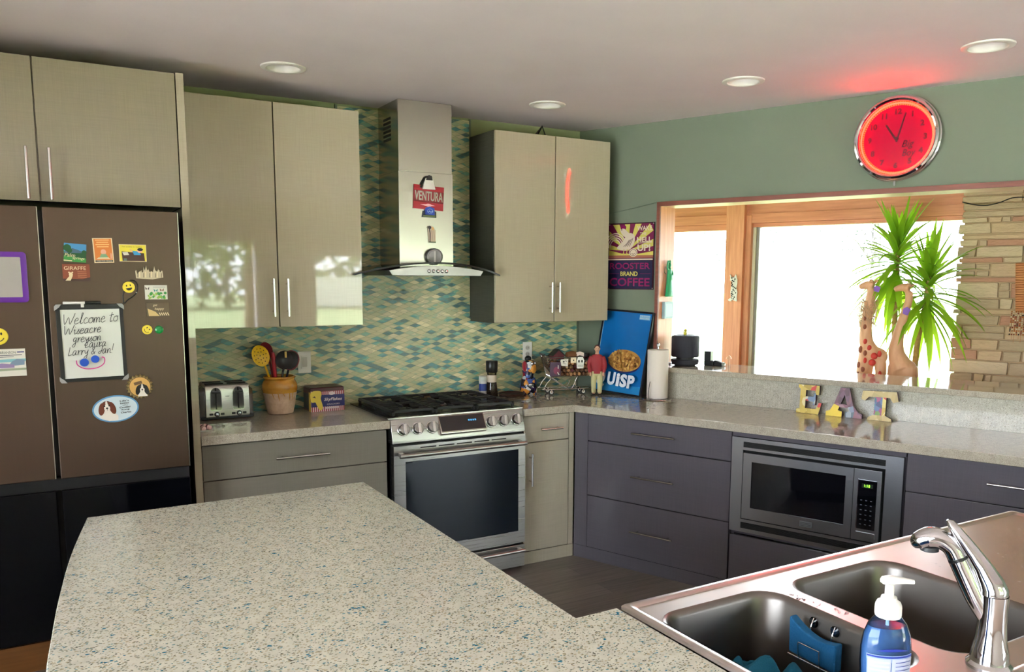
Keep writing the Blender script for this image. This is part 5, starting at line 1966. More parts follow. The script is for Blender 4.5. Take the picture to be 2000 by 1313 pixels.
t = thing('butter_dish', 'small white dish with pink-wrapped pieces in front of the toaster', 'dish', (-2.418, -0.47, CT))
g = G(M('white_ceramic', (232, 228, 220), 0.2))
g.loft([[(p[0], p[1], z) for p in rrect(-w, w, -d, d, 0.008, 4)] for w, d, z in ((0.032, 0.040, 0.0), (0.038, 0.048, 0.008), (0.037, 0.047, 0.0085), (0.031, 0.040, 0.003))])
g.build('dish', t)
for i, (x, y, a) in enumerate(((-0.012, -0.006, 0.3), (0.012, 0.006, 0.9))):
    g = G(M('pink_wrap', (222, 186, 180), 0.25)).lathe([(0.004, -0.022), (0.011, -0.018), (0.0115, 0.016), (0.004, 0.022)], 14, (0, 0, 0), 'y')
    g.lathe([(0.0118, -0.004), (0.0118, 0.004)], 14, (0, 0, 0), 'y', M('plum_band', (96, 44, 54), 0.4))
    o = g.build('wrapped_candy', None, (-2.418 + x, -0.47 + y, CT + 0.0155), (0.25, 0, a))
    tag(o, ('pink-wrapped candy lying at the left of the small white dish', 'pink-wrapped candy lying at the right of the small white dish')[i], 'candy', 'wrapped candies on the white dish')

# crock with utensils
m_gl, m_cl = M('ochre_glaze', (190, 132, 40), 0.16, coat=0.5), M('bare_clay', (206, 176, 148), 0.6)
n = N(m_cl)
n.base(n.ramp(n.noise(n.obj(), 22, 5, 0.65), [(0.3, (184, 150, 124)), (0.7, (220, 194, 168))]))
n = N(m_gl)
n.base(n.ramp(n.noise(n.obj((1, 1, 2)), 14, 4), [(0.3, (170, 108, 26)), (0.7, (208, 158, 62))]))
t = thing('utensil_crock', 'clay crock with ochre glazed shoulder holding kitchen utensils', 'crock', (-1.982, -0.125, CT))
pr = [(0.060, 0.0), (0.066, 0.004), (0.074, 0.040), (0.082, 0.090), (0.0875, 0.116)]
G(m_cl).lathe(pr, 40, cap1=False).build('clay_body', t)
g = G(m_gl)
g.lathe([(0.0876, 0.115), (0.0915, 0.138), (0.0905, 0.158), (0.083, 0.174), (0.0775, 0.181), (0.0785, 0.187), (0.0835, 0.192), (0.0835, 0.198), (0.079, 0.201), (0.073, 0.198), (0.071, 0.180), (0.078, 0.150), (0.070, 0.05), (0.0, 0.03)], 40, cap0=False)
sh = g.build('glazed_shoulder', t)
rr = random.Random(8)
g = G(m_gl)
for a, l in ((-110, 0.05), (-93, 0.018), (-70, 0.06), (-55, 0.075), (-130, 0.03)):
    a = math.radians(a)
    pts = []
    for k in range(6):
        z = 0.118 - l * k / 5
        r = 0.0602 + (z / 0.116) * 0.0274
        pts.append((r * math.cos(a + 0.02 * k), r * math.sin(a + 0.02 * k), z))
    g.tube(pts, [0.0022, 0.0016], 6)
g.build('glaze_drips', sh)
CR = Vector((-1.982, -0.125, CT))


def head(g, c, rx, rz, axis, cup, mat, t=0.004, n=22, hole=None):
    """shallow oval spoon bowl facing the viewer"""
    rings = []
    ax = Vector(axis).normalized()
    side = Vector((0, 1, 0)).cross(ax).normalized()
    for k, f in enumerate((1.0, 0.85, 0.6, 0.3, 0.02)):
        rings.append([c + side * (rx * f * math.cos(2 * PI * i / n)) + ax * (rz * f * math.sin(2 * PI * i / n)) + Vector((0, cup * (1 - f * f), 0)) for i in range(n)])
    back = [[p + Vector((0, t, 0)) for p in r] for r in rings[::-1]]
    return g.loft(rings[::-1] + back[::-1], mat, True, True)


m_yel, m_redp, m_blk, m_cherry = M('yellow_melamine', (228, 186, 30), 0.3), M('dark_red_plastic', (120, 18, 34), 0.35), M('black_nylon', (20, 20, 24), 0.4), M('cherry_handle', (150, 24, 36), 0.35)
# yellow slotted spoon
g = G(m_yel)
c = Vector((-0.096, -0.018, 0.312))
head(g, c, 0.044, 0.058, (-0.35, 0, 1), 0.012, m_yel)
g.tube(cr_spline([(-0.076, -0.015, 0.262), (-0.060, -0.008, 0.215), (-0.042, 0.0, 0.150), (-0.020, 0.012, 0.036)], 5), 0.0055, 8)
ax = Vector((-0.35, 0, 1)).normalized()
sd = Vector((0, 1, 0)).cross(ax)
for ring, k in ((0.0, 1), (0.38, 7), (0.68, 11)):
    for i in range(k):
        a = 2 * PI * i / k
        q = c + sd * (0.044 * ring * math.cos(a)) + ax * (0.058 * ring * math.sin(a)) + Vector((0, 0.012 * (1 - ring * ring) - 0.0012, 0))
        g.lathe([(0.0028, 0.0), (0.0028, -0.0006)], 8, (q.x, q.y, q.z), 'y', M('hole_dark', (70, 52, 10), 0.6))
o = g.build('slotted_spoon', None, CR)
tag(o, 'yellow round slotted spoon standing in the crock', 'spoon')
g = G(m_redp)
head(g, Vector((-0.058, 0.026, 0.335)), 0.034, 0.046, (-0.3, 0, 1), 0.010, m_redp)
g.tube(cr_spline([(-0.044, 0.026, 0.292), (-0.030, 0.026, 0.20), (-0.014, 0.024, 0.036)], 4), 0.005, 8)
o = g.build('serving_spoon', None, CR)
tag(o, 'dark red spoon standing behind the yellow slotted spoon in the crock', 'spoon')
g = G(m_cherry)
g.tube(cr_spline([(-0.034, -0.012, 0.328), (-0.030, -0.010, 0.30), (-0.026, -0.008, 0.24), (-0.014, 0.0, 0.10), (-0.004, 0.0, 0.036)], 5), [0.008, 0.012, 0.011, 0.007, 0.006], 12, flat=0.6)
o = g.build('spatula', None, CR)
tag(o, 'slim cherry red spatula standing in the middle of the crock', 'spatula')
g = G(m_blk)
head(g, Vector((0.024, -0.020, 0.285)), 0.046, 0.050, (0.05, 0, 1), 0.014, m_blk)
g.tube(cr_spline([(0.020, -0.016, 0.238), (0.012, -0.010, 0.19), (0.002, 0.0, 0.036)], 4), 0.006, 8)
g.box(0.026, 0.036, -0.026, -0.0215, 0.298, 0.330, M('yellow_tag', (206, 176, 90), 0.4))
o = g.build('ladle', None, CR)
tag(o, 'black ladle with a small yellow tag standing in the crock', 'ladle')
g = G(m_blk)
c = Vector((0.064, 0.004, 0.280))
head(g, c, 0.044, 0.054, (0.25, 0, 1), 0.010, m_blk)
ax = Vector((0.25, 0, 1)).normalized()
sd = Vector((0, 1, 0)).cross(ax)
g.tube([c + sd * (0.042 * math.cos(a)) + ax * (0.052 * math.sin(a)) + Vector((0, -0.002, 0)) for a in [2 * PI * k / 26 for k in range(26)]], 0.0032, 6, m_redp, closed=True)
g.tube(cr_spline([(0.050, 0.004, 0.230), (0.036, 0.006, 0.17), (0.018, 0.010, 0.036)], 4), 0.006, 8)
o = g.build('turner', None, CR)
tag(o, 'black oval turner with a red edge, rightmost in the crock', 'turner')
g = G(M('steel_handle', (200, 198, 192), 0.2, 1.0))
for x in (-0.004, 0.004):
    g.tube([(x + 0.008, -0.046, 0.225), (x * 0.6 + 0.004, -0.040, 0.14), (x * 0.3, -0.02, 0.036)], 0.0022, 6)
o = g.build('whisk_handle', None, CR)
tag(o, 'thin steel wire handle peeking over the crock rim', 'whisk')

# biscuit tin
t = thing('biscuit_tin', 'striped red and navy cracker tin beside the crock', 'tin', (-1.742, -0.110, CT), math.radians(1))
T_RED, T_WH, T_NAVY, T_YEL = M('tin_red', (150, 34, 50), 0.3), M('tin_white', (226, 206, 206), 0.3), M('tin_navy', (28, 26, 92), 0.3), M('tin_yellow', (214, 188, 66), 0.3)
TW, TD, TH = 0.092, 0.068, 0.112
g = G().box(-TW, TW, -TD, TD, 0, TH, M('tin_plum', (92, 46, 52), 0.35))
g.ly = -TD - 0.0002
g.rect(-TW, TW, 0.0, TH, T_WH)
for k in range(17):
    x = -TW + 0.004 + k * 0.0108
    g.rect(x, x + 0.0055, 0, TH, T_RED)
g.face([(-TW, 0.026), (TW, 0.026), (TW, 0.090), (-TW, 0.090)], T_NAVY)
g.face([(p.x, p.y) for p in cr_spline([(-TW, 0.108, 0), (-0.042, 0.112, 0), (-0.036, 0.090, 0), (-0.040, 0.070, 0), (-0.030, 0.030, 0), (-0.036, 0.008, 0), (-0.050, 0.012, 0), (-0.064, 0.040, 0), (-0.070, 0.052, 0), (-TW, 0.056, 0)], 4, True)], T_YEL)
g.face([(-0.086, 0.080), (-0.072, 0.086), (-0.066, 0.074), (-0.078, 0.079)], K_BR)
g.ell(0.020, 0.097, 0.016, 0.010, T_WH)
g.text('SkyFlakes', 0.028, 0.063, 0.022, T_WH, 0.100, bold=0.015, shear=0.3)
g.text('CRACKERS', 0.028, 0.038, 0.008, T_WH, 0.070)
g.rect(-0.014, 0.060, 0.014, 0.024, T_WH)
# left end
g.add([(-TW - 0.0004, -TD, 0.010), (-TW - 0.0004, TD, 0.010), (-TW - 0.0004, TD, 0.095), (-TW - 0.0004, -TD, 0.095)], [(0, 1, 2, 3)], M('tin_dark_end', (46, 50, 60), 0.35))
g.add([(-TW - 0.0008, -TD, 0.0), (-TW - 0.0008, -TD * 0.45, 0.0), (-TW - 0.0008, -TD * 0.5, 0.105), (-TW - 0.0008, -TD, 0.105)], [(0, 1, 2, 3)], T_YEL)
g.build('box', t, angle=30)
g = G(M('tin_lid', (74, 34, 40), 0.3))
g.loft([[(p[0], p[1], z) for p in rrect(-w, w, -d, d, 0.012, 4)] for w, d, z in ((TW + 0.002, TD + 0.002, 0.108), (TW + 0.002, TD + 0.002, 0.126), (TW - 0.003, TD - 0.003, 0.131), (TW - 0.010, TD - 0.010, 0.129))])
g.build('lid', t)

# switch and outlet plates
t = thing('light_switch', 'white rocker light switch plate on the mosaic behind the crock', 'switch', (-1.816, -0.0082, 1.170))
G(m_white).box(-0.036, 0.036, -0.005, 0, -0.060, 0.060).build('plate', t, bev=0.002)
G(m_white).box(-0.018, 0.018, -0.0085, -0.004, -0.035, 0.035).build('frame', t, bev=0.001)
G(M('switch_grey', (196, 192, 184), 0.4)).prism([(-0.008, -0.028), (-0.0125, 0.0), (-0.010, 0.028)], -0.013, 0.013, 'x').build('rocker', t)
t = thing('wall_outlet', 'white outlet plate on the mosaic left of the toy cart', 'outlet', (-0.390, -0.0082, 1.178))
G(m_white).box(-0.034, 0.034, -0.005, 0, -0.056, 0.056).build('plate', t, bev=0.002)
for z in (-0.02, 0.02):
    g = G(M('socket_grey', (190, 186, 178), 0.4)).prism(circle2(0, z, 0.016, 0.014, 20), -0.0065, -0.004, 'y')
    g.ly = -0.0067
    for x in (-0.006, 0.006):
        g.rect(x - 0.001, x + 0.001, z - 0.004, z + 0.005, m_gap)
    g.build('socket', t)

# ------------------------------------------------------------------ on the corner worktop
t = thing('salt_shaker', 'small white salt container with a blue label behind the range', 'salt shaker', (-0.742, -0.072, CT))
G(M('salt_body', (214, 212, 208), 0.3)).lathe([(0.022, 0.0), (0.024, 0.003), (0.024, 0.092), (0.021, 0.096)], 24).build('body', t)
G(M('salt_label', (34, 56, 130), 0.35)).lathe([(0.0243, 0.035), (0.0243, 0.080)], 24, cap0=False, cap1=False).build('label', t)
G(M('salt_cap', (200, 204, 198), 0.3)).lathe([(0.0245, 0.094), (0.0245, 0.122), (0.021, 0.126), (0, 0.127)], 24).build('cap', t)
t = thing('pepper_grinder', 'glass peppercorn grinder with a black cap behind the range', 'pepper grinder', (-0.688, -0.088, CT))
G(tint_glass('grinder_glass', (210, 206, 196))).lathe([(0.036, 0.0), (0.0375, 0.004), (0.034, 0.05), (0.029, 0.085), (0.0285, 0.135), (0.031, 0.150)], 28, cap1=False).build('jar', t)
m_pep = M('peppercorns', (66, 52, 42), 0.8)
n = N(m_pep)
f = n.noise(n.obj(), 260, 2)
n.base(n.ramp(f, [(0.35, (40, 30, 26)), (0.65, (112, 92, 74))]))
n.bump(f, 0.6, 0.004)
o = G(m_pep).lathe([(0.034, 0.003), (0.0355, 0.006), (0.0325, 0.05), (0.028, 0.078)], 28).build('peppercorns', t)
G(M('paper_label', (206, 190, 172), 0.5)).lathe([(0.0296, 0.088), (0.0290, 0.132)], 28, cap0=False, cap1=False).build('label', t)
G(m_blackp).lathe([(0.033, 0.148), (0.036, 0.152), (0.037, 0.215), (0.034, 0.219), (0, 0.220)], 28).build('cap', t)
t = thing('spoon_rest', 'dark brown round tray lying beside the pepper grinder', 'tray', (-0.568, -0.125, CT))
g = G(M('walnut_tray', (66, 44, 36), 0.3))
g.lathe([(0.070, 0.0), (0.078, 0.004), (0.084, 0.016), (0.082, 0.017), (0.074, 0.008), (0.0, 0.006)], 32)
g.build('tray', t)

# bright collage bottle
t = thing('collage_bottle', 'bottle covered in colourful shiny scraps in front of the outlet', 'bottle', (-0.432, -0.098, CT))
m_col = M('scrap_collage', (90, 90, 120), 0.2)
n = N(m_col)
vo = n.new('ShaderNodeTexVoronoi')
vo.inputs['Scale'].default_value = 42
n.link(n.obj(), vo.inputs['Vector'])
se = n.new('ShaderNodeSeparateColor')
n.link(vo.outputs['Color'], se.inputs[0])
n.base(n.ramp(se.outputs[0], [(0.0, (26, 28, 40)), (0.2, (60, 84, 150)), (0.34, (130, 26, 44)), (0.48, (186, 190, 196)), (0.58, (206, 140, 60)), (0.68, (40, 40, 52)), (0.80, (60, 40, 80)), (0.9, (220, 214, 206))], 'CONSTANT'))
g = G(m_col).lathe([(0.050, 0.0), (0.054, 0.006), (0.055, 0.050), (0.050, 0.082), (0.040, 0.104), (0.036, 0.120), (0.040, 0.150), (0.042, 0.185), (0.036, 0.205), (0.022, 0.214)], 28)
g.build('bottle', t)
for c_, r_, m_ in (((0.014, -0.034, 0.160), (0.024, 0.012, 0.030), M('orange_scrap', (206, 138, 54), 0.3)), ((-0.038, -0.016, 0.176), (0.010, 0.022, 0.034), M('red_scrap', (150, 34, 50), 0.3)),
                   ((0.004, -0.040, 0.192), (0.012, 0.006, 0.012), M('silver_scrap', (206, 206, 210), 0.15, 0.9)), ((0.026, -0.034, 0.194), (0.010, 0.006, 0.010), M('silver_scrap')), ((-0.010, -0.050, 0.060), (0.020, 0.010, 0.014), M('silver_scrap'))):
    G(m_).ball(c_, r_, 14, 10).build('scrap', t)
G(m_blackp).ball((-0.004, 0, 0.222), (0.022, 0.020, 0.020), 16, 10).build('stopper', t)

# toy shopping cart full of corks and little magnets
CA = math.radians(-16)
CC = Vector((-0.215, -0.215, CT))
t = thing('toy_shopping_cart', 'miniature chrome wire shopping cart heaped with corks and trinkets', 'toy cart', CC, CA)
g = G(m_polish)
w0 = 0.0018
bz, tz = 0.118, 0.236
x0, x1, dy = -0.125, 0.150, 0.060


def bx(f, top):
    return (x0 - (0.035 if top else 0.0)) * (1 - f) + (x1 + (0.008 if top else 0)) * f


for y in (-dy, dy):
    for k in range(5):
        z = bz + (tz - bz) * k / 4
        f = k / 4
        g.tube([(x0 - 0.035 * f, y, z), (x1 + 0.008 * f, y, z)], w0 * (1.5 if k in (0, 4) else 0.8), 5)
    for k in range(15):
        f = k / 14
        g.tube([(bx(f, False), y, bz), (bx(f, True), y, tz)], w0 * 0.75, 5)
for k in range(9):
    y = -dy + 2 * dy * k / 8
    g.tube([(x1, y, bz), (x1 + 0.008, y, tz)], w0 * 0.75, 5)
    g.tube([(x0, y, bz), (x0 - 0.035, y, tz)], w0 * 0.75, 5)
    g.tube([(x0, y, bz), (x1, y, bz)], w0 * 0.75, 5)
for z, xa, xb in ((bz, x0, x1), (tz, x0 - 0.035, x1 + 0.008)):
    for x in (xa, xb):
        g.tube([(x, -dy, z), (x, dy, z)], w0 * 1.4, 5)
g.build('basket', t)
g = G(m_polish)
for y in (-0.054, 0.054):
    g.tube(cr_spline([(-0.165, y, 0.250), (-0.140, y, 0.20), (-0.122, y, 0.115), (-0.150, y, 0.075), (-0.166, y, 0.044), (-0.155, y, 0.036), (0.150, y * 0.8, 0.036)], 6), 0.0030, 8)
    g.tube([(-0.120, y, 0.112), (-0.010, y, 0.040)], 0.0024, 6)
    g.tube([(0.050, y, bz), (0.018, y, 0.046), (0.004, y, 0.037)], 0.0028, 8)
for x in (-0.155, -0.05, 0.05, 0.150):
    g.tube([(x, -0.054 if x < 0.1 else -0.043, 0.036), (x, 0.054 if x < 0.1 else 0.043, 0.036)], 0.0020, 6)
g.build('chassis', t)
g = G(M('handle_grip', (60, 62, 66), 0.4))
g.tube([(-0.166, -0.056, 0.252), (-0.166, 0.056, 0.252)], 0.0055, 10)
g.build('push_handle', t)
for x, y in ((-0.118, -0.046), (-0.118, 0.046), (0.092, -0.040), (0.092, 0.040)):
    g = G(m_blackp).lathe([(0.0165, -0.006), (0.0175, -0.004), (0.0175, 0.004), (0.0165, 0.006)], 22, (x, y, 0.0178), 'y')
    g.lathe([(0.0105, -0.0075), (0.0105, 0.0075)], 18, (x, y, 0.0178), 'y', M('wheel_white', (206, 202, 194), 0.4))
    g.box(x - 0.005, x + 0.005, y - 0.009, y - 0.0078, 0.015, 0.037, m_polish)
    g.box(x - 0.005, x + 0.005, y + 0.0078, y + 0.009, 0.015, 0.037, m_polish)
    g.build('wheel', t)
mats_c = [M('cork_tan', (176, 128, 84), 0.8), M('cork_pale', (202, 164, 122), 0.8), M('cork_dark', (128, 84, 56), 0.8), M('cork_stained', (110, 48, 56), 0.8)]
cm = Matrix.Rotation(CA, 4, 'Z')
rr = random.Random(21)
corks = []
for iz in range(4):
    for ix in range(9):
        for iy in range(3):
            corks.append((-0.108 + ix * 0.0285 + rr.uniform(-0.004, 0.004) + (0.012 if iz % 2 else 0), -0.040 + iy * 0.040 + rr.uniform(-0.004, 0.004), 0.131 + iz * 0.0225))
meshes = {}
for i, c in enumerate(corks):
    if c[0] > 0.135:
        continue
    mt = mats_c[rr.choices(range(4), (5, 4, 3, 1))[0]]
    if mt.name not in meshes:
        o = G(mt).lathe([(0.0088, -0.0185), (0.0098, -0.0175), (0.0098, 0.0175), (0.0088, 0.0185)], 12, axis='y').build('wine_cork')
        meshes[mt.name] = o
    else:
        o = meshes[mt.name].copy()
        COL.objects.link(o)
    p = cm @ Vector(c)
    o.location = CC + p
    o.rotation_euler = (rr.uniform(-0.12, 0.12), rr.uniform(0, 3), CA + rr.uniform(-0.2, 0.2))
    tag(o, 'wine cork heaped inside the miniature wire shopping cart', 'cork', 'corks in the toy cart')


def trinket(name, label, cat, loc, rz, build):
    g = G()
    build(g)
    p = CC + cm @ Vector(loc)
    o = g.build(name, None, p, (0, 0, CA + rz), bev=0.001)
    return tag(o, label, cat, 'trinkets in the toy cart')


trinket('toy_box', 'plum and navy box standing in the handle end of the toy cart', 'box', (-0.100, -0.070, 0.120), 0, lambda g: (g.box(-0.034, 0.034, -0.006, 0.006, 0.0, 0.088, M('plum_box', (64, 34, 62), 0.35)), setattr(g, 'ly', -0.0063), g.ell(0.006, 0.036, 0.020, 0.024, M('box_magenta', (110, 30, 66), 0.4)), g.line([(0.016, 0.070), (0.016, 0.048)], 0.005, K_W), g.line([(0.012, 0.026), (0.022, 0.010)], 0.005, K_W)))
trinket('toy_tag', 'white card with a black drawing hooked on the toy cart', 'card', (-0.040, -0.068, 0.186), 0.1, lambda g: (g.prism([(-0.022, 0.0), (0.020, -0.006), (0.024, 0.040), (-0.028, 0.038), (-0.030, 0.024)], -0.004, 0.0, 'y', K_W), setattr(g, 'ly', -0.0042), g.ell(-0.008, 0.024, 0.006, 0.005, K_BK), g.line([(-0.014, 0.014), (0.008, 0.010)], 0.002, K_BK), g.line([(0.0, 0.030), (0.012, 0.026)], 0.003, K_BK)))
trinket('toy_dice', 'ivory square tile with a dark dot on the toy cart', 'tile', (0.016, -0.068, 0.202), -0.1, lambda g: (g.box(-0.017, 0.017, -0.010, 0.0, 0.0, 0.034, M('ivory_tile', (228, 210, 178), 0.4)), setattr(g, 'ly', -0.0105), g.ell(0, 0.017, 0.004, 0.005, K_BK)))
trinket('toy_skull', 'silver grinning face charm hanging on the toy cart', 'charm', (0.060, -0.068, 0.166), 0.05, lambda g: (g.prism([(-0.022, 0.0), (0.022, 0.0), (0.026, 0.050), (0.016, 0.072), (-0.016, 0.072), (-0.026, 0.050)], -0.008, 0.0, 'y', M('charm_silver', (176, 170, 168), 0.3, 0.5)), setattr(g, 'ly', -0.0083), g.ell(-0.010, 0.046, 0.006, 0.009, K_BK), g.ell(0.010, 0.046, 0.006, 0.009, K_BK), g.rect(-0.014, 0.014, 0.012, 0.020, K_BK), g.rect(-0.012, 0.012, 0.014, 0.018, K_W)))
trinket('toy_house', 'small maroon gabled house lying on top of the corks', 'toy house', (-0.075, -0.010, 0.222), 0.25, lambda g: (g.prism([(-0.040, 0.0), (0.040, 0.0), (0.040, 0.026), (0.0, 0.058), (-0.040, 0.026)], -0.025, 0.025, 'y', M('maroon_house', (104, 40, 50), 0.5)), g.prism([(-0.048, 0.024), (0.0, 0.064), (0.048, 0.024), (0.042, 0.022), (0.0, 0.056), (-0.042, 0.022)], -0.030, 0.030, 'y', K_BK)))
trinket('toy_barrel', 'small brown barrel lying on the corks in the toy cart', 'toy barrel', (0.022, -0.008, 0.246), 0.3, lambda g: g.lathe([(0.020, -0.034), (0.026, 0.0), (0.020, 0.034)], 18, axis='x', mat=M('barrel_brown', (128, 84, 50), 0.5)))
trinket('toy_book', 'tiny pale open booklet tucked in at the top of the cart', 'booklet', (0.074, -0.020, 0.236), -0.3, lambda g: g.prism([(-0.026, 0.0), (0.0, 0.008), (0.026, 0.0), (0.026, 0.024), (0.0, 0.032), (-0.026, 0.024)], -0.006, 0.004, 'y', M('page_pale', (222, 202, 188), 0.5)))
trinket('toy_pot', 'dark round pot at the far end of the toy cart', 'toy pot', (0.118, 0.0, 0.222), 0, lambda g: g.lathe([(0.016, 0.0), (0.026, 0.012), (0.024, 0.032), (0.018, 0.036)], 18, mat=M('pot_dark', (48, 42, 38), 0.5)))

# figurine of a man in a red shirt
t = thing('man_figurine', 'doll-sized figurine of a man in red shirt and cream trousers by the poster', 'figurine', (-0.092, -0.362, CT), math.radians(-34))
mk, mr, mc = M('figurine_skin', (206, 160, 130), 0.5), M('figurine_shirt', (150, 40, 46), 0.6), M('figurine_trousers', (196, 190, 140), 0.7)
g = G(mk)
for s in (-1, 1):
    g.tube(cr_spline([(s * 0.018, 0, 0.012), (s * 0.020, 0, 0.075), (s * 0.017, 0, 0.150)], 4), [0.010, 0.014, 0.018], 12)
    g.ball((s * 0.019, -0.010, 0.008), (0.010, 0.020, 0.008), 10, 7)
    g.tube(cr_spline([(s * 0.032, 0, 0.240), (s * 0.048, -0.002, 0.195), (s * 0.044, -0.020, 0.160), (s * 0.040, -0.026, 0.142)], 4), [0.013, 0.011, 0.009, 0.006], 10)
    g.ball((s * 0.040, -0.028, 0.136), (0.006, 0.008, 0.010), 10, 7)
    for k in range(4):
        g.tube([(s * (0.036 + 0.003 * k), -0.030 - 0.001 * k, 0.132), (s * (0.036 + 0.003 * k), -0.033, 0.122 - 0.001 * (k == 1))], 0.0017, 6)
    g.tube([(s * 0.034, -0.030, 0.138), (s * 0.030, -0.036, 0.130)], 0.0019, 6)
rings = []
for z, rx, ry in ((0.140, 0.032, 0.021), (0.165, 0.031, 0.020), (0.200, 0.036, 0.022), (0.235, 0.041, 0.021), (0.250, 0.030, 0.017), (0.258, 0.013, 0.012), (0.272, 0.011, 0.011)):
    rings.append([(rx * math.cos(a), ry * math.sin(a), z) for a in [2 * PI * k / 20 for k in range(20)]])
g.loft(rings)
g.ball((0, -0.002, 0.291), (0.0165, 0.0185, 0.0225), 18, 14)
g.prism([(-0.0175, 0.288), (-0.024, 0.283), (-0.019, 0.281)], -0.0025, 0.0025, 'x')
for s in (-1, 1):
    g.ball((s * 0.0168, 0.001, 0.290), (0.003, 0.004, 0.006), 8, 6)
g.build('body', t, remesh=0.0022, smooth=3)
g = G(m_blk)
for s in (-1, 1):
    g.ball((s * 0.006, -0.0195, 0.294), (0.0018, 0.0012, 0.0016), 8, 6)
g.box(-0.005, 0.005, -0.0205, -0.018, 0.2795, 0.2808, M('figurine_lips', (140, 70, 62), 0.5))
g.build('face', t)
g = G(M('figurine_hair', (78, 40, 28), 0.7))
g.ball((0, 0.003, 0.298), (0.0185, 0.0195, 0.0195), 16, 10)
g.build('hair', t)
g = G(mr)
rings = []
for z, rx, ry in ((0.136, 0.035, 0.0245), (0.165, 0.034, 0.0235), (0.200, 0.039, 0.025), (0.235, 0.044, 0.024), (0.252, 0.030, 0.019), (0.258, 0.016, 0.0145)):
    rings.append([(rx * math.cos(a), ry * math.sin(a), z) for a in [2 * PI * k / 20 for k in range(20)]])
g.loft(rings)
for s in (-1, 1):
    g.tube(cr_spline([(s * 0.032, 0, 0.242), (s * 0.048, -0.002, 0.197), (s * 0.044, -0.020, 0.160), (s * 0.0405, -0.0255, 0.145)], 4), [0.0165, 0.0145, 0.012, 0.0095], 12)
g.build('shirt', t, remesh=0.0026, smooth=2)
g = G(mc)
for s in (-1, 1):
    g.tube(cr_spline([(s * 0.018, 0, 0.016), (s * 0.020, 0, 0.075), (s * 0.017, 0, 0.152)], 4), [0.014, 0.0165, 0.021], 12)
g.ball((0, 0, 0.140), (0.034, 0.0235, 0.022), 16, 10)
g.build('trousers', t, remesh=0.0026, smooth=2)
g = G(m_blk)
for s in (-1, 1):
    g.ball((s * 0.019, -0.010, 0.007), (0.0115, 0.0215, 0.0075), 12, 7)
g.build('shoes', t)

# framed cereal poster leaning on the window wall
PB, PT_ = (0.3825, 0.120, 0.9200), (0.408, 0.014, 1.438)
b0, t0 = wp(*PB), wp(*PT_)
up = (t0 - b0)
H = up.length
up.normalize()
rgt = WU.copy()
rgt = (rgt - up * rgt.dot(up)).normalized()
bck = up.cross(rgt)
mt_ = Matrix((rgt, -bck if (rgt.cross(-bck)).dot(up) > 0 else bck, up)).transposed()
t = thing('cereal_poster', 'black-framed blue cereal poster leaning against the green wall', 'poster', b0, rot=mt_.to_euler())
PW = 0.184
P_BLUE = M('poster_blue', (14, 98, 168), 0.25, coat=0.3)
g = G(M('frame_navy', (18, 20, 32), 0.3))
f = 0.011
g.box(-PW, -PW + f, -0.016, 0.004, 0, H)
g.box(PW - f, PW, -0.016, 0.004, 0, H)
g.box(-PW + f, PW - f, -0.016, 0.004, 0, f)
g.box(-PW + f, PW - f, -0.016, 0.004, H - f, H)
g.build('frame', t, bev=0.001)
g = G().box(-PW + f, PW - f, -0.010, 0.0, f, H - f, P_BLUE)
g.ly = -0.0102
iw = PW - f
edge_m = M('poster_edge', (150, 190, 214), 0.3)
g.rect(-iw, -iw + 0.003, f, H - f, edge_m)
g.rect(iw - 0.003, iw, f, H - f, edge_m)
g.rect(-iw, iw, f, f + 0.05, M('poster_aqua', (30, 126, 186), 0.3))
g.rect(0.085, 0.160, H - 0.050, H - 0.020, M('poster_haze', (120, 170, 206), 0.3))
g.text('THE QUAZY', 0.122, H - 0.028, 0.007, K_W, 0.068)
g.text('ENERGY CEREAL', 0.122, H - 0.041, 0.007, K_W, 0.068)
# bowl of cereal
g.ell(0.030, 0.205, 0.120, 0.072, M('poster_shade', (34, 44, 96), 0.3), n=40)
g.ell(0.028, 0.213, 0.118, 0.069, M('cereal_gold', (196, 146, 70), 0.35), n=40)
rr = random.Random(4)
cmats = [M('cereal_light', (216, 172, 96), 0.35), M('cereal_mid', (178, 124, 58), 0.35), M('cereal_deep', (140, 92, 44), 0.35)]
for k in range(150):
    a, r = rr.uniform(0, 6.283), math.sqrt(rr.uniform(0, 1)) * 0.94
    g.ell(0.028 + 0.114 * r * math.cos(a), 0.213 + 0.065 * r * math.sin(a), 0.010, 0.0055, cmats[k % 3], rr.uniform(0, 3.1), 12)
P_LET = M('poster_white', (214, 222, 232), 0.3)
g.text('Q', -0.106, 0.086, 0.118, P_LET, 0.078, bold=0.045)
g.text('U', -0.022, 0.090, 0.082, P_LET, 0.056, bold=0.05)
g.text('i', 0.027, 0.088, 0.082, P_LET, 0.024, bold=0.05)
g.text('S', 0.068, 0.086, 0.082, P_LET, 0.050, bold=0.05)
g.text('P', 0.122, 0.084, 0.082, P_LET, 0.050, bold=0.05)
g.build('print', t)

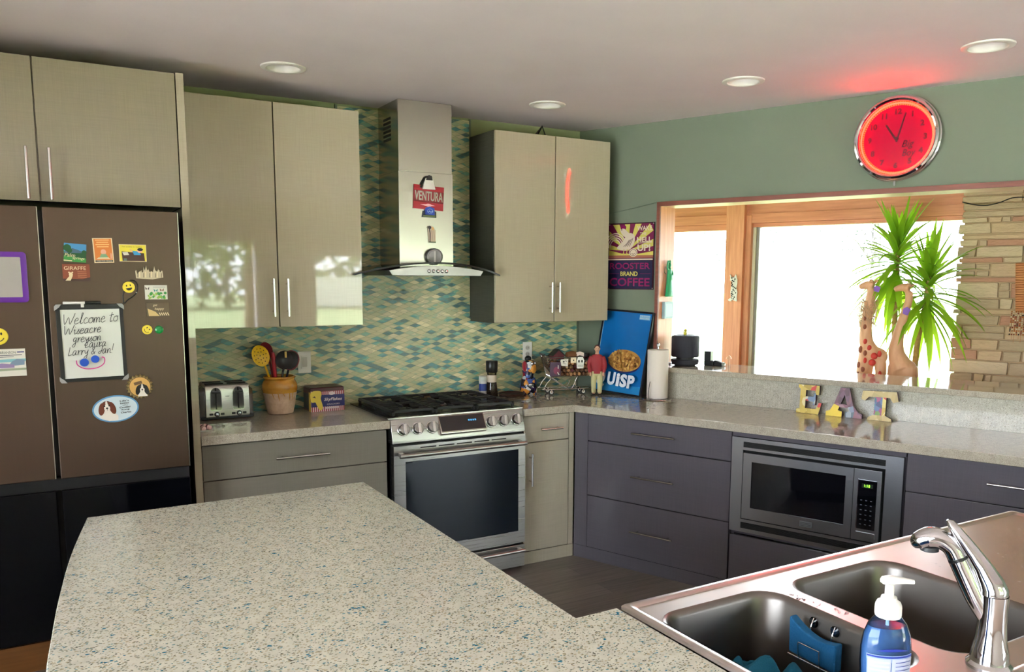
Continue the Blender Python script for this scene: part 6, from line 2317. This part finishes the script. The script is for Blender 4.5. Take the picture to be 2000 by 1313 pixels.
# paper towels
t = thing('paper_towel_holder', 'steel upright paper towel holder beside the cereal poster', 'paper towel holder', wp(0.682, 0.132, CT))
g = G(m_polish)
g.lathe([(0.088, 0.0), (0.090, 0.003), (0.088, 0.006), (0.030, 0.007), (0.0, 0.007)], 40)
g.lathe([(0.0045, 0.006), (0.0045, 0.320), (0.009, 0.324), (0.010, 0.332), (0.006, 0.340), (0, 0.341)], 14)
g.tube(cr_spline([(-0.080, -0.020, 0.006), (-0.086, -0.024, 0.05), (-0.080, -0.030, 0.115)], 5), 0.0025, 8)
g.build('stand', t)
m_pap = M('paper_white', (226, 216, 206), 0.9)
n = N(m_pap)
n.bump(n.noise(n.obj(), 120, 2), 0.25, 0.003)
g = G(m_pap).lathe([(0.062, 0.0), (0.0635, 0.002), (0.0635, 0.290), (0.062, 0.292), (0.021, 0.292), (0.020, 0.290), (0.020, 0.0)], 44, cap0=False, cap1=False)
o = g.build('paper_towel_roll', None, wp(0.682, 0.132, CT + 0.0085))
tag(o, 'white roll of paper towels on the steel holder', 'paper towels')

# EAT letters leaning on the stone upstand
m_dec = M('comic_print', (200, 180, 110), 0.35)


def collage(name, cols, scale):
    m = M(name, cols[0], 0.35)
    n = N(m)
    vo = n.new('ShaderNodeTexVoronoi')
    vo.inputs['Scale'].default_value = scale
    n.link(n.obj((1, 1, 0.8)), vo.inputs['Vector'])
    se = n.new('ShaderNodeSeparateColor')
    n.link(vo.outputs['Color'], se.inputs[0])
    k = len(cols)
    n.base(n.ramp(se.outputs[0], [(i / k, c) for i, c in enumerate(cols)], 'CONSTANT'))
    return m


yE = collage('yellow_collage', [(206, 180, 80), (196, 168, 70), (214, 196, 110), (200, 176, 90), (220, 206, 150), (176, 150, 60), (190, 60, 50)], 30)
gE = collage('grey_collage', [(170, 178, 176), (120, 140, 170), (206, 200, 180), (190, 60, 54), (100, 110, 110)], 34)
pA = collage('plum_collage', [(104, 62, 76), (132, 86, 96), (90, 54, 66), (160, 120, 126), (112, 74, 92)], 40)
cT = collage('teal_collage', [(60, 130, 130), (150, 70, 110), (90, 110, 150), (110, 140, 60), (70, 80, 120)], 55)
sA = collage('silver_collage', [(150, 160, 168), (90, 104, 116), (206, 210, 212), (120, 130, 150)], 40)
m_led = M('letter_edge', (70, 48, 52), 0.5)
yT = collage('tan_collage', [(190, 170, 112), (176, 156, 96), (204, 186, 130), (186, 164, 100)], 30)
mY = M('bright_yellow', (228, 200, 52), 0.35)


def letter(name, label, s, faces, lean=0.02):
    t = thing(name, label, 'letter', wp(s, 0.078, CT), rot=(-0.075, 0, WALL_ROT))
    parts = {}
    for poly, m in faces:
        parts.setdefault(0, []).append((poly, m))
    g = G(m_led)
    for poly, m in faces:
        g.prism(poly, -0.012, 0.012, 'y', m_led)
    b = g.build('block', t)
    g = G()
    for poly, m in faces:
        g.ly = -0.0122
        g.face(poly, m)
    g.build('printed_face', b)
    return t


SZ = 0.155
letter('letter_e', 'yellow collaged letter E, leftmost of the EAT letters', 1.588, [
    ([(-0.065, 0.0), (0.010, 0.0), (0.010, 0.028), (-0.018, 0.028), (-0.018, 0.127), (0.0, 0.127), (0.0, SZ), (-0.060, SZ), (-0.060, 0.140), (-0.048, 0.132), (-0.048, 0.026), (-0.065, 0.020)], yE),
    ([(-0.018, 0.070), (0.024, 0.066), (0.024, 0.048), (0.036, 0.048), (0.036, 0.112), (0.024, 0.112), (0.024, 0.094), (-0.018, 0.092)], gE),
    ([(0.0, 0.127), (0.030, 0.127), (0.040, 0.104), (0.054, 0.104), (0.054, SZ), (0.0, SZ)], yE),
    ([(0.010, 0.0), (0.056, 0.0), (0.070, 0.062), (0.056, 0.062), (0.040, 0.028), (0.010, 0.028)], yE)])
letter('letter_a', 'plum and silver collaged letter A, middle of the EAT letters', 1.776, [
    ([(-0.022, SZ), (0.022, SZ), (0.048, 0.062), (0.020, 0.054), (0.0, 0.118), (-0.022, 0.056), (-0.052, 0.066)], pA),
    ([(-0.052, 0.066), (-0.022, 0.056), (-0.030, 0.034), (-0.008, 0.028), (-0.008, 0.0), (-0.092, 0.0), (-0.092, 0.024), (-0.072, 0.030)], mY),
    ([(-0.026, 0.070), (0.026, 0.066), (0.020, 0.050), (-0.024, 0.050)], pA),
    ([(0.048, 0.062), (0.020, 0.054), (0.030, 0.034), (0.010, 0.028), (0.010, 0.0), (0.050, 0.0), (0.056, 0.030)], sA),
    ([(0.048, 0.062), (0.056, 0.030), (0.050, 0.0), (0.096, 0.0), (0.096, 0.022), (0.076, 0.030)], pA)])
letter('letter_t', 'tan collaged letter T with teal stem, rightmost of the EAT letters', 1.956, [
    ([(-0.088, SZ - 0.006), (0.078, SZ), (0.090, 0.106), (0.064, 0.098), (0.048, 0.122), (-0.056, 0.120), (-0.074, 0.098), (-0.094, 0.104)], yT),
    ([(-0.026, 0.028), (0.012, 0.028), (0.012, 0.122), (-0.026, 0.121)], cT),
    ([(0.012, 0.028), (0.030, 0.028), (0.030, 0.122), (0.012, 0.122)], yE),
    ([(-0.058, 0.0), (0.064, 0.0), (0.060, 0.014), (0.032, 0.028), (-0.028, 0.028), (-0.054, 0.014)], yT)])
# ------------------------------------------------------------------ on the stone ledge and the jamb (window wall frame: x along, y into the wall)
LZ = 1.1037


def wl(s, D, z):
    return wp(s, -D, z)


t = thing('smart_speaker', 'dark round smart speaker at the left end of the stone ledge', 'speaker', wl(0.722, 0.140, LZ), WALL_ROT)
m_fab = M('speaker_fabric', (46, 45, 54), 0.85)
n = N(m_fab)
n.bump(n.noise(n.obj(), 500, 1), 0.3, 0.001)
G(m_fab).lathe([(0.062, 0.0), (0.082, 0.010), (0.0855, 0.024), (0.0855, 0.036), (0.083, 0.039)], 40).build('base', t)
G(M('speaker_core', (20, 20, 23), 0.5)).lathe([(0.055, 0.038), (0.055, 0.056)], 30).build('core', t)
G(m_fab).lathe([(0.083, 0.054), (0.0855, 0.058), (0.0855, 0.176), (0.082, 0.184), (0.070, 0.187), (0.0, 0.187)], 40).build('body', t)
g = G(M('speaker_ring', (66, 66, 72), 0.3)).lathe([(0.062, 0.1865), (0.064, 0.189), (0.068, 0.189), (0.070, 0.1865)], 36, cap0=False, cap1=False)
g.build('light_ring', t)
t = thing('toy_duck', 'tiny yellow toy on top of the smart speaker', 'toy', wl(0.724, 0.13, LZ + 0.1872), WALL_ROT)
g = G(M('toy_yellow', (206, 192, 70), 0.4))
g.ball((0, 0, 0.012), (0.012, 0.010, 0.012), 14, 10)
g.build('body', t)
g = G(M('toy_yellow')).ball((0.001, 0, 0.030), 0.010, 14, 10)
g.ball((-0.013, -0.002, 0.022), (0.005, 0.004, 0.004), 10, 7, M('toy_olive', (120, 126, 70), 0.5))
g.build('head', t)
g = G(m_blackp)
g.box(-0.040, 0.022, -0.030, 0.030, 0.0, 0.030)
g.box(-0.044, 0.000, -0.020, 0.020, 0.028, 0.088)
g.prism([(0.022, 0.0), (0.070, 0.0), (0.072, 0.020), (0.030, 0.034), (0.022, 0.034)], -0.018, 0.018, 'y')
t = thing('charging_stand', 'small black charging stand on the ledge right of the smart speaker', 'charger', wl(0.855, 0.245, LZ), WALL_ROT)
g.build('body', t, bev=0.003)
G(M('clear_end', (170, 172, 160), 0.2)).lathe([(0.010, 0.0), (0.013, 0.006), (0.013, 0.014), (0.008, 0.020)], 16, (0.070, 0, 0.012), 'x').build('end_cap', t)
g = G(m_blackp)
g.tube(cr_spline([(-0.150, -0.012, 0.004), (-0.172, -0.05, 0.004), (-0.186, -0.02, 0.010), (-0.190, 0.03, 0.004)], 5), 0.003, 6)
o = g.build('speaker_cord', None, wl(0.795, 0.14, LZ), (0, 0, WALL_ROT))
tag(o, 'short black cord beside the smart speaker on the ledge', 'cord')
t = thing('ledge_ornament', 'tiny pale orange mushroom-shaped ornament on the ledge below the mullion', 'ornament', wl(0.935, 0.32, LZ), WALL_ROT)
g = G(M('peach_ornament', (226, 172, 130), 0.5)).lathe([(0.008, 0.0), (0.007, 0.035), (0.006, 0.042)], 14)
g.build('stem', t)
G(M('peach_ornament')).lathe([(0.018, 0.040), (0.014, 0.050), (0.004, 0.060), (0, 0.062)], 16).build('cap', t)

# green robed figure and blue block on the left jamb
t = thing('green_figurine', 'green robed statuette hanging on the wooden window jamb', 'figurine', wl(OP0 + 0.0125, 0.100, 1.53), WALL_ROT)
m_grn = M('verdigris', (38, 150, 96), 0.45)
g = G(m_grn)
rings = []
for z, a, b in ((0.0, 0.052, 0.018), (0.006, 0.050, 0.018), (0.03, 0.040, 0.017), (0.10, 0.028, 0.014), (0.150, 0.022, 0.012), (0.172, 0.017, 0.011), (0.182, 0.008, 0.008)):
    rings.append([(0.002 + b + b * math.cos(q), a * math.sin(q) * (1 + 0.06 * math.cos(6 * q)), z) for q in [2 * PI * k / 28 for k in range(28)]])
g.loft(rings)
g.ball((0.014, 0.0, 0.194), (0.011, 0.012, 0.015), 14, 10)
g.tube(cr_spline([(0.014, -0.012, 0.165), (0.016, -0.030, 0.172), (0.016, -0.030, 0.20), (0.016, -0.022, 0.222)], 4), [0.007, 0.006, 0.005], 8)
g.tube(cr_spline([(0.014, 0.012, 0.165), (0.026, 0.022, 0.140), (0.026, 0.010, 0.118)], 4), [0.007, 0.006], 8)
g.box(0.020, 0.032, -0.006, 0.014, 0.105, 0.135)
g.build('statue', t, remesh=0.0026, smooth=2)
g = G(m_grn)
for k in range(7):
    a = math.radians(-60 + k * 20)
    g.tube([(0.014, 0.010 * math.sin(a), 0.204 + 0.005 * math.cos(a)), (0.014, 0.026 * math.sin(a), 0.206 + 0.022 * math.cos(a))], [0.0026, 0.0008], 6)
g.build('crown', t)
g = G(M('bronze_hook', (110, 84, 60), 0.4, 0.7))
g.tube(cr_spline([(0.004, -0.040, 0.185), (0.012, -0.058, 0.172), (0.012, -0.060, 0.150), (0.008, -0.036, 0.140)], 5), 0.0026, 8)
g.build('hook', t)
g = G(M('pale_blue_block', (136, 168, 176), 0.5)).box(0.0, 0.020, -0.055, 0.052, -0.052, 0.052)
g.box(0.020, 0.0206, -0.040, 0.038, -0.040, 0.040, M('pale_blue_print2', (164, 190, 194), 0.5))
o = g.build('wall_plaque', None, wl(OP0 + 0.0125, 0.098, 1.446), WALL, bev=0.002)
tag(o, 'small pale blue plaque on the jamb below the green statuette', 'plaque')

# spotted flat giraffe on the mullion
t = thing('giraffe_ornament', 'black and white spotted flat giraffe ornament on the window mullion', 'ornament', wl(0.450, 1.4385, 1.475), WALL_ROT)
gi = [(-0.032, 0.0), (-0.012, 0.0), (-0.010, 0.012), (0.022, 0.0), (0.034, 0.0), (0.030, 0.030), (0.034, 0.070), (0.024, 0.100), (0.030, 0.130), (0.030, 0.165), (0.022, 0.190), (0.016, 0.204), (0.010, 0.190), (-0.002, 0.184), (-0.018, 0.180), (-0.028, 0.204), (-0.032, 0.196), (-0.026, 0.178), (-0.030, 0.160), (-0.012, 0.146), (-0.018, 0.110), (-0.022, 0.070), (-0.016, 0.030), (-0.040, 0.010)]
g = G(M('ornament_white', (228, 224, 214), 0.4)).prism(gi, -0.008, 0.0, 'y')
g.ly = -0.0083
rr = random.Random(12)
for k in range(26):
    z = 0.018 + 0.165 * k / 25
    x = rr.uniform(-0.012, 0.022)
    g.ell(x, z, rr.uniform(0.004, 0.0075), rr.uniform(0.004, 0.007), m_blackp, rr.uniform(0, 3), 7)
g.build('plate', t)

# ------------------------------------------------------------------ sunroom: low cabinet, giraffes, yucca
g = G(m_oak)
g.box(1.28, 2.00, 0.56, 1.30, 0.06, 0.775)
t = thing('sunroom_cabinet', 'low wooden cabinet under the window behind the stone ledge', 'cabinet', wl(0, 0, 0), WALL_ROT)
g.build('body', t)
G(m_oak).box(1.26, 2.015, 0.54, 1.32, 0.775, 0.795).build('top', t, bev=0.003)
for x in (1.32, 1.94):
    for y in (0.60, 1.26):
        G(m_oak).box(x - 0.02, x + 0.02, y - 0.02, y + 0.02, 0.0, 0.06).build('foot', t)

TZ = 0.7955
m_tan = wood('carved_tan', (206, 152, 112), (222, 172, 132), (20, 20, 6), 0.5)
m_spot = M('giraffe_red', (200, 58, 46), 0.5)
m_spotb = M('giraffe_brown', (150, 84, 60), 0.5)


def giraffe(name, label, s, D, sp):
    t = thing(name, label, 'sculpture', wl(s, D, TZ), WALL_ROT)
    g = G(m_tan)
    for pts, rs in sp['tubes']:
        g.tube(cr_spline(pts, 5), rs, 14)
    for c, r in sp['balls']:
        g.ball(c, r, 18, 12)
    b = g.build('body', t, remesh=0.006, smooth=4)
    return t


t = giraffe('spotted_giraffe', 'red-spotted wooden giraffe standing left of the yucca', 1.66, 0.76, {
    'tubes': [([(-0.055, -0.012, 0.0), (-0.050, -0.012, 0.15), (-0.030, -0.005, 0.32), (-0.010, 0, 0.42)], [0.020, 0.024, 0.040, 0.050]),
              ([(-0.020, 0.022, 0.0), (-0.018, 0.022, 0.15), (-0.010, 0.010, 0.32)], [0.018, 0.022, 0.036]),
              ([(0.082, -0.014, 0.0), (0.078, -0.014, 0.15), (0.066, -0.008, 0.36)], [0.017, 0.020, 0.036]),
              ([(0.090, 0.020, 0.0), (0.086, 0.020, 0.15), (0.066, 0.010, 0.34)], [0.017, 0.020, 0.034]),
              ([(0.020, 0, 0.39), (-0.022, 0, 0.46), (-0.030, 0, 0.56), (-0.022, 0, 0.68), (-0.008, 0, 0.79)], [0.052, 0.042, 0.034, 0.028, 0.026]),
              ([(0.000, 0, 0.805), (-0.040, 0, 0.812), (-0.085, 0, 0.800)], [0.030, 0.026, 0.014])],
    'balls': [((0.030, 0, 0.380), (0.078, 0.048, 0.058)), ((-0.010, -0.024, 0.838), (0.014, 0.022, 0.010)), ((0.010, 0.024, 0.838), (0.014, 0.022, 0.010))]})
for x, z, rx, rz, m in ((0.040, 0.385, 0.020, 0.021, m_spot), (0.070, 0.400, 0.012, 0.020, m_spot), (0.030, 0.345, 0.022, 0.020, m_spot), (0.006, 0.430, 0.015, 0.020, m_spot), (-0.020, 0.470, 0.012, 0.018, m_spot), (-0.046, 0.420, 0.014, 0.022, m_spotb), (-0.014, 0.400, 0.011, 0.018, m_spotb),
                        (-0.050, 0.325, 0.013, 0.020, m_spotb), (-0.026, 0.300, 0.014, 0.020, m_spotb), (-0.052, 0.265, 0.012, 0.018, m_spotb), (0.076, 0.275, 0.010, 0.022, m_spot), (-0.028, 0.560, 0.010, 0.016, m_spotb), (-0.030, 0.610, 0.008, 0.013, m_spotb), (-0.012, 0.355, 0.010, 0.018, m_spot)):
    y = -0.047 if abs(x - 0.03) < 0.06 and 0.33 < z < 0.43 else (-0.034 if z < 0.43 else -0.036)
    G(m).ball((x, y, z), (rx, 0.014, rz), 14, 8).build('spot', t)
g = G(M('raffia', (198, 160, 128), 0.85))
rr = random.Random(2)
for k in range(130):
    a, z = rr.uniform(0, 6.283), rr.uniform(0.58, 0.72)
    r0 = 0.026
    r1 = rr.uniform(0.035, 0.062)
    p = (-0.024 + r0 * math.cos(a), r0 * math.sin(a), z)
    g.tube([p, (-0.024 + r1 * math.cos(a), r1 * math.sin(a), z + rr.uniform(-0.01, 0.03)), (-0.022 + r1 * 1.05 * math.cos(a + 0.3), r1 * math.sin(a + 0.3), z - rr.uniform(0.02, 0.06))], [0.0022, 0.001], 4)
g.build('raffia_ruff', t)
m_purp = M('purple_ribbon', (126, 76, 176), 0.45)
G(m_purp).prism([(-0.016, -0.014), (0.012, -0.020), (0.022, 0.010), (0.0, 0.020), (-0.018, 0.012)], -0.042, -0.036, 'y').build('ribbon_tag', t, (0.030, 0.0, 0.790), bev=0.001)
t = giraffe('carved_giraffe', 'plain tan carved giraffe standing among the yucca leaves', 1.842, 0.80, {
    'tubes': [([(-0.060, -0.016, 0.0), (-0.055, -0.014, 0.16), (-0.030, -0.005, 0.32)], [0.024, 0.030, 0.050]),
              ([(-0.030, 0.024, 0.0), (-0.028, 0.020, 0.16), (-0.020, 0.008, 0.32)], [0.022, 0.028, 0.046]),
              ([(0.060, -0.018, 0.0), (0.058, -0.016, 0.16), (0.040, -0.006, 0.32)], [0.022, 0.030, 0.050]),
              ([(0.072, 0.022, 0.0), (0.070, 0.020, 0.16), (0.044, 0.010, 0.32)], [0.020, 0.028, 0.046]),
              ([(0.004, 0, 0.31), (-0.036, 0, 0.40), (-0.034, 0, 0.50), (-0.010, 0, 0.62), (0.014, 0, 0.72), (0.012, 0, 0.775)], [0.070, 0.048, 0.034, 0.026, 0.022, 0.022]),
              ([(0.016, 0, 0.795), (-0.026, 0, 0.800), (-0.072, 0, 0.786)], [0.026, 0.024, 0.014])],
    'balls': [((0.010, 0, 0.300), (0.078, 0.055, 0.075)), ((0.020, -0.030, 0.812), (0.012, 0.020, 0.009)), ((0.024, 0.028, 0.812), (0.012, 0.020, 0.009)), ((0.004, -0.008, 0.834), (0.005, 0.005, 0.018)), ((0.010, 0.010, 0.834), (0.005, 0.005, 0.018))]})
G(m_purp).prism([(-0.018, -0.016), (0.010, -0.026), (0.026, 0.010), (0.004, 0.026), (-0.016, 0.014)], -0.034, -0.028, 'y').build('ribbon_tag', t, (0.010, 0.0, 0.660), bev=0.001)

# yucca with two crowns in a pot
m_leaf = bpy.data.materials.new('yucca_leaf')
m_leaf.use_nodes = True
nt_ = m_leaf.node_tree
pb = nt_.nodes['Principled BSDF']
pb.inputs['Base Color'].default_value = rgb(120, 168, 40)
pb.inputs['Roughness'].default_value = 0.4
tl = nt_.nodes.new('ShaderNodeBsdfTranslucent')
tl.inputs[0].default_value = rgb(176, 214, 50)
mxs = nt_.nodes.new('ShaderNodeMixShader')
mxs.inputs[0].default_value = 0.45
nt_.links.new(pb.outputs[0], mxs.inputs[1])
nt_.links.new(tl.outputs[0], mxs.inputs[2])
nt_.links.new(mxs.outputs[0], nt_.nodes['Material Output'].inputs[0])
t = thing('yucca_plant', 'potted yucca with two leafy crowns in front of the picture window', 'plant', wl(1.800, 1.06, TZ), WALL_ROT)
g = G(M('terracotta', (168, 100, 72), 0.7)).lathe([(0.085, 0.0), (0.115, 0.15), (0.122, 0.152), (0.122, 0.178), (0.112, 0.178), (0.106, 0.160), (0.0, 0.155)], 32)
g.build('pot', t)
m_stem = wood('yucca_stem', (150, 120, 72), (190, 160, 104), (30, 30, 30), 0.8)
rr = random.Random(16)


def crown(base, top, n, L0, L1, up_bias, droop):
    g = G(m_stem)
    pts = cr_spline([(base[0], base[1], 0.155), ((base[0] * 2 + top[0]) / 3 - 0.012, base[1], 0.155 + (top[2] - 0.155) * 0.4), (top[0] * 0.85 + base[0] * 0.15, top[1], 0.155 + (top[2] - 0.155) * 0.75), top], 6)
    g.tube(pts, [0.020, 0.017, 0.016, 0.013], 10)
    g.build('stem', t)
    g = G(m_leaf)
    for k in range(n):
        f = k / (n - 1)                                   # 0 = innermost, upright; 1 = oldest, hanging
        el = math.radians(80 - 130 * f ** up_bias + rr.uniform(-16, 10))
        az = k * 2.39996 + rr.uniform(-0.3, 0.3)
        L = rr.uniform(L0, L1) * (0.8 + 0.45 * f)
        w = rr.uniform(0.016, 0.024)
        p = Vector((top[0], top[1], top[2] - 0.24 * f + 0.02))
        d = Vector((math.cos(az) * math.cos(el), math.sin(az) * math.cos(el), math.sin(el)))
        side = Vector((-math.sin(az), math.cos(az), 0))
        vs, fs = [], []
        S = 10
        for i in range(S + 1):
            q = i / S
            ww = w * (0.75 + 0.5 * q if q < 0.35 else 0.925 * (1 - ((q - 0.35) / 0.65) ** 1.8)) + 0.0006
            nn = side.cross(d).normalized()
            vs += [p + side * ww + nn * ww * 0.25, p - nn * ww * 0.12, p - side * ww + nn * ww * 0.25]
            d = (d + Vector((0, 0, -droop * (0.5 + 1.3 * f) * (0.4 + q) / S))).normalized()
            p = p + d * (L / S)
        for i in range(S):
            a = 3 * i
            fs += [(a, a + 1, a + 4, a + 3), (a + 1, a + 2, a + 5, a + 4)]
        g.add(vs, fs)
    g.build('leaves', t, angle=80)


crown((-0.055, 0.0), (-0.090, 0.0, 1.065), 80, 0.28, 0.42, 1.15, 0.85)
crown((0.050, 0.02), (0.108, -0.02, 0.890), 70, 0.30, 0.42, 1.1, 0.85)

# lead across the stone and woven hanging with beads at its right
g = G(m_blackp)
g.tube(cr_spline([(2.035, 1.192, 2.118), (2.10, 1.186, 2.098), (2.17, 1.186, 2.090), (2.24, 1.186, 2.104), (2.31, 1.186, 2.128), (2.42, 1.190, 2.126), (2.62, 1.190, 2.12)], 8), 0.0032, 7)
o = g.build('stone_wall_cable', None, (0, 0, 0), WALL)
tag(o, 'dark cable sagging across the top of the stone wall', 'cable')
t = thing('woven_hanging', 'orange woven hanging with a beaded fringe on the stone wall, cut by the right edge', 'wall hanging', wl(2.50, 1.188, 1.74), WALL_ROT)
m_wick = wood('woven_cane', (176, 106, 58), (206, 140, 84), (4, 30, 60), 0.6)
g = G(m_wick)
for k in range(20):
    z = -0.004 - k * 0.0142
    g.tube([(-0.150 + 0.001 * k, 0.0, z), (-0.07, -0.010, z + 0.002), (0.0, 0.0, z), (0.07, -0.010, z + 0.002), (0.155, 0.0, z)], 0.0078, 6)
g.build('woven_panel', t)
g = G()
rr = random.Random(9)
bm_ = [M('bead_cream', (224, 206, 172), 0.3), M('bead_amber', (196, 116, 56), 0.3), M('bead_black', (40, 32, 28), 0.3), M('bead_rust', (150, 70, 50), 0.3)]
for k in range(26):
    x = -0.150 + 0.30 * k / 25
    g.tube([(x, -0.004, -0.28), (x - 0.004, -0.004, -0.43 - 0.02 * (k % 3))], 0.0008, 4, bm_[1])
    for j in range(14):
        z = -0.285 - j * 0.0105
        g.ball((x - 0.004 * j / 14, -0.004, z), rr.uniform(0.0035, 0.0055), 7, 5, rr.choices(bm_, (4, 3, 2, 2))[0])
g.build('bead_fringe', t)

# ------------------------------------------------------------------ groups of repeats
for o in SC.objects:
    c = o.get('category')
    if o.parent is not None or not c or o.get('group'):
        continue
    if c == 'magnet':
        o['group'] = 'magnets on the range hood' if o.location.y > -0.5 else 'magnets on the fridge'
    elif c == 'ceiling light':
        o['group'] = 'recessed ceiling lights'
    elif c == 'letter':
        o['group'] = 'EAT letters'
    elif o.name.startswith('wall_cabinet'):
        o['group'] = 'wall cabinets'
    elif o.name.startswith('base_cabinet'):
        o['group'] = 'base cabinets'
    elif o.name.startswith('garden_tree'):
        o['group'] = 'trees in the garden'
    elif c in ('spoon', 'spatula', 'ladle', 'turner', 'whisk'):
        o['group'] = 'utensils in the crock'
    elif c == 'sculpture':
        o['group'] = 'wooden giraffes'
